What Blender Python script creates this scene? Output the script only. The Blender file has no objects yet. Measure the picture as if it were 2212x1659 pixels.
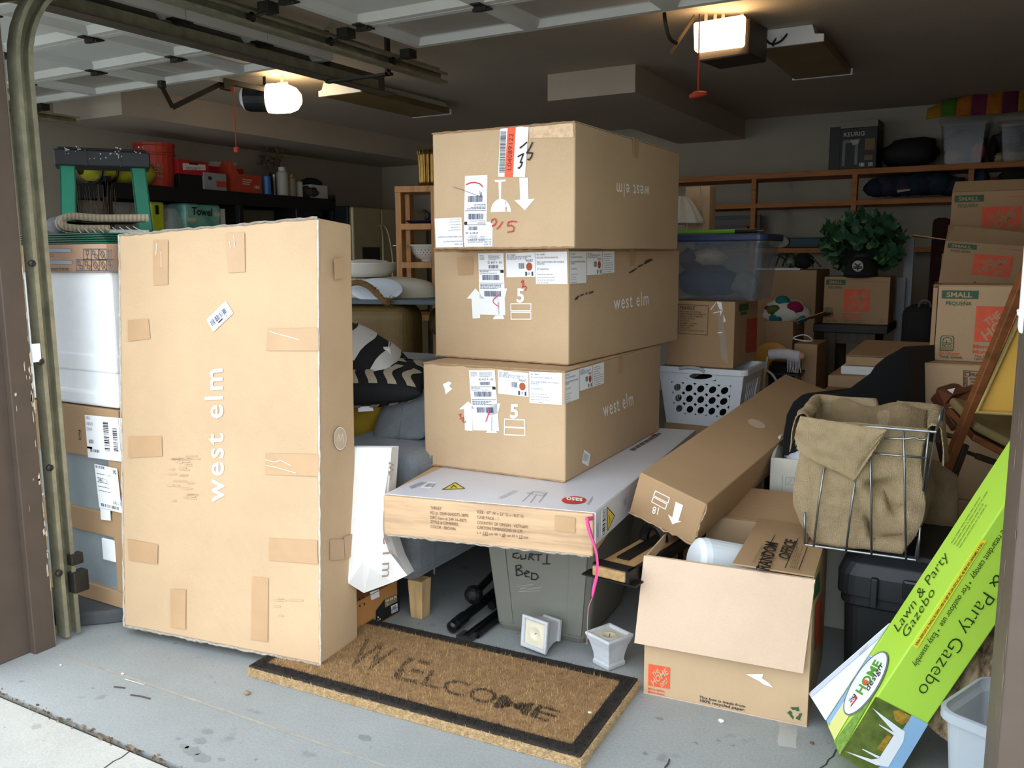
import bpy, bmesh, math, random
from math import sin, cos, pi, radians, sqrt
from mathutils import Vector, Matrix, noise
from mathutils.geometry import tessellate_polygon
random.seed(7)
S = bpy.context.scene
COL = S.collection
V = Vector
# ---------------------------------------------------------------- camera, sky, exposure
F = 1868.0; CAMZ = 1.32
YAW, PITCH, ROLL = radians(29.5), radians(8.52), radians(-.33)
_fw = V((-sin(YAW) * cos(PITCH), cos(YAW) * cos(PITCH), -sin(PITCH)))
_r0 = V((cos(YAW), sin(YAW), 0)); _u0 = _r0.cross(_fw)
_ri = cos(ROLL) * _r0 + sin(ROLL) * _u0; _up = -sin(ROLL) * _r0 + cos(ROLL) * _u0
CAM = V((0, 0, CAMZ))
cd = bpy.data.cameras.new('camera'); co = bpy.data.objects.new('camera', cd); COL.objects.link(co)
cd.sensor_fit = 'HORIZONTAL'; cd.sensor_width = 36; cd.lens = F / 2212 * 36; cd.clip_start = .05; cd.clip_end = 200
co.matrix_world = Matrix(((_ri.x, _up.x, -_fw.x, 0), (_ri.y, _up.y, -_fw.y, 0), (_ri.z, _up.z, -_fw.z, CAMZ), (0, 0, 0, 1)))
S.camera = co
wd = bpy.data.worlds.new('sky'); S.world = wd; wd.use_nodes = True
_n = wd.node_tree.nodes; _n.clear()
_bg = _n.new('ShaderNodeBackground'); _wo = _n.new('ShaderNodeOutputWorld')
_bg.inputs[0].default_value = (.86, .93, 1, 1); _bg.inputs[1].default_value = 3.7
wd.node_tree.links.new(_bg.outputs[0], _wo.inputs[0])
S.view_settings.view_transform = 'Standard'; S.view_settings.look = 'None'
S.view_settings.exposure = 0.0; S.view_settings.gamma = 1; S.view_settings.use_curve_mapping = False
S.cycles.max_bounces = 8; S.cycles.diffuse_bounces = 5; S.cycles.glossy_bounces = 3; S.cycles.transmission_bounces = 6
S.cycles.transparent_max_bounces = 8; S.cycles.sample_clamp_indirect = 6

# ---------------------------------------------------------------- where a line of sight meets the scene
def ray(x, y): return _fw + _ri * ((x - 1106) / F) - _up * ((y - 829.5) / F)
def onz(x, y, z): d = ray(x, y); return CAM + d * ((z - CAMZ) / d.z)
def ony(x, y, Y): d = ray(x, y); return CAM + d * (Y / d.y)
def onx(x, y, X): d = ray(x, y); return CAM + d * (X / d.x)
def at(x, y, dep): return CAM + ray(x, y) * dep
def zat(x, y, P):
    d = ray(x, y); t = (P[0] * d.x + P[1] * d.y) / (d.x * d.x + d.y * d.y); return CAMZ + d.z * t

# ---------------------------------------------------------------- materials
def lin(h):
    h = h.lstrip('#'); o = []
    for i in (0, 2, 4):
        c = int(h[i:i + 2], 16) / 255; o.append(c / 12.92 if c <= .04045 else ((c + .055) / 1.055) ** 2.4)
    return (*o, 1)
MATS = {}
def mat(name, col='#808080', rough=.7, metal=0., var=.0, vs=6., bump=0., bs=60., kind='', emit=0., alpha=1., trans=0., spec=.4, col2=None, stretch=(1, 1, 1), sheen=0., aniso=None):
    if name in MATS: return MATS[name]
    m = bpy.data.materials.new(name); m.use_nodes = True; nt = m.node_tree; N = nt.nodes; L = nt.links
    b = N['Principled BSDF']; c = lin(col) if isinstance(col, str) else col
    b.inputs['Base Color'].default_value = c; b.inputs['Roughness'].default_value = rough; b.inputs['Metallic'].default_value = metal
    b.inputs['Specular IOR Level'].default_value = spec
    if alpha < 1: b.inputs['Alpha'].default_value = alpha
    if trans: b.inputs['Transmission Weight'].default_value = trans
    if sheen: b.inputs['Sheen Weight'].default_value = sheen
    if emit: b.inputs['Emission Color'].default_value = c; b.inputs['Emission Strength'].default_value = emit
    tc = N.new('ShaderNodeTexCoord'); mp = N.new('ShaderNodeMapping'); mp.inputs['Scale'].default_value = stretch
    L.new(tc.outputs['Object'], mp.inputs[0])
    def nz(sc, det=4, ro=.6):
        n = N.new('ShaderNodeTexNoise'); n.inputs['Scale'].default_value = sc; n.inputs['Detail'].default_value = det; n.inputs['Roughness'].default_value = ro
        L.new(mp.outputs[0], n.inputs['Vector']); return n
    def ramp(src, stops):
        r = N.new('ShaderNodeValToRGB'); e = r.color_ramp.elements
        while len(e) < len(stops): e.new(.5)
        for q, (p, k) in zip(e, stops): q.position = p; q.color = k
        L.new(src, r.inputs[0]); return r
    def sc(k, f): return (min(1, k[0] * f), min(1, k[1] * f), min(1, k[2] * f), 1)
    def mix(fac, a, bb, mode='MIX'):
        x = N.new('ShaderNodeMix'); x.data_type = 'RGBA'; x.blend_type = mode
        for s_, k in ((0, fac), (6, a), (7, bb)):
            if hasattr(k, 'links') or hasattr(k, 'is_linked'): L.new(k, x.inputs[s_])
            else: x.inputs[s_].default_value = k
        return x.outputs[2]
    hsrc = None
    if kind == 'kraft':
        a = nz(2.2, 6); r1 = ramp(a.outputs[0], [(.3, sc(c, .9)), (.7, sc(c, 1.07))])
        g = nz(900, 1); r2 = ramp(g.outputs[0], [(.3, (.86, .86, .86, 1)), (.7, (1.06, 1.06, 1.06, 1))])
        o = mix(1., r1.outputs[0], r2.outputs[0], 'MULTIPLY')
        s_ = nz(9, 8, .75); r3 = ramp(s_.outputs[0], [(.68, (1, 1, 1, 1)), (.8, (.72, .68, .64, 1))])
        o = mix(1., o, r3.outputs[0], 'MULTIPLY'); L.new(o, b.inputs['Base Color'])
        w = N.new('ShaderNodeTexWave'); w.wave_type = 'BANDS'; w.bands_direction = 'Z'; w.inputs['Scale'].default_value = 55; w.inputs['Distortion'].default_value = .6
        L.new(tc.outputs['Object'], w.inputs[0]); hsrc = w.outputs[1]; bump = bump or .04
    elif kind == 'wood':
        a = nz(vs, 5, .65); r1 = ramp(a.outputs[0], [(.3, sc(c, .62)), (.5, c), (.72, sc(c, 1.2))]); L.new(r1.outputs[0], b.inputs['Base Color']); hsrc = a.outputs[0]
    elif kind == 'concrete':
        a = nz(1.1, 8, .62); r1 = ramp(a.outputs[0], [(.3, sc(c, .78)), (.72, sc(c, 1.1))])
        g = nz(150, 2); r2 = ramp(g.outputs[0], [(.3, (.86, .86, .86, 1)), (.7, (1.07, 1.07, 1.07, 1))])
        o = mix(1., r1.outputs[0], r2.outputs[0], 'MULTIPLY')
        s_ = nz(7, 3, .5); r3 = ramp(s_.outputs[0], [(.66, (1, 1, 1, 1)), (.71, (.76, .76, .77, 1))]); o = mix(1., o, r3.outputs[0], 'MULTIPLY')
        s2 = nz(26, 2, .5); r4 = ramp(s2.outputs[0], [(.72, (1, 1, 1, 1)), (.76, (.5, .49, .48, 1))]); o = mix(.7, o, mix(1., o, r4.outputs[0], 'MULTIPLY'))
        L.new(o, b.inputs['Base Color']); hsrc = g.outputs[0]; bump = bump or .1
    elif kind == 'weave':
        w1 = N.new('ShaderNodeTexWave'); w1.bands_direction = 'X'; w1.inputs['Scale'].default_value = vs; w1.inputs['Distortion'].default_value = 1.2; w1.inputs['Detail Scale'].default_value = 3
        w2 = N.new('ShaderNodeTexWave'); w2.bands_direction = 'Z'; w2.inputs['Scale'].default_value = vs; w2.inputs['Distortion'].default_value = 1.2; w2.inputs['Detail Scale'].default_value = 3
        L.new(mp.outputs[0], w1.inputs[0]); L.new(mp.outputs[0], w2.inputs[0])
        x = mix(1., w1.outputs[0], w2.outputs[0], 'MULTIPLY'); a = nz(18, 5, .7)
        r1 = ramp(x, [(.0, sc(c, .72)), (.6, sc(c, 1.08))]); r2 = ramp(a.outputs[0], [(.3, (.82, .82, .82, 1)), (.7, (1.1, 1.1, 1.1, 1))])
        L.new(mix(1., r1.outputs[0], r2.outputs[0], 'MULTIPLY'), b.inputs['Base Color']); hsrc = x; bump = bump or .3
    elif kind == 'two':
        a = nz(vs, 6, .7); r1 = ramp(a.outputs[0], [(.4, c), (.62, lin(col2))]); L.new(r1.outputs[0], b.inputs['Base Color']); hsrc = a.outputs[0]
    elif kind == 'bands':
        w1 = N.new('ShaderNodeTexWave'); w1.bands_direction = 'X'; w1.inputs['Scale'].default_value = vs; w1.inputs['Distortion'].default_value = 2.
        L.new(mp.outputs[0], w1.inputs[0]); r1 = ramp(w1.outputs[1], [(.45, c), (.55, lin(col2))]); L.new(r1.outputs[0], b.inputs['Base Color'])
    elif var:
        a = nz(vs, 5, .65); r1 = ramp(a.outputs[0], [(.3, sc(c, 1 - var)), (.7, sc(c, 1 + var * .6))]); L.new(r1.outputs[0], b.inputs['Base Color'])
    if bump:
        if hsrc is None: hsrc = nz(bs, 4).outputs[0]
        bp = N.new('ShaderNodeBump'); bp.inputs['Strength'].default_value = min(1, bump); bp.inputs['Distance'].default_value = .004
        L.new(hsrc, bp.inputs['Height']); L.new(bp.outputs[0], b.inputs['Normal'])
    MATS[name] = m; return m

# ---------------------------------------------------------------- mesh builder (world or frame coordinates)
class MB:
    def __init__(s, frame=None): s.v = []; s.f = []; s.M = frame
    def add(s, vs, fs):
        n = len(s.v); s.v += [s.M @ V(p) if s.M else V(p) for p in vs]; s.f += [tuple(i + n for i in f) for f in fs]; return s
    def box(s, x0, y0, z0, x1, y1, z1):
        return s.hexa([(x0, y0, z0), (x1, y0, z0), (x1, y1, z0), (x0, y1, z0), (x0, y0, z1), (x1, y0, z1), (x1, y1, z1), (x0, y1, z1)])
    def hexa(s, p): return s.add(p, [(3, 2, 1, 0), (4, 5, 6, 7), (0, 1, 5, 4), (1, 2, 6, 5), (2, 3, 7, 6), (3, 0, 4, 7)])
    def quad(s, *p): return s.add(p, [tuple(range(len(p)))])
    def prism(s, pts, d):
        n = len(pts); d = V(d); a = [V(p) for p in pts]
        return s.add(a + [p + d for p in a], [tuple(range(n - 1, -1, -1)), tuple(range(n, 2 * n))] + [(i, (i + 1) % n, (i + 1) % n + n, i + n) for i in range(n)])
    def slab(s, pts, th):
        a = [V(p) for p in pts]; nrm = (a[1] - a[0]).cross(a[-1] - a[0]).normalized() * th; return s.prism(a, nrm)
    def tube(s, pts, r, n=8, close=False, cap=True):
        P = [V(p) for p in pts]; k = len(P); rr = r if isinstance(r, (list, tuple)) else [r] * k; vs = []; fs = []; ref = None
        for i, p in enumerate(P):
            t = (P[(i + 1) % k] - P[i - 1]) if close else (P[min(i + 1, k - 1)] - P[max(i - 1, 0)])
            if t.length < 1e-9: t = V((0, 0, 1))
            t.normalize()
            if ref is None: ref = t.cross(V((0, 0, 1)) if abs(t.z) < .9 else V((1, 0, 0))).normalized()
            ref = (ref - t * ref.dot(t)).normalized(); w = t.cross(ref)
            vs += [p + (ref * cos(2 * pi * j / n) + w * sin(2 * pi * j / n)) * rr[i] for j in range(n)]
        for i in range(k if close else k - 1):
            a, b = i * n, ((i + 1) % k) * n
            fs += [(a + j, a + (j + 1) % n, b + (j + 1) % n, b + j) for j in range(n)]
        if cap and not close: fs += [tuple(range(n - 1, -1, -1)), tuple(range((k - 1) * n, k * n))]
        return s.add(vs, fs)
    def lathe(s, prof, M=None, n=24, close=False):
        vs = []; fs = []; k = len(prof)
        for r, z in prof:
            for j in range(n):
                p = V((r * cos(2 * pi * j / n), r * sin(2 * pi * j / n), z)); vs.append(M @ p if M else p)
        for i in range(k - 1): fs += [(i * n + j, i * n + (j + 1) % n, (i + 1) * n + (j + 1) % n, (i + 1) * n + j) for j in range(n)]
        if not close: fs += [tuple(range(n - 1, -1, -1)), tuple(range((k - 1) * n, k * n))]
        return s.add(vs, fs)
    def grid(s, fn, nu, nv, wu=False):
        vs = [fn(i / (nu if wu else nu - 1), j / (nv - 1)) for i in range(nu) for j in range(nv)]; fs = []
        for i in range(nu if wu else nu - 1):
            for j in range(nv - 1): a, b = i * nv, ((i + 1) % nu) * nv; fs.append((a + j, b + j, b + j + 1, a + j + 1))
        return s.add(vs, fs)
    def ell(s, c, rx, ry, rz, nu=16, nv=10, fn=None):
        def f(u, v):
            a, b = 2 * pi * u, pi * (v - .5); d = V((cos(a) * cos(b), sin(a) * cos(b), sin(b))); k = fn(d) if fn else 1
            return V(c) + V((d.x * rx, d.y * ry, d.z * rz)) * k
        return s.grid(f, nu, nv, True)
    def obj(s, name, m, parent=None, bevel=0., smooth=False, sub=0, thick=0., seg=2, origin=None):
        if parent is not None: inv = WM[parent.name].inverted()
        elif origin is not None: inv = Matrix.Translation(-V(origin))
        else:
            xs = [p.x for p in s.v]; ys = [p.y for p in s.v]; zs = [p.z for p in s.v]
            origin = V(((min(xs) + max(xs)) / 2, (min(ys) + max(ys)) / 2, min(zs))); inv = Matrix.Translation(-origin)
        me = bpy.data.meshes.new(name); me.from_pydata([inv @ p for p in s.v], [], s.f)
        me.validate(); me.update()
        if not s.M or True:
            bm = bmesh.new(); bm.from_mesh(me)
            if smooth: bmesh.ops.remove_doubles(bm, verts=bm.verts, dist=1e-5)
            bmesh.ops.recalc_face_normals(bm, faces=bm.faces); bm.to_mesh(me); bm.free()
        me.materials.append(m if not isinstance(m, str) else MATS[m])
        if smooth: me.polygons.foreach_set('use_smooth', [True] * len(me.polygons))
        o = bpy.data.objects.new(name, me); COL.objects.link(o)
        if parent is not None: o.parent = parent; WM[o.name] = WM[parent.name]
        else: o.location = origin; WM[o.name] = Matrix.Translation(V(origin))
        if thick: q = o.modifiers.new('thick', 'SOLIDIFY'); q.thickness = thick; q.offset = 0
        if bevel: q = o.modifiers.new('bevel', 'BEVEL'); q.width = bevel; q.segments = seg; q.limit_method = 'ANGLE'; q.harden_normals = False
        if sub: q = o.modifiers.new('sub', 'SUBSURF'); q.levels = sub; q.render_levels = sub
        return o
WM = {}
def thing(name, label, cat, loc, rz=0., group=None, M=None):
    o = bpy.data.objects.new(name, None); COL.objects.link(o); o.empty_display_size = .1
    M = M or (Matrix.Translation(V(loc)) @ Matrix.Rotation(rz, 4, 'Z')); o.matrix_world = M; WM[o.name] = M.copy()
    return tag(o, label, cat, group)
def tag(o, label, cat, group=None):
    o['label'] = label; o['category'] = cat
    if group: o['group'] = group
    return o
def struct(o): o['kind'] = 'structure'; return o
def fr(O, x, y, z=None):
    x = V(x).normalized(); y = V(y); z = (V(z) if z else x.cross(y)).normalized(); y = z.cross(x).normalized()
    return Matrix(((x.x, y.x, z.x, O[0]), (x.y, y.y, z.y, O[1]), (x.z, y.z, z.z, O[2]), (0, 0, 0, 1)))
def dup(root, M, label=None, group=None):
    r = root.copy(); COL.objects.link(r); r.matrix_world = M; WM[r.name] = M.copy()
    if label: r['label'] = label
    if group: r['group'] = group
    def rec(src, dst):
        for ch in [k for k in ALLO if k.parent == src]:
            c = ch.copy(); COL.objects.link(c); c.parent = dst; rec(ch, c)
    ALLO = list(COL.objects); rec(root, r); return r
def piece(src, parent, M):                     # a copy of a part that shares its mesh
    c = src.copy(); COL.objects.link(c); c.parent = parent; c.matrix_local = M; return c

# ---------------------------------------------------------------- print on flat faces
TXT = {}
def textmesh(t, bold=0.):
    k = (t, bold)
    if k in TXT: return TXT[k]
    cu = bpy.data.curves.new('print_curve', 'FONT'); cu.body = t; cu.offset = bold; cu.resolution_u = 3; cu.space_character = 1.2 if t == 'west elm' else 1
    o = bpy.data.objects.new('print_curve', cu); me = o.to_mesh()
    vs = [tuple(p.co) for p in me.vertices]; fs = [tuple(p.vertices) for p in me.polygons]; o.to_mesh_clear()
    bpy.data.objects.remove(o); bpy.data.curves.remove(cu)
    TXT[k] = (vs, fs, min(p[0] for p in vs), max(p[0] for p in vs)); return TXT[k]
CAPH = .69
class Face:
    def __init__(s, O, u, v):
        s.O = V(O); s.u = V(u).normalized(); s.n = s.u.cross(V(v)).normalized(); s.v = s.n.cross(s.u)
        if s.n.dot(CAM - s.O) < 0: s.n = -s.n
    def px(s, x, y): d = ray(x, y); t = (s.O - CAM).dot(s.n) / d.dot(s.n); return CAM + d * t
    def W(s, a, b): return s.O + s.u * a + s.v * b
    def P(s, p, lay): return (s.px(*p) if s.pxmode else s.W(*p)) + s.n * (.0008 * lay)
    pxmode = True
    def poly(s, name, m, polys, parent, lay=1):
        b = MB()
        for q in polys: b.quad(*[s.P(p, lay) for p in q])
        return b.obj(name, m, parent)
    def text(s, name, m, lines, parent, lay=2, bold=0.):
        for ln in lines:
            b = MB(); t, bl, br, tl = ln[:4]; bo = ln[4] if len(ln) > 4 else bold
            vs, fs, x0, x1 = textmesh(t, bo); o = s.P(bl, lay); ex = (s.P(br, lay) - o) / (x1 - x0); ey = (s.P(tl, lay) - o) / CAPH
            b.add([o + ex * (p[0] - x0) + ey * p[1] for p in vs], fs); r = b.obj(name, m, parent)
        return r
    def bars(s, name, m, sets, parent, lay=2, seed=1):
        rnd = random.Random(seed)
        for bl, br, tl, n in sets:
            b = MB(); o = s.P(bl, lay); ex = s.P(br, lay) - o; ey = s.P(tl, lay) - o; x = 0.
            while x < 1:
                w = rnd.choice((.35, .5, .8, 1.2)) / n; 
                if x + w > 1: break
                b.quad(o + ex * x, o + ex * (x + w), o + ex * (x + w) + ey, o + ex * x + ey); x += w + rnd.choice((.4, .5, .9)) / n
            r = b.obj(name, m, parent)
        return r
    def strokes(s, name, m, polylines, w, parent, lay=3):
        b = MB()
        for pl in polylines:
            P = [s.P(p, lay) for p in pl]
            for p, q in zip(P, P[1:]):
                t = (q - p); 
                if t.length < 1e-6: continue
                t.normalize(); k = s.n.cross(t) * (w / 2); b.quad(p - k - t * w * .3, q - k + t * w * .3, q + k + t * w * .3, p + k - t * w * .3)
        return b.obj(name, m, parent)
    def rules(s, name, m, bl, br, tl, n, parent, lay=2, seed=3, fill=.5, lo=.5):   # lines of small illegible print
        b = MB(); rnd = random.Random(seed); o = s.P(bl, lay); ex = s.P(br, lay) - o; ey = s.P(tl, lay) - o
        for i in range(n):
            y0 = i / n; y1 = y0 + fill / n; x = 0.; end = rnd.uniform(lo, 1)
            while x < end:
                w = rnd.uniform(.04, .14)
                e = min(end, x + w); b.quad(o + ex * x + ey * y0, o + ex * e + ey * y0, o + ex * e + ey * y1, o + ex * x + ey * y1); x = e + .02
        return b.obj(name, m, parent)
class FaceUV(Face): pxmode = False
def chaikin(pts, n=2, close=False):
    P = [V(p) for p in pts]
    for _ in range(n):
        Q = [] if close else [P[0]]
        k = len(P)
        for i in range(k if close else k - 1): a, b = P[i], P[(i + 1) % k]; Q += [a * .75 + b * .25, a * .25 + b * .75]
        if not close: Q.append(P[-1])
        P = Q
    return P
class Aff(Face):                                # a sub-area of a face: (0,0) top left, (1,1) bottom right
    def __init__(s, face, tl, tr, bl, lay=0):
        s.o = face.P(tl, lay); s.ex = face.P(tr, lay) - s.o; s.ey = face.P(bl, lay) - s.o; s.n = face.n
    def P(s, p, lay): return s.o + s.ex * p[0] + s.ey * p[1] + s.n * (.0008 * lay)
def cc(ox, oy, s=.36166): return lambda *pts: [(ox + x * s, oy + y * s) for x, y in pts] if len(pts) > 1 else (ox + pts[0][0] * s, oy + pts[0][1] * s)
def rect(a, b, c, d): return [(a, b), (c, b), (c, d), (a, d)]
def frame_lines(a, b, c, d): return [(a, b), (c, b), (c, d), (a, d), (a, b)]

# ---------------------------------------------------------------- cartons
def carton_body(M, w, d, h, bulge=.0012, seed=0, top=None, n=7):
    """closed carton shell with slightly wavy faces; top = four optional top corners in frame coordinates"""
    b = MB(M); T = top or [(0, 0, h), (w, 0, h), (w, d, h), (0, d, h)]; B = [(0, 0, 0), (w, 0, 0), (w, d, 0), (0, d, 0)]
    B = [V(p) for p in B]; T = [V(p) for p in T]; off = V((seed * 3.7, seed * 1.3, 0))
    def face(p, q, r, s_):     # p->q across, p->s_ up
        nn = (q - p).cross(s_ - p).normalized()
        def f(u, v):
            a = p.lerp(q, u).lerp(s_.lerp(r, u), v); k = sin(pi * u) * sin(pi * v)
            return a + nn * (bulge * k + bulge * 1.5 * (k ** .5) * noise.noise(a * 5 + off) if k > 0 else 0)
        b.grid(f, n, n)
    face(B[0], B[1], T[1], T[0]); face(B[1], B[2], T[2], T[1]); face(B[2], B[3], T[3], T[2]); face(B[3], B[0], T[0], T[3]); face(T[0], T[1], T[2], T[3]); face(B[3], B[2], B[1], B[0])
    return b
def solid(b, name, m, par, bevel=.004):
    o = b.obj(name, m, par); bm = bmesh.new(); bm.from_mesh(o.data); bmesh.ops.remove_doubles(bm, verts=bm.verts, dist=1e-4); bmesh.ops.recalc_face_normals(bm, faces=bm.faces); bm.to_mesh(o.data); bm.free()
    if bevel: q = o.modifiers.new('bevel', 'BEVEL'); q.width = bevel; q.segments = 2; q.limit_method = 'ANGLE'; q.angle_limit = radians(50)
    return o
class Carton:
    def __init__(s, label, O, x, d, w, h, y=None, z=(0, 0, 1), m='kraft', name='cardboard_box', cat='box', group=None, seed=1, flaps=True, tape='kraft_tape', bevel=.004, top=None, bulge=.0012):
        x = V(x); z = V(z).normalized(); y = V(y) if y else z.cross(x); s.M = fr(O, x, y, None); s.w, s.d, s.h = w, d, h
        M = s.M; s.t = thing(name, label, cat, O, M=M.copy(), group=group); t = s.t
        s.body = solid(carton_body(M, w, d, h, seed=seed, top=top, bulge=bulge), 'body', MATS[m], t, bevel)
        s.X, s.Y, s.Z = (V(M.col[i][:3]) for i in range(3)); s.O = V(O)
        of = .0022
        s.front = Face(s.O - s.Y * of, s.X, s.Z); s.right = Face(s.O + s.X * (w + of), s.Y, s.Z); s.topf = Face(s.O + s.Z * (h + of), s.X, s.Y); s.left = Face(s.O - s.X * of, s.Y, s.Z)
        s.fuv = FaceUV(s.O - s.Y * of, s.X, s.Z); s.ruv = FaceUV(s.O + s.X * (w + of), s.Y, s.Z); s.tuv = FaceUV(s.O + s.Z * (h + of), s.X, s.Y)
        if flaps and not top:
            g = .0015
            for a, b_ in ((.002, d / 2 - g), (d / 2 + g, d - .002)): MB(M).box(.002, a, h, w - .002, b_, h + .003).obj('flap', MATS[m], t, bevel=.001)
            if tape: MB(M).box(-.0035, d / 2 - .025, h + .003, w + .0035, d / 2 + .025, h + .004).box(-.0042, d / 2 - .025, h - .06, -.0032, d / 2 + .025, h + .004).box(w + .0032, d / 2 - .025, h - .06, w + .0042, d / 2 + .025, h + .004).obj('tape', MATS[tape], t)
# ================================================================ materials used all over
K = lambda n, c, **k: mat(n, c, kind='kraft', rough=.75, spec=.25, **k)
kraft = K('kraft', '#c6a986'); kraft2 = K('kraft_pale', '#bfa07c'); kraft3 = K('kraft_dull', '#b0906c'); kraft_in = K('kraft_inside', '#d8bda4')
krafttape = mat('kraft_tape', '#b99670', rough=.35, var=.08, spec=.5)
cleartape = mat('clear_tape', '#e8e2d8', rough=.15, alpha=.22, spec=.6)
white = mat('white_ink', '#f4f3ef', rough=.7); label_m = mat('label_paper', '#f2f3f5', rough=.55)
black = mat('black_ink', '#23221f', rough=.6); ink = mat('print_ink', '#3a4568', rough=.6); greyink = mat('grey_ink', '#8d9097', rough=.6)
red = mat('red_marker', '#c9302c', rough=.5); orange = mat('orange_ink', '#dd5a36', rough=.6, var=.12, vs=30); green_ink = mat('green_ink', '#2f5a3c', rough=.6, var=.1, vs=40)
brown_ink = mat('brown_ink', '#5e4a36', rough=.6)
wallm = mat('wall_paint', '#a29a8a', rough=.85, var=.05, vs=2, bump=.35, bs=90)
ceilm = mat('ceiling_paint', '#b8ac9c', rough=.9, var=.06, vs=2, bump=.5, bs=80)
conc = mat('garage_concrete', '#9a9f9f', rough=.6, kind='concrete')
drive = mat('drive_concrete', '#b3b3ad', rough=.85, kind='concrete', stretch=(1.4, 1.4, 1.4))
brownp = mat('brown_trim_paint', '#54483f', rough=.5, var=.12, vs=9, bump=.1, bs=30)
doorw = mat('door_white_paint', '#d6d6d0', rough=.55, var=.06, vs=4)
galv = mat('galvanised_steel', '#a09c85', rough=.45, metal=.55, var=.3, vs=14, bump=.15, bs=40)
darkst = mat('dark_steel', '#3b3833', rough=.5, metal=.6, var=.3, vs=12)
railb = mat('brown_steel', '#6b6055', rough=.55, metal=.35, var=.25, vs=9)
glass = mat('window_glass', '#ffffff', rough=.03, alpha=.16, spec=.7)
blackpl = mat('black_plastic', '#17191b', rough=.45, var=.15, vs=9, bump=.08, bs=120)
whitepl = mat('white_plastic', '#e9edf1', rough=.4)
woodp = mat('pine_wood', '#c08a56', rough=.6, kind='wood', vs=3.5, stretch=(9, 9, 1), bump=.1)
woodsh = mat('shelf_wood', '#b0713c', rough=.65, kind='wood', vs=3, stretch=(1, 12, 12), bump=.1)
paper = mat('white_paper', '#f0f1f0', rough=.7, var=.03, bump=.05)

# ================================================================ the room
def slab_obj(name, m, *b, **k):
    o = MB().box(*b).obj(name, m, **k); return struct(o)
XL, XR, YB, ZC = -6.2, .42, 8.0, 2.5
fl = slab_obj('floor', conc, XL - .1, 1.39, -.12, XR + .1, YB + .1, 0)
dr = slab_obj('trim_1', drive, -14, -9, -.12, 12, 1.372, -.003)
MB().box(XL, 1.37, -.12, XR, 1.392, -.016).obj('seam_dirt', mat('seam_dirt', '#4a4034', rough=.95, var=.5, vs=40, bump=.6), fl)
rnd = random.Random(3)
b = MB()
for i in range(260):
    x = rnd.uniform(-2.75, -.9); d = rnd.uniform(.002, .008) * (1.5 if -2.25 < x < -1.9 else 1); y = 1.381 + rnd.gauss(0, .006)
    p = V((x, y, -.004 + rnd.random() * .006)); a = rnd.uniform(0, 6.3)
    b.prism([p + V((cos(a + k) * d * (1 if k % 2 else .4), sin(a + k) * d * .5, 0)) for k in (0, 1.6, 3.1, 4.7)], (0, 0, .003))
o = b.obj('seam_litter', mat('leaf_litter', '#54402c', rough=.9, kind='two', col2='#8a7c68', vs=30), fl); o['kind'] = 'stuff'
ff = FaceUV((0, 0, 0), (1, 0, 0), (0, 1, 0))
ff.poly('threshold_wear', mat('threshold_dust', '#a09c92', rough=.85, var=.2, vs=25), [[(-2.72, 1.632), (-1.9, 1.64), (-1, 1.648), (.0, 1.655), (.0, 1.668), (-1, 1.656), (-1.9, 1.65), (-2.72, 1.64)]], fl, .6)
fz = Face((0, 0, 0), (1, 0, 0), (0, 1, 0))
fz.strokes('crack', mat('crack_dark', '#3c3a36', rough=.95), [[(1806, 1620), (1800, 1634), (1790, 1641), (1784, 1652), (1768, 1662)], [(1812, 1618), (1830, 1600), (1838, 1580), (1852, 1560)]], .004, fl, 1)
rnd = random.Random(14)
def blot(px, py, r):
    c = onz(px, py, 0); n = 16; return [(c.x + r * cos(2 * pi * k / n) * (1 + .5 * noise.noise(V((k * .9, px, 0)))), c.y + .6 * r * sin(2 * pi * k / n) * (1 + .5 * noise.noise(V((k * .9, py, 3))))) for k in range(n)]
wet = mat('damp_stain', '#7f8585', rough=.45, var=.15, vs=30)
for px, py, r in ((448, 1580, .02), (432, 1600, .022), (414, 1622, .03), (398, 1612, .016), (436, 1637, .03), (478, 1641, .012), (385, 1596, .01), (788, 1594, .022), (1395, 1497, .0), (1424, 1552, .012), (1552, 1600, .008)):
    if r: ff.poly('stain', wet, [blot(px, py, r)], fl, .5)
fd = Face((0, 0, -.003), (1, 0, 0), (0, 1, 0))
fd.strokes('crack', MATS['crack_dark'], [[(279, 1624), (262, 1637), (245, 1645), (222, 1662)]], .004, dr, 1)
slab_obj('ceiling', ceilm, XL - .1, 1.45, ZC, XR + .1, YB + .1, ZC + .15)
slab_obj('wall_left', wallm, XL - .12, 1.45, 0, XL, YB + .1, ZC)
slab_obj('wall_back', wallm, XL, YB, 0, XR, YB + .12, ZC)
slab_obj('wall_right', wallm, XR, 1.45, 0, XR + .12, YB + .1, ZC)
slab_obj('wall_front', brownp, XL - .12, 1.45, 2.13, XR + .12, 1.62, 2.95)
slab_obj('wall_front', brownp, XL - .12, 1.45, 0, -6.12, 1.62, 2.13)
def soffit(name, x0, x1, y0, z):
    return struct(MB().box(x0, y0, z, x1, YB, ZC).obj(name, ceilm))
soffit('trim_2', XL, -5.43, 4.1, 2.3); soffit('trim_3', -2.73, -2.11, 5.33, 2.33)
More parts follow.
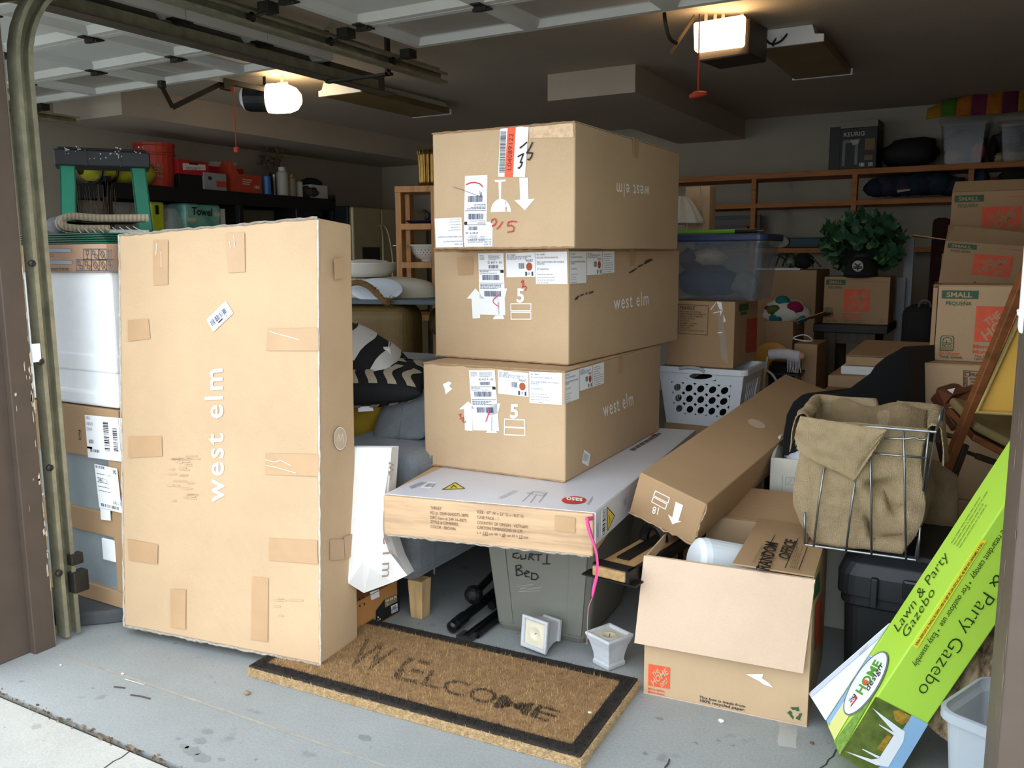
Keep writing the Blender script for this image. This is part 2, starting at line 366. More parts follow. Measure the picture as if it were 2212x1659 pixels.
# centre post between the two doors, with a stepped brown casing
post = struct(MB().box(-3.13, 1.40, 0, -2.775, 1.66, 2.13).obj('trim_4', brownp, bevel=.004))
MB().box(-2.775, 1.592, 0, -2.745, 1.665, 2.13).obj('casing_board', brownp, post, bevel=.003)
fp = FaceUV((-2.7435, 1.595, 0), (0, 1, 0), (0, 0, 1))
pr = random.Random(5); polys = []
for i in range(34):
    h = pr.choice((pr.uniform(.02, 1.3), pr.uniform(.3, 1.1))); w = pr.uniform(.001, .006); L_ = pr.uniform(.006, .05); x = pr.choice((.066, .068, .06, pr.uniform(.005, .06)))
    polys.append([(x, h), (x + w, h + .004), (x + w * .8, h + L_), (x - w * .3, h + L_ * .7)])
fp.poly('paint_scuff', mat('scuff', '#c9b8a2', rough=.8), polys, post, 1)
# right-hand jamb
j0 = ony(2153, 1659, 1.42); j1 = ony(2124, 1659, 1.68)
jamb = struct(MB().prism([(j0.x, 1.42, 0), (.42, 1.42, 0), (.42, 1.68, 0), (j1.x, 1.68, 0)], (0, 0, 2.13)).obj('trim_5', brownp, bevel=.003))
fj = FaceUV((j0.x, 1.42, 0), (j1.x - j0.x, .26, 0), (0, 0, 1)); polys = []
for i in range(40):
    h = pr.uniform(.2, 1.2); x = pr.choice((.0, .004, pr.uniform(.01, .2))); L_ = pr.uniform(.004, .05); w = pr.uniform(.001, .003)
    polys.append([(x, h), (x + w, h + .003), (x + w * .7, h + L_), (x - w * .2, h + L_ * .8)])
fj.poly('paint_scuff', MATS['scuff'], polys, jamb, 1)
P0 = ony(2198, 715, 1.66); P1 = ony(2198, 440, 1.66)
t = thing('keypad_housing', 'white plastic housing fixed to the brown jamb beside the small moving boxes', 'housing', (P0.x + .015, 1.64, P0.z))
MB().box(P0.x, 1.60, P0.z, P0.x + .03, 1.70, P1.z).obj('cover', whitepl, t, bevel=.006)
MB().box(P0.x - .003, 1.61, P0.z + .028, P0.x + .028, 1.705, P0.z + .034).obj('lower_lip', whitepl, t, bevel=.002)

# ================================================================ overhead doors
def section_mesh(x0, x1, ya, yb, z, nP, windows):
    fr_ = MB(); w = (x1 - x0) / nP; st = .035; ra = .035; dp = .032
    opens = [(x0 + i * w + st, ya + ra, x0 + (i + 1) * w - st, yb - ra) for i in range(nP)]
    xs = [x0] + [v for o in opens for v in (o[0], o[2])] + [x1]
    fr_.box(x0, ya, z, x1, ya + ra, z + .045); fr_.box(x0, yb - ra, z, x1, yb, z + .045)
    for i in range(0, len(xs), 2): fr_.box(xs[i], ya + ra, z, xs[i + 1], yb - ra, z + .045)
    pan = []
    for a, c, d, e in opens:
        q = .028
        for A, B, C, D in (((a, c), (d, c), (d - q, c + q), (a + q, c + q)), ((d, c), (d, e), (d - q, e - q), (d - q, c + q)), ((d, e), (a, e), (a + q, e - q), (d - q, e - q)), ((a, e), (a, c), (a + q, c + q), (a + q, e - q))):
            fr_.quad((*A, z), (*B, z), (*C, z + dp), (*D, z + dp))
        pan.append((a + q, c + q, d - q, e - q, z + dp))
    return fr_, pan
def overhead_door(name, x0, x1, ys, z):
    D = bpy.data.objects.new(name, None); COL.objects.link(D); D.matrix_world = Matrix.Translation(((x0 + x1) / 2, ys[-1], z)); WM[name] = D.matrix_world.copy(); D['kind'] = 'structure'
    for k in range(len(ys) - 1):
        fr_, pan = section_mesh(x0, x1, ys[k + 1] + .004, ys[k] - .004, z, 4, k == 0)
        sec = fr_.obj('door_section', doorw, D)
        for p in pan:
            if k == 0: MB().box(p[0], p[1], p[4] - .004, p[2], p[3], p[4]).obj('glass_pane', glass, sec)
            else: MB().box(p[0], p[1], p[4], p[2], p[3], p[4] + .006).obj('panel', doorw, sec)
        w = (x1 - x0) / 4
        for i in range(5):
            if k == len(ys) - 2: break
            x = min(max(x0 + i * w, x0 + .04), x1 - .04); y = ys[k + 1]
            h = MB().box(x - .022, y - .055, z - .006, x + .022, y + .055, z).box(x - .03, y - .014, z - .02, x + .03, y + .014, z - .004)
            h.tube([(x - .04, y, z - .014), (x + .04, y, z - .014)], .008, 6); h.obj('hinge', darkst, D)
    return D
ZD = 2.33; YS = [3.67, 3.2, 2.72, 2.24, 1.76]
d1 = overhead_door('door_1', -2.6, .02, YS, ZD); d2 = overhead_door('door_2', -5.72, -3.14, YS, ZD)
# ---- tracks
def sweepX(b, path, prof):        # path in a plane of constant x; profile (a along x, c along the path's normal)
    P = [V(p) for p in path]; n = len(prof); vs = []; fs = []
    for i, p in enumerate(P):
        t = (P[min(i + 1, len(P) - 1)] - P[max(i - 1, 0)]).normalized(); nn = t.cross(V((1, 0, 0)))
        vs += [p + V((a, 0, 0)) + nn * c for a, c in prof]
    for i in range(len(P) - 1): fs += [(i * n + j, i * n + (j + 1) % n, (i + 1) * n + (j + 1) % n, (i + 1) * n + j) for j in range(n)]
    fs += [tuple(range(n)), tuple(range((len(P) - 1) * n, len(P) * n))]
    return b.add(vs, fs)
CPR = lambda s: [(0, -.028), (s * .05, -.028), (s * .05, -.014), (s * .045, -.014), (s * .045, -.023), (s * .005, -.023), (s * .005, .023), (s * .045, .023), (s * .045, .014), (s * .05, .014), (s * .05, .028), (0, .028)]
def track(name, x, s, y0, yend, zend, label, foot=True):
    t = thing(name, label, 'track', (x, y0, 0)); R_ = .36; path = [(x, y0, 0.012)] if foot else []
    zz = zend - R_
    if foot: path += [(x, y0, zz * k / 4) for k in range(1, 5)]
    path += [(x, y0 + R_ * (1 - cos(a)), zz + R_ * sin(a)) for a in [pi / 2 * k / 10 for k in range(1, 11)]] + [(x, y0 + R_ + (yend - y0 - R_) * k / 4, zend) for k in range(1, 5)]
    sweepX(MB(), path, CPR(s)).obj('rail', galv, t)
    return t
trk = track('garage_door_track', -2.80, 1, 1.735, 4.16, 2.285, 'tall galvanised door track by the centre post, curving back under the ceiling')
# wall angle that carries the upright track, hardware on it
MB().hexa([(-2.83, 1.668, 0), (-2.755, 1.668, 0), (-2.755, 1.674, 0), (-2.83, 1.674, 0), (-2.83, 1.668, 1.95), (-2.755, 1.668, 1.95), (-2.755, 1.674, 1.95), (-2.83, 1.674, 1.95)]).obj('wall_angle', galv, trk)
MB().box(-2.775, 1.745, .16, -2.735, 1.80, .235).obj('sensor_bracket', darkst, trk, bevel=.004); MB().box(-2.77, 1.745, .26, -2.74, 1.79, .30).obj('sensor_bracket', darkst, trk, bevel=.004)
for z in (.25, .62, .98, 1.3):
    MB().lathe([(0.0, 0), (.012, 0), (.012, .008), (.006, .012), (0, .012)], fr((-2.752, 1.70, z), (0, 1, 0), (0, 0, 1)), 8).obj('bolt', darkst, trk)
MB().box(-2.75, 1.672, .98, -2.742, 1.70, 1.04).obj('marker_tab', whitepl, trk)
t2 = track('garage_door_track', -3.2, -1, 1.735, 4.12, 2.285, 'horizontal track with brown angle iron serving the far door, beside the other rail')
MB().box(-3.262, 1.8, 2.255, -3.256, 4.25, 2.36).obj('angle_iron', railb, t2); MB().box(-3.262, 1.8, 2.25, -3.17, 4.25, 2.256).obj('angle_iron', railb, t2)
t3 = track('garage_door_track', -5.80, 1, 1.735, onx(163, 250, -5.8).y, 2.27, 'short end of a dark track high on the far wall, below the white door panels')
for tt, ya, yb_, x, s in ((trk, 2.3, 4.16, -2.80, 1),):
    MB().box(x - .012, ya, 2.26, x - .004, yb_, 2.345).obj('angle_iron', galv, tt)
tt = MB()
hb = thing('track_hanger', 'dark steel strap joining the two rails under the ceiling', 'hanger', (-3.0, 3.72, 2.25))
MB().box(-3.22, 3.70, 2.232, -2.8, 3.73, 2.245).obj('cross_strap', darkst, hb); MB().box(-2.83, 3.70, 2.232, -2.815, 3.73, 2.5).obj('drop_strap', darkst, hb); MB().box(-3.23, 3.70, 2.232, -3.215, 3.73, 2.5).obj('drop_strap', darkst, hb)
for (x, s, par) in ((-2.78, 1, d1), (-3.2, -1, d2), (-5.78, 1, d2)):
    for y in YS[:-1]:
        q = MB().tube([(x + s * .015, y, 2.287), (x + s * .03, y, 2.287)], .021, 12); q.tube([(x + s * .03, y, 2.287), (x + s * .14, y, 2.297)], .006, 6)
        q.box(x + s * .09, y - .03, 2.29, x + s * .15, y + .03, ZD); q.obj('roller', darkst, par)
# ================================================================ openers and ceiling lamps
lamp_l = mat('lit_lens', '#ffe0b0', rough=.4, emit=14.); lamp_r = mat('lit_lens_flat', '#ffd49a', rough=.4, emit=14.)
cordr = mat('red_cord', '#b5402c', rough=.6); strap = mat('perforated_strap', '#cfc7b6', rough=.4, metal=.5)
def arm(b, pts, w=.03, t=.006):
    for p, q in zip(pts, pts[1:]):
        p, q = V(p), V(q); d = (q - p).normalized(); n = d.cross(V((1, 0, 0))).normalized() * w / 2; b.prism([p - n, q - n, q + n, p + n], (t, 0, 0))
    return b
c0 = onx(585, 213, -4.3); yo = c0.y; zo = c0.z
t = thing('garage_door_opener', 'rounded black opener with a glowing white lens at one end, hung from a strap', 'opener', (-4.3, yo, zo - .09), group=None)
w2 = .11
def opener_prof(s): return [(s * cos(a) * .105, s * 0 + sin(a) * .105) for a in [2 * pi * k / 20 for k in range(20)]]
L0 = at(524, 212, (c0 - CAM).dot(_fw)); L1 = at(650, 214, (c0 - CAM).dot(_fw))
ax = (L1 - L0).normalized(); ln = (L1 - L0).length; fy = fr(L0, V((0, 0, 1)), ax.cross(V((0, 0, 1))), ax)
def rr(k, r): return [(r * .88, k)]
MB().lathe([(0, 0), (.05, .0), (.078, .02), (.086, .05), (.086, ln * .44), (0, ln * .44)], fy, 24).obj('body', blackpl, t, smooth=False, bevel=.002)
MB().lathe([(0, ln * .44), (.092, ln * .44), (.096, ln * .55), (.09, ln * .8), (.07, ln * .93), (.035, ln), (0, ln)], fy, 24).obj('light_lens', lamp_l, t, smooth=True)
MB().lathe([(0, -.012), (.045, -.01), (.075, .012), (.08, .03), (.0, .03)], fy, 24).obj('end_cap', whitepl, t, smooth=True)
pS = at(612, 185, (c0 - CAM).dot(_fw)); MB().box(pS.x - .012, pS.y - .012, pS.z - .02, pS.x + .012, pS.y - .008, 2.5).box(pS.x - .05, pS.y - .013, pS.z - .02, pS.x + .05, pS.y - .007, pS.z + .02).obj('hanging_strap', strap, t)
pS2 = at(559, 185, (c0 - CAM).dot(_fw)); MB().box(pS2.x - .012, pS2.y + .05, pS2.z, pS2.x + .012, pS2.y + .054, 2.5).obj('hanging_strap', darkst, t)
pT = onx(487, 176, -4.3)
MB().box(-4.315, 1.7, pT.z - .012, -4.285, pT.y, pT.z + .012).obj('trolley_rail', doorw, t); MB().box(-4.318, pT.y - .02, pT.z - .014, -4.282, yo, pT.z + .016).obj('trolley_rail', darkst, t)
b = MB(); pe = onx(372, 232, -4.3); pd = onx(348, 186, -4.3)
arm(b, [pd, pe], .03); arm(b, [pe, pT], .03); b.box(-4.32, pT.y - .03, pT.z - .05, -4.28, pT.y + .05, pT.z + .01); b.box(-4.318, pd.y - .01, pd.z - .01, -4.282, pd.y + .02, pd.z + .03); b.obj('door_arm', darkst, t)
q0 = at(503, 195, (pT - CAM).dot(_fw)); q1 = at(510, 322, (pT - CAM).dot(_fw))
MB().tube([q0, q0.lerp(q1, .5) + V((.004, 0, 0)), q1], .0035, 6).obj('release_cord', cordr, t)
MB().box(q0.x - .012, q0.y - .008, q0.z - .01, q0.x + .008, q0.y + .008, q0.z + .02).obj('release_lever', cordr, t, bevel=.004); MB().box(q1.x - .014, q1.y - .01, q1.z - .02, q1.x + .02, q1.y + .01, q1.z + .012).obj('pull_handle', cordr, t, bevel=.004)
# right opener: squarish lens towards the street
c1 = onx(1550, 78, -1.3); dep = (c1 - CAM).dot(_fw)
t = thing('garage_door_opener', 'boxy dark opener with a glowing square front lens and a red pull handle below', 'opener', (c1.x, c1.y, c1.z - .13))
f_ = [at(1497, 48, dep), at(1607, 30, dep), at(1604, 98, dep), at(1499, 112, dep)]; f2 = [p + V((0, .05, 0)) for p in f_]
MB().hexa([f_[3], f_[2], f2[2], f2[3], f_[0], f_[1], f2[1], f2[0]]).obj('light_lens', lamp_r, t, bevel=.012, seg=3)
g_ = [p + V((0, .05, 0)) for p in f_]; g_[1] = g_[1] + V((.02, 0, -.01)); g_[2] = g_[2] + V((.02, 0, -.035)); g_[3] = g_[3] + V((.01, 0, -.04)); h_ = [p + V((0.02, .28, .01)) for p in g_]
MB().hexa([g_[3], g_[2], h_[2], h_[3], g_[0], g_[1], h_[1], h_[0]]).obj('body', mat('opener_brown', '#39302a', rough=.5), t, bevel=.01)
for px in (1525, 1545, 1562, 1603):
    p = at(px, 30, dep + .08); MB().box(p.x - .008, p.y, p.z - .05, p.x + .008, p.y + .004, 2.5).obj('hanging_strap', strap, t)
b = MB(); arm(b, [at(1500, 35, dep - .2), at(1447, 116, dep - .25)], .022, .004); b.obj('brace_strap', mat('warm_strap', '#a98f6a', rough=.4, metal=.6), t)
b = MB(); b.tube(chaikin([at(1435, 28, dep - .3), at(1437, 50, dep - .3), at(1445, 84, dep - .27), at(1462, 94, dep - .25)], 2), .009, 8); b.obj('door_arm', darkst, t)
q0 = at(1511, 30, dep - .1); q1 = at(1508, 200, dep - .1)
MB().tube([q0, q1], .0035, 6).obj('release_cord', cordr, t)
e0, e1 = at(1489, 209, dep - .1), at(1526, 203, dep - .1); MB().tube([e0, e0.lerp(e1, .3) + V((0, 0, .004)), e0.lerp(e1, .7) + V((0, 0, .004)), e1], [.008, .016, .015, .01], 8).obj('pull_handle', cordr, t, smooth=True)
cb = thing('power_cord', 'dark looped cord hanging from the ceiling beside the boxy opener', 'cord', at(1680, 100, dep + .3))
pts = [(1625, 48), (1645, 62), (1650, 80), (1664, 97), (1685, 92), (1700, 75), (1706, 62), (1695, 66), (1672, 88), (1668, 100), (1682, 100), (1696, 84), (1712, 55), (1712, 20), (1716, -8)]
MB().tube(chaikin([at(x, y, dep + .3 + .01 * i) for i, (x, y) in enumerate(pts)], 2), .006, 6).obj('cable', darkst, cb)
p = at(1683, 83, dep + .36); MB().box(p.x - .012, p.y - .01, p.z - .012, p.x + .012, p.y + .01, p.z + .012).obj('cable_tie', whitepl, cb)
diff = mat('aged_diffuser', '#7c6a45', rough=.35, var=.25, vs=4)
def fixture(x0, x1, y0, y1, label):
    t = thing('ceiling_light', label, 'ceiling light', ((x0 + x1) / 2, (y0 + y1) / 2, 2.40), group=None); z0 = 2.41; xm = (x0 + x1) / 2
    MB().box(x0 + .01, y0 + .02, z0, x1 - .01, y1 - .02, 2.455).obj('diffuser', diff, t, bevel=.006)
    MB().box(x0 + .06, y0 + .03, 2.45, x1 - .06, y1 - .03, 2.5).obj('housing', doorw, t)
    for y in (y0, y1 - .02):
        MB().prism([(x0, y, z0 - .002), (x1, y, z0 - .002), (x1, y, z0 + .035), (x1 - .045, y, z0 + .04), (x1 - .06, y, 2.498), (x0 + .05, y, 2.498), (x0 + .03, y, z0 + .04), (x0, y, z0 + .035)], (0, .02, 0)).obj('end_cap', whitepl, t)
fixture(-4.22, -3.85, 4.76, 5.88, 'long unlit fluorescent fixture with amber diffuser, above the tall brown boxes')
fixture(-1.26, -.90, 4.90, 5.90, 'short unlit fluorescent fixture with amber diffuser, beyond the boxy opener')
# ================================================================ west elm boxes
def hd_logo(F_, bl, br, tl, par, paper_m, extra=True):
    o = F_.poly('logo', orange, [[bl, br, (br[0] + tl[0] - bl[0], br[1] + tl[1] - bl[1]), tl]], par, 1)
    A = Aff(F_, tl, (tl[0] + br[0] - bl[0], tl[1] + br[1] - bl[1]), bl)
    k = .7071
    def ln(s, cx, cy, L_, hh):   # centre line of text running up at 45 degrees
        a = (cx - L_ / 2 * k, cy + L_ / 2 * k); b_ = (cx + L_ / 2 * k, cy - L_ / 2 * k); return (s, a, b_, (a[0] - hh * .55, a[1] - hh * .95), .025)
    A.text('logo_lettering', paper_m, [ln('THE', .40, .42, .40, .17), ln('HOME', .60, .62, .98, .24), ln('DEPOT', .80, .82, .46, .17)], o, 2)
    return o
def ship_label(F_, tl, tr, bl, par, lower=True, seed=1):
    A = Aff(F_, tl, tr, bl); p = A.poly('shipping_label', label_m, [rect(0, 0, 1, 1)], par, 1)
    A.bars('barcode', ink, [((.4, .245), (.8, .245), (.4, .19), 26), ((.14, .435), (.82, .435), (.14, .35), 40), ((.2, .70), (.86, .70), (.2, .61), 44)], p, 2, seed)
    A.poly('rule', black, [rect(.03, .268, .97, .276), rect(.86, .276, .99, .318), rect(.03, .478, .97, .485)], p, 2)
    A.text('lettering', black, [('ID 837 9 - 02', (.38, .165), (.92, .165), (.38, .135), .01), ('UPS GROUND', (.04, .305), (.4, .305), (.04, .285), .01), ('TRACKING #: 1Z 83Y 837 03', (.04, .335), (.72, .335), (.04, .318))], p, 2)
    A.rules('small_print', greyink, (.06, .10), (.36, .10), (.06, .02), 4, p, 2, seed); A.rules('small_print', greyink, (.40, .11), (.9, .11), (.40, .02), 5, p, 2, seed + 1)
    A.rules('small_print', ink, (.05, .57), (.9, .57), (.05, .495), 4, p, 2, seed + 2); return p
def sku_label(F_, tl, tr, bl, par, seed=2, side=False):
    A = Aff(F_, tl, tr, bl); p = A.poly('product_label', label_m, [rect(0, 0, 1, 1)], par, 1)
    A.text('lettering', ink, [('SKU: 1466250', (.04, .12), (.34, .12), (.04, .05)), ('DES: CLASSIC CAFE DN CH WALNUT MCJ', (.04, .2), (.86, .2), (.04, .13)), ('BOX SIZE: 36.58" x 21.85" x 15.78"', (.04, .28), (.72, .28), (.04, .21)), ('WALNUT', (.68, .38), (.93, .38), (.68, .28), .01), ('1', (.66, .95), (.72, .95), (.66, .79), .03), ('OF', (.74, .92), (.83, .92), (.74, .82)), ('1', (.87, .95), (.93, .95), (.87, .79), .03)], p, 2)
    A.bars('barcode', ink, [((.44, .66), (.64, .66), (.44, .43), 18)], p, 2, seed)
    A.poly('colour_dot', mat('walnut_dot', '#a8532f', rough=.6), [[(.80 + .105 * cos(2 * pi * i / 20), .58 + .165 * sin(2 * pi * i / 20)) for i in range(20)]], p, 2); return p
def text_label(F_, tl, tr, bl, par, seed=4):
    A = Aff(F_, tl, tr, bl); p = A.poly('text_label', label_m, [rect(0, 0, 1, 1)], par, .8)
    A.text('lettering', ink, [('SKU: 1466250', (.05, .1), (.3, .1), (.05, .05)), ('DES: CLASSIC CAFE DN CH WALNUT MCJ', (.05, .2), (.72, .2), (.05, .15)), ('DESC: CHAISE DE REPAS CAFE CLASSIQUE', (.05, .34), (.9, .34), (.05, .29)), ('NOYER MCJ', (.05, .4), (.28, .4), (.05, .35)), ('QTY/ QUANTITE: 02', (.05, .56), (.42, .56), (.05, .51))], p, 2)
    A.rules('small_print', greyink, (.05, .97), (.7, .97), (.05, .63), 4, p, 2, seed, .2, .4); return p
def up_arrow(F_, name, m, P, par): return F_.poly(name, m, P, par, 1)

# ---- tall box leaning back at the left
A_, B_ = onz(268, 1352, .035), onz(692, 1437, .035); xw = (B_ - A_).normalized(); yb = V((-xw.y, xw.x, 0)); th = radians(3.8)
zw = (yb * sin(th) + V((0, 0, 1)) * cos(th))
WB = Carton('tall brown furniture box standing on end beside the door track, white name up its face', A_, xw, .225, .816, 1.40, y=V((0, 0, 1)).cross(xw) * cos(th) - V((0, 0, 1)) * sin(th), z=zw, top=[(.012, 0, 1.360), (.806, 0, 1.402), (.806, .19, 1.400), (.012, .19, 1.36)], m='kraft', seed=2, bevel=.007, bulge=.002)
f = WB.front; c1 = cc(0, 450); c3 = cc(0, 1059)
f.text('lettering', white, [('west elm', (485, 1084), (481, 796), (447, 1084), .012)], WB.t, 3)
Q = c1((1235, 665), (1352, 553), (1393, 628), (1278, 738)); A = Aff(f, Q[0], Q[1], Q[3]); p = A.poly('barcode_label', label_m, [rect(0, 0, 1, 1)], WB.t, 3)
A.bars('barcode', ink, [((.08, .66), (.82, .66), (.08, .28), 30)], p, 4, 9); A.poly('rule', black, [rect(.34, .72, .56, .82), rect(.1, .93, .95, .95)], p, 4); A.text('lettering', ink, [('IN - 0462', (.58, .83), (.8, .83), (.58, .72))], p, 4)
tape2 = mat('tape_shine', '#a87f57', rough=.28, spec=.6)
for k, q in enumerate([c1((915, 190), (1005, 190), (1005, 455), (918, 460)), c1((1350, 150), (1462, 145), (1465, 380), (1365, 385)), c1((765, 668), (888, 660), (900, 778), (765, 795)), c1((1600, 720), (1900, 715), (1905, 850), (1592, 850)), c1((768, 1365), (968, 1360), (970, 1480), (768, 1490)), c1((1585, 1462), (1905, 1470), (1905, 1600), (1585, 1590)),
                       c3((1608, 285), (1895, 300), (1900, 440), (1608, 418)), c3((765, 290), (945, 325), (942, 442), (770, 415)), c3((1020, 590), (1112, 592), (1110, 830), (1020, 815)), c3((1508, 515), (1605, 525), (1600, 905), (1500, 890))]):
    f.poly('tape_patch', MATS['kraft_tape'], [q], WB.t, 2)
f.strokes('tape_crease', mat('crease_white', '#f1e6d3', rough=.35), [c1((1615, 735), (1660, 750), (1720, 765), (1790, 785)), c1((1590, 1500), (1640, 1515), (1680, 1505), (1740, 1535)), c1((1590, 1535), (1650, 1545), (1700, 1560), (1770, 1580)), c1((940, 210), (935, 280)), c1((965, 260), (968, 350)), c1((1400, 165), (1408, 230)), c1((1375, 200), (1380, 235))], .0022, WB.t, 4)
# wrinkled clear tape along the edges
mat('edge_tape_dull', '#9d968a', rough=.4, var=.3, vs=50)
ed = mat('edge_tape', '#c6bfb3', rough=.3, var=.25, vs=60, spec=.6)
def edge_tape(par, p, q, r=.006, n=26, seed=0, m=None, am=.004):
    rn = random.Random(seed); p, q = V(p), V(q)
    pts = [p.lerp(q, i / n) + V((rn.uniform(-1, 1), rn.uniform(-1, 1), rn.uniform(-1, 1))) * am * (0 < i < n) for i in range(n + 1)]
    return MB().tube(pts, [r * rn.uniform(.6, 1.25) for _ in pts], 5).obj('edge_tape', m or ed, par)
Wm = WB.M
edge_tape(WB.t, Wm @ V((.806, .002, 1.395)), Wm @ V((.816, .0, .0)), .004, 60, 1, am=.0012); edge_tape(WB.t, Wm @ V((.012, .0, 1.36)), Wm @ V((.806, .0, 1.402)), .004, 50, 2, MATS.get('edge_tape_dull'), am=.0025)
edge_tape(WB.t, Wm @ V((0, .0, .0)), Wm @ V((.816, .0, .0)), .005, 60, 3, MATS['edge_tape_dull'], am=.0018); edge_tape(WB.t, Wm @ V((.0, .0, .0)), Wm @ V((.012, .0, 1.36)), .003, 60, 4, am=.0012)
r_ = WB.right
cx, cy = 733, 947; r_.poly('round_stamp', mat('pale_stamp', '#c7b195', rough=.7), [[(cx + 13.5 * cos(2 * pi * i / 24), cy + 24 * sin(2 * pi * i / 24)) for i in range(24)]], WB.t, 3)
r_.strokes('stamp_mark', white, [[(726, 953), (730, 938), (733, 952), (738, 937), (741, 955)], [(cx + 13.5 * cos(2 * pi * i / 24), cy + 24 * sin(2 * pi * i / 24)) for i in range(25)]], .002, WB.t, 4)
for q in ([(712, 1165), (742, 1165), (744, 1208), (712, 1210)], [(742, 1160), (770, 1150), (770, 1200), (745, 1206)], [(720, 560), (742, 556), (742, 600), (722, 604)]): r_.poly('tape_patch', MATS['kraft_tape'], [q], WB.t, 2)
smg = mat('smudge', '#b99d7d', rough=.8, kind='two', col2='#c6a986', vs=60); rnd = random.Random(4)
for x0, x1, y0, y1, n_ in ((360, 410, 980, 1090, 26), (590, 640, 1290, 1330, 5)):
    WB.front.strokes('smudge', smg, [[(x, y), (x + rnd.uniform(8, 30), y + rnd.uniform(-1, 2))] for x, y in [(rnd.uniform(x0, x1), rnd.uniform(y0, y1)) for _ in range(n_)]], .004, WB.t, 1.5)['kind'] = 'stuff'

# ---- coffee-table carton lying flat
tz = .56
A_, B_, C_ = onz(827, 1070, tz), onz(1280, 1111, tz), onz(1500, 930, tz); xw = (B_ - A_).normalized(); yv = (C_ - B_); dl = yv.length
kp = mat('kraft_paper_wrap', '#c6a480', rough=.6, kind='wood', vs=2, stretch=(1, 1, 14), bump=.25)
TB = Carton('long flat furniture carton with white lid and brown wood-grain sides, three boxes stacked on it', (A_.x, A_.y, tz - .132), xw, dl, .688, .132, y=yv, m='kraft_paper_wrap', seed=4, flaps=False, bulge=.002, bevel=.005)
M = fr((A_.x, A_.y, tz - .132), xw, yv); lid = mat('white_lid', '#d3d3da', rough=.35, spec=.5, var=.04)
yd = yv.normalized(); sk = lambda a, b_, z: V((A_.x, A_.y, z)) + xw * a + yd * b_
MB().hexa([sk(0, .014, tz - .001), sk(.689, .014, tz - .001), sk(.689, dl, tz - .001), sk(0, dl, tz - .001), sk(0, .014, tz + .002), sk(.689, .014, tz + .002), sk(.689, dl, tz + .002), sk(0, dl, tz + .002)]).obj('lid', lid, TB.t)
MB().hexa([sk(.687, .014, tz - .098), sk(.6915, .014, tz - .098), sk(.6915, dl, tz - .098), sk(.687, dl, tz - .098), sk(.687, .014, tz + .002), sk(.6915, .014, tz + .002), sk(.6915, dl, tz + .002), sk(.687, dl, tz + .002)]).obj('lid_side', lid, TB.t)
f = Face(sk(0, -.003, tz), xw, (0, 0, 1)); c4 = cc(700, 1059)
def tl2(s, a, b_, hh): return (s, c4(a), c4(b_), c4((a[0] - 1, a[1] - hh)))
f.text('lettering', brown_ink, [tl2('TARGET', (636, 112), (703, 118), 18), tl2('PO #  0249-0042075-3890', (636, 142), (862, 160), 18), tl2('DPC-Item # 249-16-0075', (636, 170), (852, 190), 18), tl2('STYLE # CFM09092', (638, 196), (802, 212), 18), tl2('COLOR : BROWN', (638, 224), (786, 240), 18),
    tl2('SIZE : 47" W x 23" D x 18.5" H', (915, 136), (1190, 164), 18), tl2('CASE PACK - 1', (915, 168), (1042, 180), 18), tl2('COUNTRY OF ORIGIN : VIETNAM', (915, 200), (1216, 228), 18), tl2('CARTON DIMENSIONS IN CM', (915, 230), (1184, 254), 18), tl2('L = 133 cm W = 69 cm H = 13 cm', (915, 260), (1218, 290), 18)], TB.t, 2)
f.strokes('underline', brown_ink, [c4((946, 266), (982, 270)), c4((1060, 276), (1084, 279)), c4((1160, 286), (1184, 289))], .0015, TB.t, 2)
f.poly('tape_patch', MATS['kraft_tape'], [c4((1380, 150), (1500, 165), (1498, 255), (1378, 240))], TB.t, 1)
edge_tape(TB.t, sk(.01, -.002, tz - .13), sk(.68, -.002, tz - .13), .0035, 60, 6, MATS['edge_tape_dull'], am=.002)
tf = Face(sk(0, 0, tz + .0022), xw, yd)
yel = mat('yellow_triangle', '#e2c44a', rough=.5)
q = [(956, 1058), (983, 1043), (1004, 1056)]; tf.poly('warning_sign', yel, [q], TB.t, 1); tf.strokes('warning_sign_edge', black, [q + q[:1], [(974, 1055), (980, 1049), (986, 1054)]], .004, TB.t, 2)
tf.poly('logo', red, [[(1240 + 27 * cos(2 * pi * i / 28), 1081 + 8.5 * sin(2 * pi * i / 28)) for i in range(28)]], TB.t, 1)
tf.text('logo_lettering', white, [('saso', (1258, 1077), (1224, 1074), (1258, 1087), .02)], TB.t, 2)
tf.rules('small_print', greyink, (1268, 1090), (1280, 1072), (1272, 1092), 2, TB.t, 2, 2); tf.rules('small_print', greyink, (884, 1052), (925, 1036), (890, 1057), 3, TB.t, 2, 7)
tf.poly('rule', label_m, [[(908, 1054), (924, 1042), (944, 1043), (930, 1056)]], TB.t, 1); tf.bars('barcode', greyink, [((914, 1053), (934, 1053), (922, 1045), 14)], TB.t, 2)
tf.strokes('line_drawing', greyink, [[(1076, 1077), (1112, 1060)], [(1082, 1078), (1118, 1061)], [(1128, 1084), (1152, 1062), (1182, 1064), (1164, 1086)], [(1138, 1066), (1150, 1064), (1178, 1067), (1172, 1072), (1138, 1066)], [(1146, 1086), (1158, 1070)]], .002, TB.t, 2)
tf.rules('title_print', mat('dark_grey_ink', '#6b6c74', rough=.6), (1360, 972), (1424, 934), (1374, 976), 1, TB.t, 2, 5, .6, .9)
tf.poly('orange_mark', orange, [[(1404, 944), (1410, 938), (1420, 938), (1412, 944)]], TB.t, 2)
sf = Face(sk(.6925, 0, tz), yd, (0, 0, 1)); sf.poly('barcode_label', label_m, [[(1298, 1102), (1308, 1094), (1306, 1152), (1297, 1160)]], TB.t, 1); sf.bars('barcode', black, [((1306, 1153), (1307, 1096), (1300, 1157), 22)], TB.t, 2)
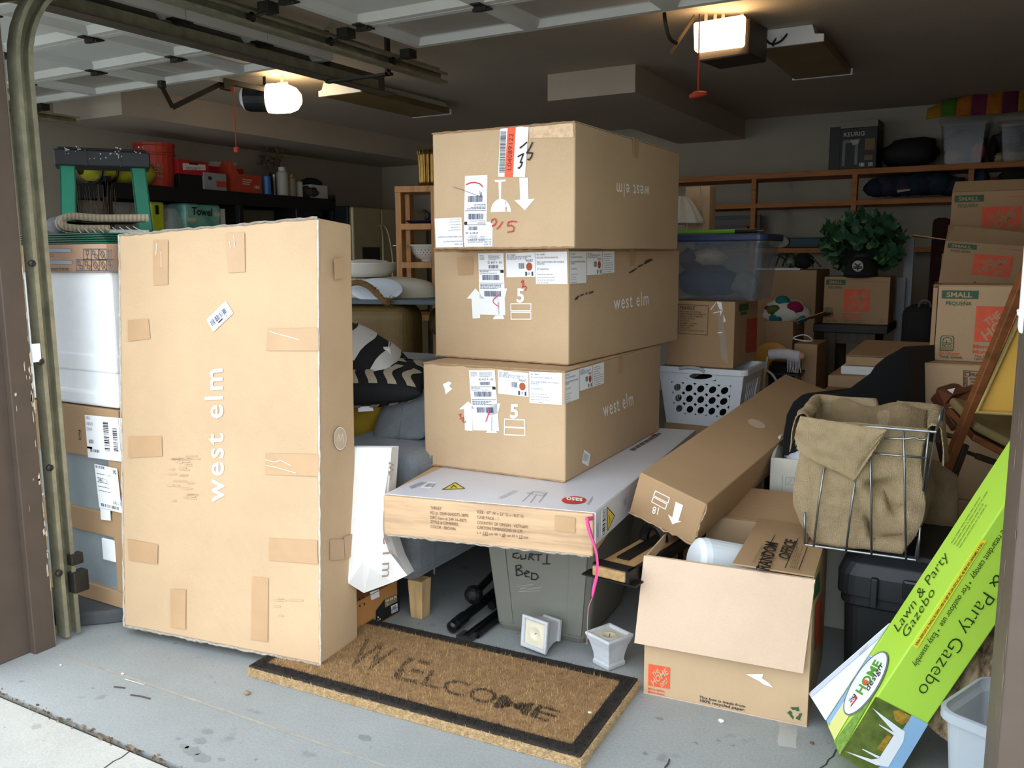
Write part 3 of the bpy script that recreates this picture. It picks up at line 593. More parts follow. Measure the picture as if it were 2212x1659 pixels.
q = [(1311, 1096), (1327, 1114), (1312, 1146)]; sf.poly('warning_sign', yel, [q], TB.t, 1); sf.strokes('warning_sign_edge', black, [q + q[:1], [(1314, 1112), (1317, 1124), (1314, 1132)]], .003, TB.t, 2); sf.rules('small_print', greyink, (1292, 1160), (1293, 1108), (1288, 1162), 3, TB.t, 2, 8)
sf.rules('small_print', greyink, (1352, 1090), (1352, 1062), (1346, 1094), 3, TB.t, 2, 8)
# pink flagging ribbon tied to the corner
rb = thing('flagging_ribbon', 'bright pink ribbon hanging from the corner of the flat white-lidded carton', 'ribbon', onz(1283, 1292, .2))
D = (sk(.69, 0, tz) - CAM).dot(_fw) - .03
pts = chaikin([at(1268, 1122, D), at(1274, 1150, D), at(1287, 1185, D - .01), at(1291, 1215, D - .01), at(1289, 1245, D - .01), at(1283, 1272, D), at(1280, 1290, D)], 2); wd_ = [.008, .01, .011, .009, .007, .006, .006, .008, .010, .010, .008, .004]
b = MB(); n_ = len(pts)
def rw(u): i = min(u * (len(wd_) - 1), len(wd_) - 1.001); k = int(i); return wd_[k] * (1 - i + k) + wd_[k + 1] * (i - k)
b.grid(lambda u, v: pts[min(int(u * (n_ - 1) + .5), n_ - 1)] + _ri * (v - .5) * rw(u) + _fw * .004 * sin(v * 6 + u * 9), n_, 3); b.obj('ribbon', mat('pink_plastic', '#ee4f94', rough=.45), rb, thick=.0008, smooth=True)
MB().tube(chaikin([at(1280, 1290, D), at(1271, 1310, D), at(1269, 1340, D), at(1268, 1392, D + .02)], 2), .0009, 5).obj('string', mat('pink_string', '#c98a94', rough=.7), rb)
MB().tube([sk(.684, .002, tz - .012), at(1268, 1122, D) + _fw * .004, at(1268, 1122, D)], [.007, .006, .005], 6).obj('knot', MATS['pink_plastic'], rb)
# ---- the three stacked boxes
def WEbox(lab, apx, B_, C_, h, seed, k=.75):
    yv = C_ - B_; xw = yv.cross(V((0, 0, 1))).normalized(); d_ = ray(*apx)
    # width: where the left edge is seen
    den = xw.x * d_.y - xw.y * d_.x; w = (B_.x * d_.y - B_.y * d_.x) / den
    A_ = B_ - xw * w; return Carton(lab, A_, xw, yv.length, w, h, y=yv, m='kraft', seed=seed, bevel=.006, bulge=.0018)
z3 = tz + .0025
W3 = WEbox('bottom brown box of the stack of three, on the white-lidded carton, torn scrap on front', (918, 1008), onz(1221, 1043, z3), onz(1424, 930, z3), .374, 5)
z2 = z3 + .379
W2 = WEbox('middle one of three stacked brown boxes, black scuffs along its side', (941, 778), onz(1228, 790, z2), onz(1464, 735, z2), .392, 6)
z1 = z2 + .397
a1, b1, c1_ = at(938, 538, 3.02), at(1241, 530, 2.75), at(1464, 528, 3.62)
W1 = WEbox('topmost brown box of the stack, printed upside down, with orange barcode strip', (938, 538), V((b1.x, b1.y, z1)), V((c1_.x, c1_.y, z1)), .39, 7)
cM = cc(700, 450)
def pm(F_, name, m, pts, par, lay=1): return F_.poly(name, m, [cM(*pts)], par, lay)
for Bx, dx, sh in ((W2, 0, None), (W3, 1, None)):
    f = Bx.front; t = Bx.t
    if dx == 0:
        arrow = [(852, 540), (905, 478), (960, 540), (930, 540), (933, 656), (888, 658), (882, 540)]; foot = [(1022, 640), (1068, 638), (1078, 660), (1008, 662)]; stem = [(1036, 560), (1048, 560), (1050, 640), (1038, 640)]; bowl = [(1000, 480), (1094, 478), (1078, 545), (1050, 562), (1020, 555)]
        sl = ((921, 270), (1073, 267), (932, 634)); sk_ = ((1086, 268), (1260, 262), (1090, 412)); tx = ((1262, 262), (1452, 258), (1266, 452)); st2 = ((1468, 258), (1566, 258), (1468, 452)); sk2 = ((1568, 258), (1660, 257), (1568, 400)); st3 = ((1662, 258), (1733, 256), (1662, 389))
        five = [('5', (1152, 560), (1196, 560), (1152, 480), .03)]; bx = [frame_lines(1117, 570, 1237, 612), frame_lines(1118, 621, 1237, 662)]; we = [('west elm', (1730, 606), (1936, 574), (1728, 520), .005)]; dial = None
    else:
        arrow = [(806, 1200), (862, 1152), (905, 1195), (885, 1198), (888, 1330), (842, 1326), (838, 1200)]; foot = [(980, 1326), (1024, 1326), (1036, 1342), (965, 1340)]; stem = [(1000, 1240), (1008, 1240), (1006, 1326), (998, 1326)]; bowl = [(960, 1168), (1054, 1165), (1040, 1222), (1010, 1240), (975, 1230)]
        sl = ((865, 968), (1020, 966), (892, 1326)); sk_ = ((1040, 966), (1222, 985), (1042, 1106)); tx = ((1226, 975), (1422, 984), (1228, 1162)); st2 = ((1436, 985), (1523, 960), (1436, 1168)); sk2 = ((1525, 958), (1602, 938), (1525, 1092)); st3 = ((1604, 937), (1671, 918), (1604, 1068))
        five = [('5', (1112, 1250), (1162, 1250), (1112, 1172), .03)]; bx = [[(1080, 1258), (1200, 1264), (1200, 1310), (1079, 1304), (1080, 1258)], [(1079, 1308), (1201, 1314), (1201, 1357), (1078, 1351), (1079, 1308)]]; we = [('west elm', (1668, 1248), (1846, 1172), (1660, 1160), .005)]
    pm(f, 'arrow_symbol', white, arrow, t); pm(f, 'glass_symbol', white, bowl, t); pm(f, 'glass_symbol', white, stem, t); pm(f, 'glass_symbol', white, foot, t)
    ship_label(f, cM(sl[0]), cM(sl[1]), cM(sl[2]), t, seed=3 + dx); sku_label(f, cM(sk_[0]), cM(sk_[1]), cM(sk_[2]), t); text_label(f, cM(tx[0]), cM(tx[1]), cM(tx[2]), t)
    R_ = Bx.right; text_label(R_, cM(st2[0]), cM(st2[1]), cM(st2[2]), t, 8); sku_label(R_, cM(sk2[0]), cM(sk2[1]), cM(sk2[2]), t, 5); A = Aff(R_, cM(st3[0]), cM(st3[1]), cM(st3[2])); A.poly('text_label', label_m, [rect(0, 0, 1, 1)], t, 1); A.rules('small_print', greyink, (.08, .95), (.9, .95), (.08, .04), 9, t, 2, 5, .25)
    cv = lambda L_: [(s, cM(a), cM(b_), cM(c_), *r) for s, a, b_, c_, *r in L_]
    f.text('numeral', white, cv(five), t, 2); f.strokes('symbol_frame', white, [cM(*q) for q in bx], .0035, t, 2); R_.text('lettering', white, cv(we), t, 2)
W2.front.strokes('red_scribble', red, [cM((1180, 440), (1188, 428), (1194, 436), (1186, 446), (1180, 440)), cM((1194, 436), (1186, 468)), cM((1196, 452), (1184, 482)), cM((1192, 470), (1204, 464), (1212, 474), (1202, 492))], .0025, W2.t, 4)
W2.front.strokes('pink_scribble', mat('pink_marker', '#e0407c', rough=.5), [cM(*[(1046 - 34 * sin(pi * k / 9) , 520 + 66 * k / 9) for k in range(10)])], .003, W2.t, 5)
W3.front.strokes('red_scribble', red, [cM((806, 1232), (822, 1228), (814, 1240), (824, 1252), (812, 1258)), cM((836, 1244), (826, 1272)), cM((838, 1258), (836, 1278), (850, 1276), (846, 1268))], .0025, W3.t, 4)
W3.front.strokes('pink_scribble', MATS['pink_marker'], [cM((990, 1200), (984, 1230), (976, 1255), (970, 1272))], .004, W3.t, 5)
pm(W3.front, 'torn_paper_scrap', label_m, [(710, 1050), (745, 1034), (764, 1042), (750, 1062), (768, 1078), (728, 1112), (722, 1080)], W3.t, 2)
pm(W3.right, 'sticker', label_m, [(1552, 1440), (1590, 1470), (1578, 1542), (1538, 1520)], W3.t, 1); W3.right.rules('small_print', greyink, cM((1545, 1500)), cM((1575, 1520)), cM((1552, 1455)), 5, W3.t, 2, 4)
scm = mat('black_scuff', '#4a4038', rough=.8)
W2.right.strokes('black_scuff', scm, [cM((1820, 385), (1850, 368)), cM((1832, 380), (1862, 360)), cM((1872, 350), (1900, 336)), cM((1908, 332), (1960, 306)), cM((1915, 320), (1950, 304)), cM((1500, 538), (1520, 524)), cM((1530, 520), (1545, 514)), cM((1560, 512), (1568, 506)), cM((1580, 506), (1604, 498)), cM((1496, 545), (1512, 536))], .006, W2.t, 3)
pm(W2.front, 'tape_patch', MATS['kraft_tape'], [(795, 290), (890, 288), (890, 395), (800, 400)], W2.t, .8)
# top box (upside down)
c7 = cc(920, 250, .25316); f = W1.front; t = W1.t
A = Aff(f, c7((527, 1098)), c7((308, 1098)), c7((527, 503)))
ship_label(f, c7((515, 1085)), c7((325, 1085)), c7((527, 505)), t, seed=11)
g = Aff(f, c7((75, 878)), c7((305, 868)), c7((88, 1125))); p = g.poly('text_label', label_m, [rect(0, 0, 1, 1)], t, .8)
g.text('lettering', ink, [('SKU: 1466250', (.98, .88), (.7, .88), (.98, .93)), ('DES: CLASSIC CAFE DN CH WALNUT MCJ', (.98, .78), (.3, .78), (.98, .83)), ('DESC: CHAISE DE REPAS CAFE CLASSIQUE', (.98, .62), (.1, .62), (.98, .67))], p, 2); g.rules('small_print', greyink, (.95, .04), (.3, .04), (.95, .5), 5, p, 2, 3, .2)
g = Aff(f, c7((330, 910)), c7((570, 905)), c7((330, 1117))); p = g.poly('product_label', label_m, [rect(0, 0, 1, 1)], t, .7)
g.text('lettering', ink, [('SKU: 1466250', (.96, .88), (.7, .88), (.96, .95)), ('DES: CLASSIC CAFE DN CH WALNUT MCJ', (.96, .78), (.12, .78), (.96, .85)), ('BOX SIZE: 36.58" x 21.85" x 15.78"', (.96, .68), (.2, .68), (.96, .75))], p, 2)
# orange barcode strip folding over the top edge
Q = [c7(q) for q in ((636, 112), (880, 84), (846, 524), (616, 520))]; A = Aff(f, Q[0], Q[1], Q[3])
p = f.poly('barcode_strip', label_m, [Q], t, 1); f.poly('orange_band', mat('orange_label', '#ef5d33', rough=.5), [[c7(q) for q in ((700, 104), (768, 96), (744, 524), (672, 522))]], p, 2)
f.bars('barcode', black, [(c7((674, 488)), c7((688, 130)), c7((626, 488)), 60)], p, 2, 4)
f.text('lettering', mat('orange_dark_ink', '#6b2c1c', rough=.6), [('L04089122', c7((730, 465)), c7((748, 152)), c7((694, 465)))], p, 3)
f.strokes('handwriting', black, [[c7(q) for q in ((806, 276), (830, 258), (864, 228))], [c7(q) for q in ((912, 230), (896, 266), (864, 318), (880, 318), (912, 320), (905, 350), (885, 376), (872, 372))], [c7(q) for q in ((790, 350), (812, 336), (836, 326), (808, 400), (826, 398), (818, 425), (800, 448), (790, 446))]], .005, p, 4)
W1.topf.poly('barcode_strip', label_m, [[f.px(*Q[0]) and Q[0], Q[1], (Q[1][0] + 4, Q[1][1] - 2.5), (Q[0][0] + 4, Q[0][1] - 2.5)]], t, 1) if False else None
f.poly('arrow_symbol', white, [[c7(q) for q in ((798, 530), (872, 528), (876, 712), (930, 708), (846, 808), (756, 720), (806, 716))]], t, 1)
gl = [(585, 550), (684, 543), (678, 562), (646, 564), (642, 708)] + [(640 + 86 * sin(a), 712 + 110 * (1 - cos(a)) if False else 822 - 112 * cos(a)) for a in [pi / 2 * k / 8 for k in range(1, 9)]] + [(690, 816), (696, 790), (682, 760), (690, 735), (676, 732), (684, 768), (676, 792), (682, 818)] + [(640 - 86 * sin(a), 822 - 112 * cos(a)) for a in [pi / 2 * k / 8 for k in range(8, 0, -1)]] + [(626, 708), (620, 566), (594, 566)]
f.poly('glass_symbol', white, [[c7(q) for q in gl]], t, 1)
f.strokes('red_scribble', red, [[c7(q) for q in ((562, 915), (570, 884), (596, 882), (606, 905), (594, 930), (572, 938), (576, 948))], [c7(q) for q in ((658, 905), (636, 940), (610, 966))], [c7(q) for q in ((778, 904), (740, 900), (708, 908), (700, 940), (734, 936), (756, 955), (750, 985), (700, 994))], [c7(q) for q in ((350, 588), (385, 572), (425, 570), (462, 580), (488, 605))]], .004, t, 5)
f.strokes('pen_line', mat('pen_ink', '#5a5360', rough=.6), [[c7(q) for q in ((234, 608), (300, 628), (400, 665), (488, 696))], [c7(q) for q in ((463, 640), (470, 690), (476, 650), (482, 690))]], .0015, t, 5)
W1.right.text('lettering', white, [('west elm', c7((1905, 602)), c7((1624, 574)), c7((1905, 706)), .005)], t, 2)
f.poly('tape_patch', mat('crinkled_tape', '#d9b891', rough=.25, kind='two', col2='#c39d72', vs=60), [[c7(q) for q in ((882, 98), (1255, 62), (1262, 185), (885, 190))]], t, 1.2)
for Bx, s_ in ((W1, 1), (W2, 2), (W3, 3)):
    M = Bx.M; edge_tape(Bx.t, M @ V((0, -.001, .003)), M @ V((Bx.w, -.001, .003)), .003, 30, s_, mat('edge_tape_kraft', '#a88763', rough=.4, var=.2, vs=50), .0015); edge_tape(Bx.t, M @ V((0, -.001, Bx.h)), M @ V((Bx.w, -.001, Bx.h)), .003, 30, s_ + 9, MATS['edge_tape_kraft'], .002)
# ---- long narrow box slanting across
sc = 1.07; S0 = CAM + (V((-.939, 2.374, .547)) - CAM) * sc
LB = Carton('long narrow brown box tilted up from the open moving box towards the laundry basket', S0, (.952, -.065, -.300), 1.318 * sc, .217 * sc, .14 * sc, y=(.102, .989, .108), z=(.289, -.133, .948), m='kraft_dull', seed=9, bevel=.004, flaps=False)
f = LB.front; c2 = cc(1360, 1020, .20344)
f.poly('arrow_symbol', white, [c2((490, 312), (570, 350), (520, 515), (550, 522), (455, 552), (408, 448), (455, 478))], LB.t, 1)
f.strokes('symbol_frame', white, [c2((276, 198), (425, 272), (408, 328), (257, 248), (276, 198)), c2((255, 262), (398, 340), (380, 392), (236, 315), (255, 262))], .003, LB.t, 1)
f.text('numeral', white, [('18', c2((316, 378)), c2((252, 362)), c2((300, 452)), .01)], LB.t, 1)
tp = LB.topf; tp.poly('round_stamp', MATS['pale_stamp'], [[(1634 + 19 * cos(2 * pi * i / 20) , 916 + 8.5 * sin(2 * pi * i / 20) + 6 * cos(2 * pi * i / 20)) for i in range(20)]], LB.t, 1)
M = LB.M; edge_tape(LB.t, M @ V((LB.w, 0, 0)), M @ V((LB.w, 0, LB.h)), .004, 12, 5, MATS['edge_tape_kraft']); edge_tape(LB.t, M @ V((0, 0, 0)), M @ V((LB.w, 0, 0)), .004, 16, 6, MATS['edge_tape_kraft'])
# ================================================================ open moving box at the right front
A_, B_ = onz(1390, 1497, 0), onz(1743, 1571, 0); xw = (B_ - A_).normalized(); w = (B_ - A_).length; d = .46; h = .437; M = fr((A_.x, A_.y, 0), xw, V((0, 0, 1)).cross(xw)); th_ = .0045
HB = thing('open_moving_box', 'open brown moving box in front, pale front flap hanging down, plain white roll inside', 'box', A_, M=M.copy())
MB(M).box(0, 0, 0, w, d, .004).obj('bottom', kraft_in, HB)
for a in ((0, 0, w, th_), (0, d - th_, w, d)): MB(M).box(a[0], a[1], .002, a[2], a[3], h).obj('side', kraft, HB, bevel=.001)
for a in ((0, th_, th_, d - th_), (w - th_, th_, w, d - th_)): MB(M).box(a[0], a[1], .002, a[2], a[3], h).obj('side', kraft, HB, bevel=.001)
FM = M
f = Face(M @ V((0, -.001, 0)), M.col[0][:3], (0, 0, 1)); F0 = Face(M @ V((0, -.028, 0)), M.col[0][:3], (0, 0, 1))
lo = [F0.px(1371, 1388), F0.px(1735, 1454)]; hi = [M @ V((-.004, -.004, h)), M @ V((w + .004, -.004, h))]
MB().slab([lo[0], lo[1], hi[1], hi[0]], .004).obj('front_flap', kraft_in, HB)
def hing(p, q, u, ang_pts): return [p, q] + ang_pts
bt = [M @ V((0, d, h)), M @ V((w, d, h))]
MB().slab([bt[0], bt[1], bt[1] + V((0.01, .20, .056)), bt[0] + V((-.0, .20, .056))], .004).obj('back_flap', kraft3, HB)
fl0 = [M @ V((w, .004, h + .002)), M @ V((w, d - .004, h + .002))]; fin = [at(1635, 1134, 2.55), at(1573, 1228, 2.3)]
fin = [M @ V((w - .215, d - .02, h + .015)), M @ V((w - .222, .006, h + .006))]
MB().slab([fl0[0], fl0[1], fin[0], fin[1]], .004).obj('right_flap', kraft3, HB)
MB().slab([M @ V((0, .004, h)), M @ V((-.012, .004, h - .2)), M @ V((-.012, d - .004, h - .2)), M @ V((0, d - .004, h))], .004).obj('left_flap', kraft3, HB)
rf = Face(fl0[0] + V((0, 0, .0045)), fl0[1] - fl0[0], fin[0] - fl0[1]); rf.O = rf.O + rf.n * .003
mk = mat('marker_black', '#211d1b', rough=.5); c2 = cc(1360, 1020, .20344)
rf.text('handwriting', mk, [('RANDOM', c2((1480, 1050)), c2((1575, 760)), c2((1345, 1022)), .03), ('OFFICE', c2((1690, 935)), c2((1770, 735)), c2((1575, 905)), .03)], HB, 2)
rf.text('lettering', brown_ink, [('CONTENTS/CONTENIDO', c2((1330, 968)), c2((1430, 785)), c2((1298, 965)))], HB, 2)
rf.strokes('writing_line', mk, [c2((1345, 1030), (1545, 668)), c2((1650, 1022), (1790, 705)), c2((1795, 1042), (1888, 800))], .0025, HB, 2); rf.rules('small_print', brown_ink, c2((1770, 1030)), c2((1850, 760)), c2((1690, 1020)), 4, HB, 2, 6, .3)
hd_logo(f, (1400, 1480), (1446.5, 1488), (1401, 1434), HB, kraft)
f.text('lettering', orange, [('More saving.', (1400, 1489), (1437, 1496), (1400, 1484), .02), ('More doing.', (1400, 1496), (1436, 1503), (1400, 1491), .02)], HB, 1)
f.text('lettering', orange, [('More saving.', (1400, 1489 + 2), (1437, 1498), (1400, 1484 + 1)), ('More doing.', (1400, 1497), (1435, 1504), (1400, 1491))], HB, 2) if False else None
c5 = cc(1412, 1059)
f.text('lettering', orange, [('More saving.', (1400.5, 1491.5), (1437, 1499.5), (1400.5, 1486.5), .02)], HB, 1) if False else None
f.text('lettering', black, [('This box is made from', c5((270, 1240)), c5((546, 1298)), c5((272, 1226)), .015), ('100% recycled paper.', c5((276, 1262)), c5((546, 1320)), c5((278, 1246)), .015)], HB, 1)
# recycling arrows
cx, cy = c5((845, 1332)); b = []
for k in range(3):
    a = 2 * pi * k / 3 - pi / 2
    def q(r, aa): return (cx + r * cos(aa) * 1.05, cy + r * sin(aa) + r * cos(aa) * .2)
    b += [[q(15, a - .75), q(15, a + .35), q(8.5, a + .25), q(8.5, a - .7)], [q(18, a + .35), q(11, a + .95), q(5.5, a + .25)]]
f.poly('recycling_symbol', green_ink, b, HB, 1)
rs = Face(M @ V((w + .001, 0, 0)), M.col[1][:3], (0, 0, 1)); rs.poly('side_print', green_ink, [c5((955, 560), (992, 480), (990, 600), (955, 660))], HB, 1); rs.poly('side_print', orange, [c5((965, 690), (1003, 610), (1000, 900), (960, 960))], HB, 1)
f.poly('torn_paper_scrap', label_m, [c5((552, 1098), (656, 1096), (648, 1122), (690, 1150), (714, 1178), (660, 1160), (632, 1140))], HB, 2)
tpz = thing('loose_tape', 'strip of clear tape dangling from the lower corner of the open moving box', 'tape', onz(1700, 1615, 0))
q0 = [f.px(1678, 1555) + f.n * .004, f.px(1715, 1560) + f.n * .004]; g0 = [onz(1686, 1612, .002), onz(1726, 1618, .002)]
b = MB(); b.grid(lambda u, v: (q0[0].lerp(q0[1], v)).lerp(g0[0].lerp(g0[1], v), u) + V((.006 * sin(5 * u), -.01 * sin(pi * u), .012 * sin(pi * u))), 12, 4); b.obj('strip', cleartape, tpz, smooth=True)
# white roll sticking out
rl = thing('white_roll', 'plain white roll lying in the open moving box', 'roll', M @ V((.2, .2, .3)))
P0 = M @ V((.115, .12, h - .035)); P1 = M @ V((.43, .34, h - .13)); ax = (P1 - P0); L_ = ax.length; fy = fr(P0, ax.cross(V((0, 0, 1))), V((0, 0, 1)), ax)
MB().lathe([(0, .0), (.05, 0), (.066, .012), (.07, .03), (.07, L_), (0, L_)], fy, 28).obj('paper', mat('roll_paper', '#e4ecf2', rough=.6), rl, smooth=False)
# ================================================================ doormat
mt = [onz(535, 1460, .0), onz(1255, 1662, .0), onz(1392, 1490, .0)]; U_ = (mt[1] - mt[0]); Wv = mt[2] - mt[1]; O_ = mt[0]; lx = U_.length; ly = Wv.length; ux, uy = U_ / lx, (Wv - U_ * (Wv.dot(U_) / lx / lx)).normalized()
dm = thing('doormat', 'thick coir welcome mat with black border, one corner under the tall brown box', 'mat', O_, M=fr(O_, ux, uy, (0, 0, 1))); Mm = fr(O_, ux, uy, (0, 0, 1)); hm = .034
coir = mat('coir', '#a28058', rough=.95, var=.3, vs=30, bump=.8, bs=300); coirb = mat('coir_black', '#342f29', rough=.95, var=.4, vs=40, bump=.8, bs=300); coirs = mat('coir_side', '#cdb084', rough=.95, var=.3, vs=60, bump=.9, bs=300)
bw = .045
MB(Mm).box(0, 0, .001, lx, ly, hm - .006).obj('base', coirs, dm)
MB(Mm).box(bw, bw, hm - .008, lx - bw, ly - bw, hm).obj('field', coir, dm)
MB(Mm).box(.004, .004, hm - .008, lx - .004, bw, hm).box(.004, ly - bw, hm - .008, lx - .004, ly - .004, hm).box(.004, bw, hm - .008, bw, ly - bw, hm).box(lx - bw, bw, hm - .008, lx - .004, ly - bw, hm).obj('border', coirb, dm)
FMt = FaceUV(Mm @ V((0, 0, hm)), ux, uy)
def letters_of(s):
    out = []; vs, fs, x0, x1 = textmesh(s, .02); return vs, fs, x0, x1
word = [('W', .15, .24, .13), ('E', .32, .22, .12), ('L', .455, .20, .10), ('C', .56, .155, .13), ('O', .70, .165, .12), ('M', .83, .135, .13), ('E', .965, .13, .10)]
ltri = []
cap = .13
W_ = lambda s, u0, u1, v0, cap: (s, (u0, v0), (u1, v0), (u0, v0 + cap), .01)
cm = cc(700, 1059); Iv = Mm.inverted(); fm = Face(Mm @ V((0, 0, hm)), ux, uy)
for s, a, b_, c_, dens in (('W', (110, 1040), (330, 1090), (250, 890), .5), ('E', (400, 1125), (555, 1160), (500, 1000), .55), ('L', (575, 1165), (675, 1190), (640, 1075), .6), ('C', (690, 1205), (840, 1240), (735, 1125), .6), ('O', (850, 1250), (1015, 1285), (890, 1172), .9), ('M', (1010, 1295), (1210, 1350), (1060, 1222), 1), ('E', (1225, 1352), (1365, 1394), (1280, 1283), 1)):
    P3 = [Iv @ fm.px(*cm(q)) for q in (a, b_, c_)]; vs, fs, x0, x1 = textmesh(s, .005)
    P2 = [tuple((P3[0] + (P3[1] - P3[0]) * ((p[0] - x0) / (x1 - x0)) + (P3[2] - P3[0]) * (p[1] / CAPH))[:2]) for p in vs]
    for q in fs:
        for a3 in tessellate_polygon([[V((*P2[i], 0)) for i in q]]): ltri.append((P2[q[a3[0]]], P2[q[a3[1]]], P2[q[a3[2]]], dens))
rnd = random.Random(11)
def fibres(name, m, pts, ln, r, tilt=.5, seed=0):
    b = MB(Mm); rn = random.Random(seed); vs = []; fs = []
    for (x, y, z) in pts:
        a = rn.uniform(0, 2 * pi); t = rn.uniform(.1, tilt); d_ = V((cos(a) * sin(t), sin(a) * sin(t), cos(t))) * ln * rn.uniform(.5, 1.2); s_ = V((-sin(a), cos(a), 0)) * r; p = V((x, y, z)); k = len(vs)
        vs += [p - s_, p + s_, p + d_]; fs.append((k, k + 1, k + 2))
    b.add(vs, fs); o = b.obj(name, m, dm); o['kind'] = 'stuff'; return o
fld = [(rnd.uniform(.01, lx - .01), rnd.uniform(.01, ly - .01), hm - .003) for _ in range(52000)]
inb = lambda p: p[0] < bw or p[0] > lx - bw or p[1] < bw or p[1] > ly - bw
fibres('fibre', coir, [p for p in fld if not inb(p)], .011, .0009, 1.35, 1); fibres('border_fibre', coirb, [p for p in fld if inb(p)] * 2, .011, .0011, 1.2, 2)
straw = mat('coir_light', '#c9a878', rough=.95); fibres('pale_fibre', straw, [p for p in fld[:9000] if not inb(p)], .016, .0007, 1.5, 4); fibres('dark_fibre', mat('coir_dark', '#6f5232', rough=.95), [p for p in fld[9000:24000] if not inb(p)], .012, .0008, 1.4, 5)
lp = []
for a, b_, c_, dens in ltri:
    ar = abs((b_[0] - a[0]) * (c_[1] - a[1]) - (c_[0] - a[0]) * (b_[1] - a[1])) / 2
    for _ in range(int(ar * 4.2e5 * dens) + (rnd.random() < (ar * 4.2e5 * dens) % 1)):
        r1, r2 = sqrt(rnd.random()), rnd.random(); x = a[0] * (1 - r1) + b_[0] * r1 * (1 - r2) + c_[0] * r1 * r2; y = a[1] * (1 - r1) + b_[1] * r1 * (1 - r2) + c_[1] * r1 * r2
        if noise.noise(V((x * 14, y * 14, 3))) > -.32: lp.append((x + rnd.gauss(0, .001), y + rnd.gauss(0, .001), hm - .002))
fibres('letter_fibre', coirb, lp, .008, .001, .7, 3)
eg = []
for _ in range(9000):
    e = rnd.choice('xxxxy'); k = rnd.random()
    eg.append((k * lx, .0, rnd.uniform(.002, hm - .004)) if e == 'x' else (lx, k * ly, rnd.uniform(.002, hm - .004)))
b = MB(Mm); vs = []; fs = []
for (x, y, z) in eg:
    o = V((0, -1, 0)) if y == 0. else V((1, 0, 0)); d_ = (o + V((rnd.gauss(0, .4), rnd.gauss(0, .4), rnd.gauss(.1, .5)))).normalized() * rnd.uniform(.004, .012); k = len(vs); p = V((x, y, z)) - o * .002
    s_ = V((0, 0, .001)) if rnd.random() < .5 else V((.001, .001, 0)); vs += [p - s_, p + s_, p + d_]; fs.append((k, k + 1, k + 2))
b.add(vs, fs); o = b.obj('edge_fibre', coirs, dm); o['kind'] = 'stuff'
# ================================================================ grey tote under the flat carton
a_, b_ = onz(1075, 1355, 0), onz(1265, 1392, 0)
gp = mat('grey_tote_plastic', '#77776e', rough=.5, var=.1, vs=5, bump=.05, bs=60)
xw = (b_ - a_).normalized(); Mt = fr(((a_ + b_) / 2)[:], xw, V((0, 0, 1)).cross(xw)); gt = thing('storage_tote', 'grey plastic storage tote with black handwriting, under the flat white-lidded carton', 'tote', (a_ + b_) / 2, M=Mt.copy())
def rrect(hw, y0, y1, r, n=5):
    out = []
    for cx, cy, a0 in ((hw - r, y1 - r, 0), (-hw + r, y1 - r, pi / 2), (-hw + r, y0 + r, pi), (hw - r, y0 + r, 1.5 * pi)):
        out += [(cx + r * cos(a0 + pi / 2 * k / n), cy + r * sin(a0 + pi / 2 * k / n)) for k in range(n + 1)]
    return out
def tub(M, secs, inner=.004, floor_z=.006):
    """open tub from stacked rounded rectangles (hw, y0, y1, r, z), with an inner wall"""
    b = MB(M); rings = [[(x, y, z) for x, y in rrect(hw, y0, y1, r)] for hw, y0, y1, r, z in secs]
    ins = [[(x, y, max(z, floor_z)) for x, y in rrect(hw - inner, y0 + inner, y1 - inner, max(r - inner, .002))] for hw, y0, y1, r, z in reversed(secs)]
    R_ = rings + ins; n = len(R_[0]); vs = [p for q in R_ for p in q]; fs = []
    for i in range(len(R_) - 1): fs += [(i * n + j, i * n + (j + 1) % n, (i + 1) * n + (j + 1) % n, (i + 1) * n + j) for j in range(n)]
    fs += [tuple(range(n - 1, -1, -1)), tuple(range((len(R_) - 1) * n, len(R_) * n))]; return b.add(vs, fs)
tub(Mt, [(.165, .0, .40, .03, 0), (.175, -.008, .41, .04, .02), (.212, -.035, .45, .045, .385), (.225, -.05, .46, .05, .39), (.225, -.05, .46, .05, .41)]).obj('body', gp, gt, smooth=False, bevel=.002)
MB(Mt).prism([(x, y, .4115) for x, y in rrect(.222, -.046, .455, .05)], (0, 0, .005)).obj('lid', gp, gt, bevel=.002)
tfc = Face(Mt @ V((0, -.0095, .02)), Mt.col[0][:3], Mt.to_3x3() @ V((0, -.0745, 1)))
tfc.O = tfc.O + tfc.n * .002
c4 = cc(700, 1059); cv4 = lambda L_: [c4(q) for q in L_]
tfc.strokes('handwriting', mk, [cv4(q) for q in (((1160, 375), (1130, 380), (1128, 398), (1158, 408), (1165, 400)), ((1172, 385), (1178, 412), (1205, 408), (1205, 385)), ((1222, 415), (1228, 380), (1250, 382), (1232, 398), (1252, 418)), ((1260, 385), (1300, 384)), ((1280, 385), (1278, 420)), ((1332, 385), (1328, 440)), ((1304, 440), (1348, 440)),
    ((1146, 452), (1150, 505)), ((1144, 452), (1172, 448), (1178, 462), (1152, 474), (1178, 482), (1186, 500), (1160, 510), (1146, 508)), ((1200, 500), (1226, 490), (1212, 480), (1196, 495), (1204, 515), (1226, 518)), ((1240, 495), (1238, 532)), ((1238, 494), (1268, 500), (1280, 518), (1264, 534), (1238, 532)))], .004, gt, 1)
tfc.strokes('scratch', mat('pale_scratch', '#a3a39b', rough=.6), [cv4(((1150, 575), (1250, 560), (1170, 590), (1300, 580), (1160, 605), (1290, 600)))], .0015, gt, 1)
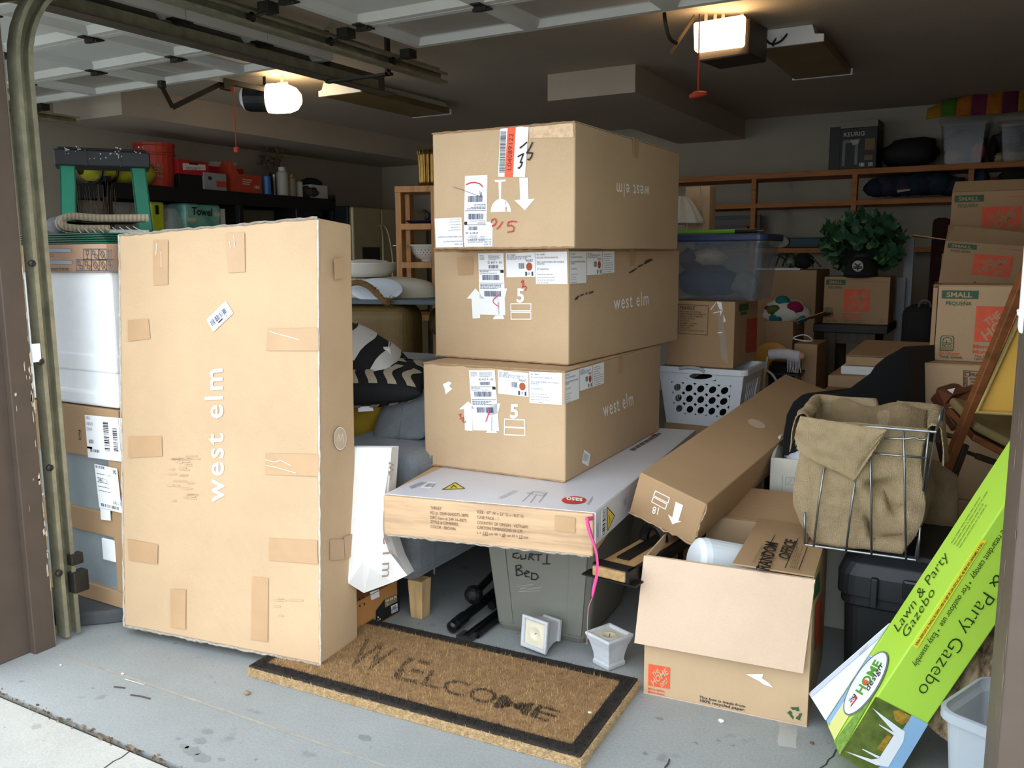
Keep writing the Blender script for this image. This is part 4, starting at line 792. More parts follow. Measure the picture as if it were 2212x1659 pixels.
for s_ in (-1, 1):
    MB(Mt).prism([(s_ * .212 * k + s_ * .0, -.041 + .0 * k, z) for k, z in ((.9, .36), (.8, .36))] and [(s_ * .10, -.012, .03), (s_ * .155, -.012, .03), (s_ * .19, -.042, .385), (s_ * .125, -.042, .385)], (0, .006, 0)).obj('rib', gp, gt, bevel=.002)
# ================================================================ two concrete candle pots
concp = mat('cast_concrete', '#c4c7cb', rough=.85, var=.15, vs=18, bump=.4, bs=120); wax = mat('cream_wax', '#d8d0b8', rough=.4); wick = mat('burnt_wick', '#2b2622', rough=.9)
def pot(label, M):
    t = thing('candle_pot', label, 'candle', M.to_translation(), M=M.copy(), group='square concrete candle pots'); b = MB(M)
    secs = [(.034, 0), (.037, .003), (.037, .014), (.034, .02), (.036, .04), (.043, .07), (.052, .094), (.055, .1), (.054, .107), (.048, .108), (.043, .105), (.042, .09)]
    vs = []; fs = []
    for h_, z in secs: vs += [(-h_, -h_, z), (h_, -h_, z), (h_, h_, z), (-h_, h_, z)]
    for i in range(len(secs) - 1): fs += [(i * 4 + j, i * 4 + (j + 1) % 4, i * 4 + 4 + (j + 1) % 4, i * 4 + 4 + j) for j in range(4)]
    fs += [(3, 2, 1, 0), tuple(range(len(secs) * 4 - 4, len(secs) * 4))]; b.add(vs, fs); b.obj('pot', concp, t, bevel=.005, seg=3)
    wb = MB(M); wb.grid(lambda u, v: V(((u - .5) * .086, (v - .5) * .086, .0975 - .006 * math.exp(-(((u - .5) ** 2 + (v - .5) ** 2) / .02)) + .002 * math.exp(-((sqrt((u - .5) ** 2 + (v - .5) ** 2) - .27) ** 2) / .003))), 22, 22); wb.obj('wax', wax, t, smooth=True)
    MB(M).tube([(0, 0, .09), (.001, 0, .1), (.003, .001, .104)], .0012, 6).obj('wick', wick, t); return t
pc = (onz(1313, 1458, 0) + onz(1280, 1440, 0) + onz(1350, 1430, 0) + onz(1318, 1412, 0)) / 4; ang = (onz(1313, 1458, 0) - onz(1280, 1440, 0)); s_ = 1.0
pot('square concrete candle pot standing upright between mat and open moving box', Matrix.Translation((pc.x, pc.y, 0)) @ Matrix.Rotation(math.atan2(ang.y, ang.x), 4, 'Z') @ Matrix.Diagonal((1.02, 1.02, 1.02, 1)))
g0, g1 = onz(1130, 1403, 0), onz(1174, 1420, 0); xx = (g1 - g0).normalized(); yy = V((0, 0, 1)).cross(xx)
# lying on its side: pot axis points towards the camera and slightly left
az = (-yy * .97 + V((0, 0, 0.10))).normalized(); bx = fr(((g0 + g1) / 2 + yy * .108 + V((0, 0, .0555)))[:], xx, az.cross(xx) , az)
pot('square concrete candle pot tipped on its side against the grey tote', bx)
# ================================================================ soft things
def pillow(b, C, ux, uy, hw, hh, th, n=18, seed=0, sag=.0):
    C, ux, uy = V(C), V(ux).normalized(), V(uy).normalized(); nz = ux.cross(uy).normalized()
    for s_ in (1, -1):
        def f(u, v):
            a, c = 2 * u - 1, 2 * v - 1; a = sin(a * pi / 2); c = sin(c * pi / 2)
            x = hw * a * (1 - .07 * (1 - c * c)); y = hh * c * (1 - .07 * (1 - a * a)); z = th * ((1 - a * a) * (1 - c * c)) ** .42 * s_
            w = noise.noise(V((x * 7 + seed, y * 7, s_))) * th * .12 * (1 - max(abs(a), abs(c)))
            return C + ux * x + uy * y + nz * (z + w)
        b.grid(f, n, n)
    return b
def rbox(M, x0, y0, z0, x1, y1, z1): return MB(M).box(x0, y0, z0, x1, y1, z1)
def boxX(name, label, cat, X, px, dz, m, dep, group=None, bevel=.003, z0=None, parts=True):
    """a carton whose long side lies on the plane x = X, spanning pixel columns px[0]..px[1], rows px[2] (top)..px[3] (bottom)"""
    a, c = onx(px[0], px[3], X), onx(px[1], px[3], X); zt = onx((px[0] + px[1]) / 2, px[2], X).z; zb = z0 if z0 is not None else min(a.z, c.z)
    t = thing(name, label, cat, (X - dep / 2, (a.y + c.y) / 2, zb), 0, group); MB().box(X - dep, a.y, zb, X, c.y, zt).obj('body', m, t, bevel=bevel)
    return t, Face((X + .001, a.y, zb), (0, 1, 0), (0, 0, 1)), (a.y, c.y, zb, zt)
# ================================================================ wrapped appliances by the post
XF = 1.905; XA, XB = -3.30, -2.655; dark_grey = mat('film_grey', '#8b979b', rough=.25, var=.2, vs=3, spec=.6)
ff2 = Face((XA, XF, 0), (1, 0, 0), (0, 0, 1)); zz = lambda y, x=200: ff2.px(x, y).z
slabm = mat('dark_rubber', '#4c4e50', rough=.9, var=.2, vs=8, bump=.3)
ds = thing('base_slab', 'dark grey rounded slab on the concrete, under the film-wrapped appliance', 'slab', (-3.02, 2.12, 0))
MB().lathe([(0, 0), (.388, 0), (.392, .006), (.392, .04), (.384, .05), (0, .05)], Matrix.Translation((-3.03, 2.14, 0)), 56).obj('slab', slabm, ds)
ap = thing('wrapped_appliance', 'grey appliance in clear film with cardboard bands, standing on the dark slab', 'appliance', ((XA + XB) / 2, XF, .052))
zb0, zl = .115, zz(985); 
MB().box(XA + .01, XF + .012, .09, XB - .02, XF + .50, zl).obj('film_body', dark_grey, ap, bevel=.008)
MB().box(XA, XF, .052, XB, XF + .51, zb0).obj('base_tray', kraft3, ap, bevel=.003)
MB().box(XA, XF + .002, zz(1152), XB - .03, XF + .02, zz(1102)).obj('cardboard_band', kraft3, ap, bevel=.004)
MB().box(XB - .075, XF - .001, zb0, XB, XF + .03, zl).obj('corner_post', kraft3, ap, bevel=.003)
MB().box(XA - .003, XF - .004, zl - .004, XB + .003, XF + .512, zz(880)).obj('label_carton', kraft3, ap, bevel=.004)
for (x0, y0, x1, y1) in ((224, 1168, 248, 1208),): 
    a = ff2.px(x0, y1); c = ff2.px(x1, y0); MB().box(a.x, XF - .004, a.z, c.x, XF + .006, c.z).obj('foam_block', mat('white_foam', '#eef1f3', rough=.8, var=.03, vs=20, bump=.2, bs=200), ap, bevel=.004)
fa = Face((XA, XF - .0055, 0), (1, 0, 0), (0, 0, 1)); cA = cc(60, 860, .33755)
A = Aff(fa, cA((366, 106)), cA((606, 128)), cA((388, 378)))
p = A.poly('shipping_label', label_m, [rect(0, 0, 1, 1)], ap, 2)
A.text('lettering', mat('grey_print', '#565a62', rough=.6), [('IBS', (.03, .10), (.14, .10), (.03, .03)), ('550D', (.03, .235), (.21, .235), (.03, .165)), ('S01', (.03, .36), (.17, .36), (.03, .29))], p, 2)
A.bars('barcode', MATS['grey_print'], [((.62, .80), (.62, .10), (.48, .80), 34), ((.84, .78), (.84, .22), (.72, .78), 30), ((.06, .66), (.2, .66), (.06, .57), 10), ((.08, .86), (.34, .86), (.08, .79), 16)], p, 2, 3)
A.poly('rule', black, [rect(.0, .74, .14, .79), rect(.9, .0, .91, 1)], p, 2)
B2 = Aff(fa, cA((428, 420)), cA((582, 452)), cA((460, 700))); p = B2.poly('shipping_label', label_m, [rect(0, 0, .95, 1)], ap, 2)
B2.bars('barcode', MATS['grey_print'], [((.1, .38), (.5, .38), (.1, .32), 16), ((.1, .95), (.85, .95), (.1, .88), 20), ((.05, .08), (.45, .08), (.05, .02), 14)], p, 2, 6); B2.rules('small_print', greyink, (.06, .6), (.85, .6), (.06, .12), 5, p, 2, 3, .2); B2.text('lettering', MATS['grey_print'], [('340 - 0', (.62, .84), (.95, .84), (.62, .76)), ('10', (.76, .14), (.9, .14), (.76, .05), .02)], p, 2)
fa.poly('paper_tab', label_m, [cA((466, 700), (530, 712), (534, 784), (470, 776))], ap, 2)
fa.text('lettering', brown_ink, [('AMERICA', cA((140, 268)), cA((222, 272)), cA((140, 254)))], ap, 1); fa.strokes('crest_mark', brown_ink, [cA((130, 228), (130, 175), (146, 165), (160, 178), (160, 232)), cA((150, 230), (150, 180), (182, 172), (184, 232)), cA((205, 180), (200, 235)), cA((128, 236), (205, 242)), cA((140, 276), (236, 282)), cA((326, 206), (336, 206), (328, 232), (338, 262), (328, 262))], .005, ap, 1)
ap2 = thing('foam_wrapped_appliance', 'white foam-sided appliance under a cardboard cap with packing pictograms, rug on top', 'appliance', ((XA + XB) / 2, XF, zz(878)))
fo = MATS['white_foam']; zc0, zc1 = zz(588), zz(527)
MB().box(XA + .012, XF + .012, zz(878) + .003, XB - .012, XF + .49, zc0 + .003).obj('foam_side', fo, ap2, bevel=.012, seg=3)
MB().box(XA, XF + .001, zz(878) + .001, XB, XF + .50, zz(845)).obj('foam_tray', fo, ap2, bevel=.012, seg=3)
MB().box(XA + .006, XF + .006, zz(805), XB - .006, XF + .495, zz(765)).obj('foam_tray', fo, ap2, bevel=.01, seg=3)
MB().box(XA - .004, XF - .004, zc0, XB + .004, XF + .51, zc1).obj('cap', K('kraft_pink', '#b99478'), ap2, bevel=.004)
cL = cc(60, 500, .24113); bl = mat('blue_band', '#7c8a9c', rough=.3); dk = MATS['grey_print']
fa.poly('blue_band', bl, [cL((40, 150), (388, 158), (388, 186), (40, 184)), cL((40, 258), (398, 262), (398, 294), (40, 292))], ap2, 1); fa.rules('small_print', dk, cL((40, 245)), cL((260, 245)), cL((40, 192)), 3, ap2, 1, 4, .25); fa.rules('small_print', black, cL((40, 348)), cL((380, 348)), cL((40, 322)), 2, ap2, 1, 5, .5, .9)
def icon(x0, y0, x1, y1, kind):
    q = [frame_lines(x0, y0, x1, y1)]; mx, my = (x0 + x1) / 2, (y0 + y1) / 2
    if kind == 'glass': q += [[(mx - 12, y0 + 12), (mx + 12, y0 + 12), (mx + 8, my), (mx, my + 8), (mx - 8, my), (mx - 12, y0 + 12)], [(mx, my + 8), (mx, y1 - 10)], [(mx - 8, y1 - 10), (mx + 8, y1 - 10)]]
    if kind == 'up': q = [[(mx - 14, y1 - 8), (mx - 14, y0 + 8), (mx - 22, y0 + 24)], [(mx - 14, y0 + 8), (mx - 6, y0 + 24)], [(mx + 10, y1 - 8), (mx + 10, y0 + 8), (mx + 2, y0 + 24)], [(mx + 10, y0 + 8), (mx + 18, y0 + 24)], [(mx - 26, y1), (mx + 24, y1)]]
    if kind == 'x': q += [[(x0 + 8, y0 + 8), (x1 - 8, y1 - 8)], [(x0 + 14, my), (mx, y0 + 14), (x1 - 14, my), (mx, y1 - 14), (x0 + 14, my)]]
    if kind == 'box': q += [[(x0 + 14, y0 + 14), (mx, y0 + 20), (mx, my), (x0 + 14, my), (x0 + 14, y0 + 14)], [(mx, my), (x1 - 12, my + 6), (x1 - 16, y1 - 12), (mx - 4, y1 - 20), (mx, my)]]
    return [cL(*e) for e in q]
L_ = []
for i, k in enumerate(('glass', 'box', 'x', 'up')): L_ += icon(500 + 68 * i, 158, 568 + 68 * i, 252, k)
for i, k in enumerate(('box', 'box', 'x', 'x', 'box')): L_ += icon(436 + 68 * i, 254, 504 + 68 * i, 350, k)
fa.strokes('pictogram', dk, L_, .0028, ap2, 1)
gs = thing('green_mat', 'dark green ribbed plastic sheet folded under the rolled rug', 'sheet', (-2.98, 2.1, zc1)); gm = mat('green_plastic', '#1d5a44', rough=.5, var=.15)
for i in range(5): MB().box(XA + .02, XF + .03 + i * .0, zc1 + .001 + i * .008, XB - .03 - .01 * i, XF + .42 - i * .02, zc1 + .0075 + i * .008).obj('layer', gm, gs, bevel=.003)
# folded rug
dR = 3.22; rug = thing('rolled_rug', 'grey woven rug folded over, beige end with white fringe, on the cardboard cap', 'rug', at(200, 505, dR)); zr = zc1 + .043
e1 = at(136, 495, dR); e2 = at(322, 480, dR - .03); dx = V((e2.x - e1.x, e2.y - e1.y, 0)); lr = dx.length; dx.normalize(); back = V((-.90, .43, 0))
cs = [(lr, .040), (lr * .5, .040), (.12, .042), (.05, .050), (.012, .044), (.0, .026), (.014, .008), (.06, .003), (lr * .55, .002)]; th2 = .026
cs = chaikin([V((a, c, 0)) for a, c in cs], 2)
def rugpart(y0, y1, name, m, n=3):
    b = MB(); N = len(cs)
    for s_ in (1, -1):
        def f(u, v):
            i = min(int(u * (N - 1) + .5), N - 1); p, q = cs[max(i - 1, 0)], cs[min(i + 1, N - 1)]; t_ = (q - p).normalized(); nn = V((-t_.y, t_.x)) * th2 / 2 * s_
            return V((e1.x, e1.y, zr + .014)) + dx * (cs[i].x + nn.x) + V((0, 0, cs[i].y + nn.y + .002 * sin(40 * v))) + back * (y0 + (y1 - y0) * v)
        b.grid(f, N, n)
    if y0 == 0:
        vs = []
        for s_ in (1, -1):
            for i in range(N):
                p, q = cs[max(i - 1, 0)], cs[min(i + 1, N - 1)]; t_ = (q - p).normalized(); nn = V((-t_.y, t_.x)) * th2 / 2 * s_; vs.append(V((e1.x, e1.y, zr + .014)) + dx * (cs[i].x + nn.x) + V((0, 0, cs[i].y + nn.y)))
        b.add(vs, [(i, i + 1, N + i + 1, N + i) for i in range(N - 1)])
    return b.obj(name, m, rug, smooth=True)
rb1 = mat('rug_beige', '#a5977f', rough=.95, kind='bands', col2='#8d8069', vs=22, bump=.4); rb2 = mat('rug_brown', '#6f6055', rough=.95, bump=.4, bs=200); rb3 = mat('rug_grey', '#5c5b60', rough=.95, var=.3, vs=40, bump=.6, bs=120)
rugpart(0, .05, 'end_band', rb1); rugpart(.05, .062, 'stripe', rb2); rugpart(.062, .074, 'light_stripe', rb1); rugpart(.074, .09, 'stripe', rb2); rugpart(.09, .13, 'light_stripe', rb1); rugpart(.13, .40, 'field', rb3, 6)
frn = mat('fringe_white', '#c9c6b4', rough=.9); rnd = random.Random(2)
for i in range(9):
    x0 = 168 + i * 15; y0 = 494 - i * .6; L_ = 1 - .06 * i
    MB().tube(chaikin([at(x0, y0, dR - .01), at(x0 + 10, y0 + 12 * L_, dR - .04), at(x0 + 26, y0 + 24 * L_, dR - .07), at(x0 + 40 + rnd.uniform(-4, 8), y0 + 25 * L_, dR - .05)], 2), .0022, 5).obj('fringe', frn, rug, smooth=True)
# ================================================================ stepladder
lg = mat('ladder_green', '#1f8466', rough=.45, var=.12, vs=12); lk = mat('ladder_black', '#1e2021', rough=.45, kind='two', col2='#26282a', vs=8)
dL = 4.02; pL, pR = at(128, 360, dL - .02), at(316, 372, dL + .14); lx_ = V((pR.x - pL.x, pR.y - pL.y, 0)); lw = lx_.length; lx_.normalize(); ly_ = V((0, 0, 1)).cross(lx_); zt = at(220, 318, dL).z
Ml = fr((pL.x, pL.y, 0), lx_, ly_); ld = thing('stepladder', 'green stepladder with paint-spattered black top, behind the rolled rug', 'ladder', (pL.x, pL.y, 0), M=Ml.copy())
cap = MB(Ml).box(-.02, -.03, zt - .085, lw + .02, .20, zt - .012).box(-.005, -.015, zt - .014, lw + .005, .185, zt); cap.obj('top_cap', lk, ld, bevel=.006)
for x in (.13, .30): MB(Ml).box(lw * x / .43 - .004, -.034, zt - .085, lw * x / .43 + .004, -.03, zt - .01).obj('cap_rib', lk, ld)
def chan(b, p, q, w, d_):   # C channel from p (bottom) to q (top)
    p, q = V(p), V(q)
    for (x0, x1, y0, y1) in ((-w / 2, w / 2, 0, .006), (-w / 2, -w / 2 + .006, 0, d_), (w / 2 - .006, w / 2, 0, d_)):
        b.hexa([p + V((x0, y0, 0)), p + V((x1, y0, 0)), p + V((x1, y1, 0)), p + V((x0, y1, 0)), q + V((x0, y0, 0)), q + V((x1, y0, 0)), q + V((x1, y1, 0)), q + V((x0, y1, 0))])
    return b
for s_, x in ((-1, .035), (1, lw - .035)):
    chan(MB(Ml), (x + s_ * .09, -.10, 0), (x, .0, zt - .08), .066, .028).obj('front_rail', lg, ld); chan(MB(Ml), (x + s_ * .07, .30, 0), (x, .16, zt - .08), .05, .024).obj('rear_rail', lg, ld)
for k in range(1, 6):
    z = zt - .08 - .295 * k; u = 1 - z / (zt - .08); e = .09 * u
    MB(Ml).box(.02 - e, -.10 * u - .03, z - .03, lw - .02 + e, -.10 * u + .06, z).obj('step', mat('aluminium', '#a9aaa6', rough=.4, metal=.7), ld, bevel=.003)
for k in range(1, 4): z = zt - .2 - .4 * k; u = 1 - z / (zt - .08); MB(Ml).tube([(.02 - .07 * u, .16 + .14 * u, z), (lw - .02 + .07 * u, .16 + .14 * u, z)], .009, 6).obj('rear_brace', MATS['aluminium'], ld)
fl_ = Face(Ml @ V((0, -.0315, zt - .05)), Ml.col[0][:3], (0, 0, 1)); cS = cc(60, 280, .18083); rnd = random.Random(8)
sp = []
for i in range(46):
    x, y = rnd.choice([(rnd.uniform(440, 640), rnd.uniform(190, 290)), (rnd.uniform(700, 1160), rnd.uniform(280, 350)), (rnd.uniform(1040, 1110), rnd.uniform(210, 340)), (rnd.uniform(1150, 1400), rnd.uniform(190, 330))]); a, c = rnd.uniform(3, 16), rnd.uniform(3, 12)
    sp.append(cS(*[(x + a * cos(k) * rnd.uniform(.6, 1.1), y + c * sin(k)) for k in (0, 1.2, 2.4, 3.6, 4.8)]))
fl_.poly('paint_splash', mat('paint_splash', '#c9ccd0', rough=.6), sp, ld, 1)['kind'] = 'stuff'
fr2 = Face(Ml @ V((lw, -.05, zt - .3)), Ml.col[0][:3], (0, 0.19, .98)); fr2.O = fr2.O - V(Ml.col[1][:3]) * .02
# ================================================================ black shelving along the far-left wall
bl_ = mat('black_shelf', '#151617', rough=.5, var=.2, vs=8); XS = -5.72; ya, yb2 = 4.14, 6.64
sh = thing('storage_rack', 'black metal storage rack along the far wall, crammed with small boxes', 'shelving', (-5.95, 5.4, 0))
for y in (ya, 5.4, yb2 - .05):
    for x in (XS - .05, -6.17): MB().box(x, y, 0, x + .05, y + .05, 1.90 if y != 5.4 else 1.85).obj('post', bl_, sh, bevel=.003)
for z in (1.86, 1.40, .85, .25):
    MB().box(-6.17, ya, z - .02, XS, yb2, z).obj('shelf_board', bl_, sh)
    for x in (XS - .025, -6.16): MB().box(x, ya, z - .11, x + .024, yb2, z - .02).obj('beam', bl_, sh)
    for y in (ya + .005, yb2 - .03): MB().box(-6.16, y, z - .11, XS - .01, y + .024, z - .02).obj('beam', bl_, sh)
zS = 1.861
def cyl(name, label, cat, X, px0, px1, pyt, m, r=None, group=None, z0=zS, prof=None, cap=None):
    a, c = onx(px0, pyt, X), onx(px1, pyt, X); y = (a.y + c.y) / 2; r = r or (c.y - a.y) / 2 * .86; h = a.z - z0
    t = thing(name, label, cat, (X, y, z0), 0, group); T_ = Matrix.Translation((X, y, z0))
    MB().lathe([(0, 0), (r * .97, 0), (r, .01), (r, h * .8), (r * .7 if cap else r, h * .86 if cap else h), (0, h * .86 if cap else h)] if not prof else [(q * r, k * h) for q, k in prof], T_, 20).obj('body', m, t, smooth=False, bevel=.002)
    if cap: MB().lathe([(0, h * .86), (r * .6, h * .86), (r * .6, h), (0, h)], T_, 16).obj('cap', cap, t)
    return t
bkt = cyl('bucket', 'red plastic bucket with white printing on the black rack', 'bucket', -5.93, 290, 372, 306, mat('red_bucket', '#b03a26', rough=.5, var=.08), prof=[(0, 0), (.84, 0), (.86, .02), (.95, .72), (1.02, .73), (1.02, .77), (.97, .78), (.98, .93), (1.03, .94), (1.03, 1), (.97, 1), (.93, .3), (.82, .03), (0, .03)])
fb = Face((-5.93 + .135, 4.72, 2), (-.25, .97, 0), (0, 0, 1)); fb.text('lettering', mat('pale_print', '#c8b7ac', rough=.7), [("Let's", (333, 360), (352, 362), (333, 350)), ('Do', (334, 371), (352, 373), (334, 362)), ('This.', (333, 383), (354, 385), (333, 374))], bkt, 1)
bag = thing('rolled_bag', 'yellow green rolled duffel with two black straps, lying on the black rack', 'bag', (-5.83, 4.5, zS)); yg = mat('yellow_green_cloth', '#9a9a22', rough=.8, var=.25, vs=12, bump=.4, bs=20)
y0, y1 = onx(176, 385, -5.83).y, onx(330, 385, -5.83).y
MB().grid(lambda u, v: V((-5.83 + .085 * cos(2 * pi * u), y0 + (y1 - y0) * v, zS + .078 + .08 * sin(2 * pi * u))) + V((cos(2 * pi * u), 0, sin(2 * pi * u))) * (.008 * sin(22 * v + 3 * u) - .05 * max(0, abs(2 * v - 1) - .85) / .15), 20, 24, True).obj('body', yg, bag, smooth=True)
for px in (205, 238): y = onx(px, 385, -5.83).y; MB().tube([(-5.83 + .092 * cos(a), y + .012 * sin(a), zS + .078 + .086 * sin(a)) for a in [2 * pi * k / 18 for k in range(18)]], .012, 6, True).obj('strap', blackpl, bag)
redb = mat('red_box', '#a8222a', rough=.5, var=.08); whb = mat('box_white', '#c9c6c2', rough=.6); orr = mat('orange_red_box', '#b5452f', rough=.55, var=.1)
t, f, q = boxX('flat_carton', 'black flat carton under the red and white box on the rack', 'box', -5.78, (388, 442, 378, 399), 0, blackpl, .25, z0=zS); zt_ = q[3]
t, f, q = boxX('red_carton', 'red carton with white label panel lying on a flat black carton', 'box', -5.77, (386, 452, 347, 377), 0, redb, .28, z0=zt_ + .001)
f.poly('label_panel', whb, [[(394, 352), (444, 356), (444, 368), (395, 367)]], t, 1); f.poly('label_band', black, [[(408, 350), (428, 352), (428, 357), (408, 355)]], t, 2); f.rules('small_print', redb, (402, 366), (440, 367), (402, 360), 2, t, 2, 4)
t, f, q = boxX('open_carton', 'open red carton with a raised white flap, behind the small grey carton', 'box', -5.93, (452, 528, 362, 404), 0, redb, .2, z0=zS); MB().slab([(-5.93, q[0], q[3]), (-5.90, q[0], q[3] + .03), (-5.90, q[1] - .1, q[3] + .045), (-5.93, q[1] - .1, q[3])], .004).obj('flap', whb, t)
t, f, q = boxX('small_carton', 'small pale grey carton with orange patch on the black rack', 'box', -5.76, (442, 490, 374, 406), 0, mat('grey_carton', '#8c9096', rough=.6), .12, z0=zS); f.poly('orange_patch', orr, [[(467, 391), (489, 392), (489, 405), (468, 404)]], t, 1); f.poly('mark', black, [[(450, 381), (457, 382), (457, 389), (450, 388)]], t, 1)
t, f, q = boxX('cutaway_carton', 'orange red display carton with dipped front edge on the black rack', 'box', -5.78, (518, 566, 378, 412), 0, orr, .2, z0=zS)
MB().prism([(-5.78, q[0], q[3]), (-5.78, q[0] - .08, q[3] + .10), (-5.78, q[0] - .09, q[2]), (-5.78, q[0], q[2])], (-.2, 0, 0)).obj('side_wing', orr, t); f.rules('small_print', whb, (524, 398), (545, 400), (524, 384), 3, t, 1, 9); f.bars('barcode', whb, [((549, 407), (563, 408), (549, 401), 12)], t, 1)
cyl('spray_can', 'blue and white can between the display carton and the vase', 'can', -5.80, 568, 583, 380, mat('blue_can', '#3a6fb5', rough=.4), group=None)
vs_ = cyl('flower_vase', 'dark glass vase of dried brown flowers on the black rack', 'vase', -5.86, 582, 600, 372, mat('dark_glass', '#2e2c26', rough=.1, spec=.8), prof=[(0, 0), (1, 0), (1, .9), (.95, 1), (.9, 1), (.9, .05), (0, .05)])
dry = mat('dried_flower', '#5a4a34', rough=.95, var=.4, vs=30); vy = onx(591, 372, -5.86); rnd = random.Random(4)
for i in range(16):
    a = rnd.uniform(0, 2 * pi); R_ = rnd.uniform(.02, .13); tip = V((-5.86 + R_ * .8 * cos(a), vy.y + R_ * 1.3 * sin(a), vy.z + rnd.uniform(.06, .2)))
    q = MB().tube(chaikin([(-5.86, vy.y, vy.z - .1), (-5.86 + (tip.x + 5.86) * .4, vy.y + (tip.y - vy.y) * .4, vy.z + .03), tip], 1), .003, 5)
    for k in range(5): b3 = rnd.uniform(0, 6.3); c_ = tip + V((cos(b3), sin(b3), rnd.uniform(-.5, .8))) * .02; q.ell(c_, .016, .016, .011, 7, 5)
    q.obj('flower_stem', dry, vs_)
cyl('canister', 'tall white canister with lid beside the dried flowers', 'canister', -5.78, 598, 619, 360, mat('canister_white', '#aaa9a2', rough=.5), cap=whb)
cyl('spray_can', 'slim yellow topped spray can beside the white canister', 'can', -5.80, 622, 636, 376, mat('beige_can', '#9c9478', rough=.4), cap=mat('yellow_cap', '#b9a23c', rough=.4))
cyl('white_jar', 'short white jar among clutter near the rack end', 'jar', -5.82, 640, 652, 392, whb)
t = thing('crumpled_bag', 'crumpled dark grey bag near the end of the rack', 'bag', (-5.85, 6.2, zS)); y = onx(666, 400, -5.85).y
MB().ell((-5.85, y, zS + .058), .09, .10, .06, 14, 9, lambda d: 1 + .18 * noise.noise(d * 3)).obj('body', mat('dark_bag', '#3d3b38', rough=.8, bump=.4, bs=20), t, smooth=False)
t, f, q = boxX('white_carton', 'white open carton at the end of the rack, navy cloth in it', 'box', -5.79, (672, 708, 400, 421), 0, whb, .2, z0=zS)
t = thing('cloth_bundle', 'navy cloth heaped in the white carton on the rack', 'cloth', (-5.88, (q[0] + q[1]) / 2, q[3])); MB().ell((-5.89, (q[0] + q[1]) / 2, q[3] + .022), .08, .12, .05, 14, 9, lambda d: 1 + .25 * noise.noise(d * 2.5)).obj('body', mat('navy_cloth', '#1d2233', rough=.9), t, smooth=True)
# second shelf
z2s = 1.401
t = thing('site_light', 'lime yellow plastic work tool on the second shelf of the rack', 'tool', onx(340, 450, -5.78)); lime = mat('lime_plastic', '#a9b32a', rough=.45); a, c = onx(324, 466, -5.78), onx(355, 436, -5.78)
MB().box(-5.88, a.y, z2s, -5.78, c.y, z2s + .10).obj('base', blackpl, t, bevel=.006); MB().box(-5.87, a.y + .01, z2s + .10, -5.78, c.y, c.z).obj('housing', lime, t, bevel=.02, seg=3); MB().box(-5.781, a.y + .05, c.z - .10, -5.775, c.y - .06, c.z - .03).obj('grip', blackpl, t, bevel=.005)
t = thing('plastic_bag', 'clear crinkled plastic bag beside the teal towel pack', 'bag', onx(372, 470, -5.82)); p0 = onx(370, 450, -5.86); clr = mat('clear_film', '#cfd3d3', rough=.2, alpha=.35, spec=.7, bump=.6, bs=25)
MB().ell((p0.x, p0.y, z2s + .15), .08, .12, .15, 16, 12, lambda d: 1 + .22 * noise.noise(d * 2.2 + V((3, 1, 0))) + (.3 * max(0, d.z - .6))).obj('film', clr, t, smooth=False)
t = thing('towel_pack', 'teal wrapped pack of paper towels on the second shelf', 'pack', onx(440, 480, -5.8)); teal = mat('teal_wrap', '#4d8f82', rough=.3, kind='two', col2='#7fb3a6', vs=7, spec=.6); a, c = onx(398, 440, -5.76), onx(478, 440, -5.76)
MB().box(-5.98, a.y, z2s, -5.76, c.y, a.z + .01).obj('wrap', teal, t, bevel=.03, seg=3)
f = Face((-5.758, 0, 0), (0, 1, 0), (0, 0, 1)); f.text('lettering', black, [('Towel', (414, 463), (458, 467), (414, 447), .03)], t, 1); [f.poly('label_patch', mat('cream_patch', '#b9b48e', rough=.6), [q], t, 1) for q in ([(462, 459), (475, 460), (475, 468), (462, 467)], [(405, 470), (424, 471), (423, 480), (404, 479)])]
boxX('dark_carton', 'black carton with white side label beside the towel pack', 'box', -5.8, (484, 524, 446, 476), 0, blackpl, .2, z0=z2s); t, f, q = boxX('narrow_carton', 'narrow pale carton squeezed between towel pack and black carton', 'box', -5.78, (477, 487, 451, 472), 0, whb, .16, z0=z2s)
t = thing('board', 'pale cardboard sheet standing at the back of the second shelf', 'board', onx(580, 470, -6.08)); a, c = onx(528, 470, -6.08), onx(640, 438, -6.08); MB().box(-6.1, a.y, z2s, -6.08, c.y, z2s + .33).obj('sheet', mat('sheet_beige', '#8d8265', rough=.8), t)
boxX('black_case', 'black plastic case at the far end of the second shelf', 'case', -5.75, (642, 700, 446, 478), 0, blackpl, .3, z0=z2s, bevel=.015)
boxX('red_toolbox', 'red and black low carton under the clear plastic bag', 'box', -5.66 - .06, (322, 358, 470, 490), 0, redb, .05, z0=z2s) if False else None
# dry twigs standing in front of the rack
tw = thing('twig_bundle', 'bundle of thin dry twigs standing upright between ladder and black rack', 'twigs', at(230, 500, 4.9)); tm = mat('twig_brown', '#4a3a26', rough=.9, var=.3, vs=20); rnd = random.Random(9)
base = at(220, 480, 4.95); base.z = 0
jr = MB().lathe([(0, 0), (.09, 0), (.11, .25), (.10, .5), (.085, .5), (.09, .02), (0, .02)], Matrix.Translation(base), 20).obj('jar', mat('jar_brown', '#5c4c3a', rough=.5), tw, smooth=True)
for i in range(46):
    px = rnd.choice((rnd.gauss(232, 18), rnd.gauss(215, 26), rnd.uniform(150, 250))); py = rnd.uniform(392, 450); tp_ = at(px, py, 4.95 + rnd.uniform(-.06, .06)); b0 = V((base.x, base.y, .3)) + V((rnd.gauss(0, .03), rnd.gauss(0, .03), 0))
    md = b0.lerp(tp_, .6) + V((rnd.gauss(0, .02), rnd.gauss(0, .02), 0)); MB().tube([b0, md, tp_], [.003, .0024, .0013], 5).obj('twig', tm, tw)
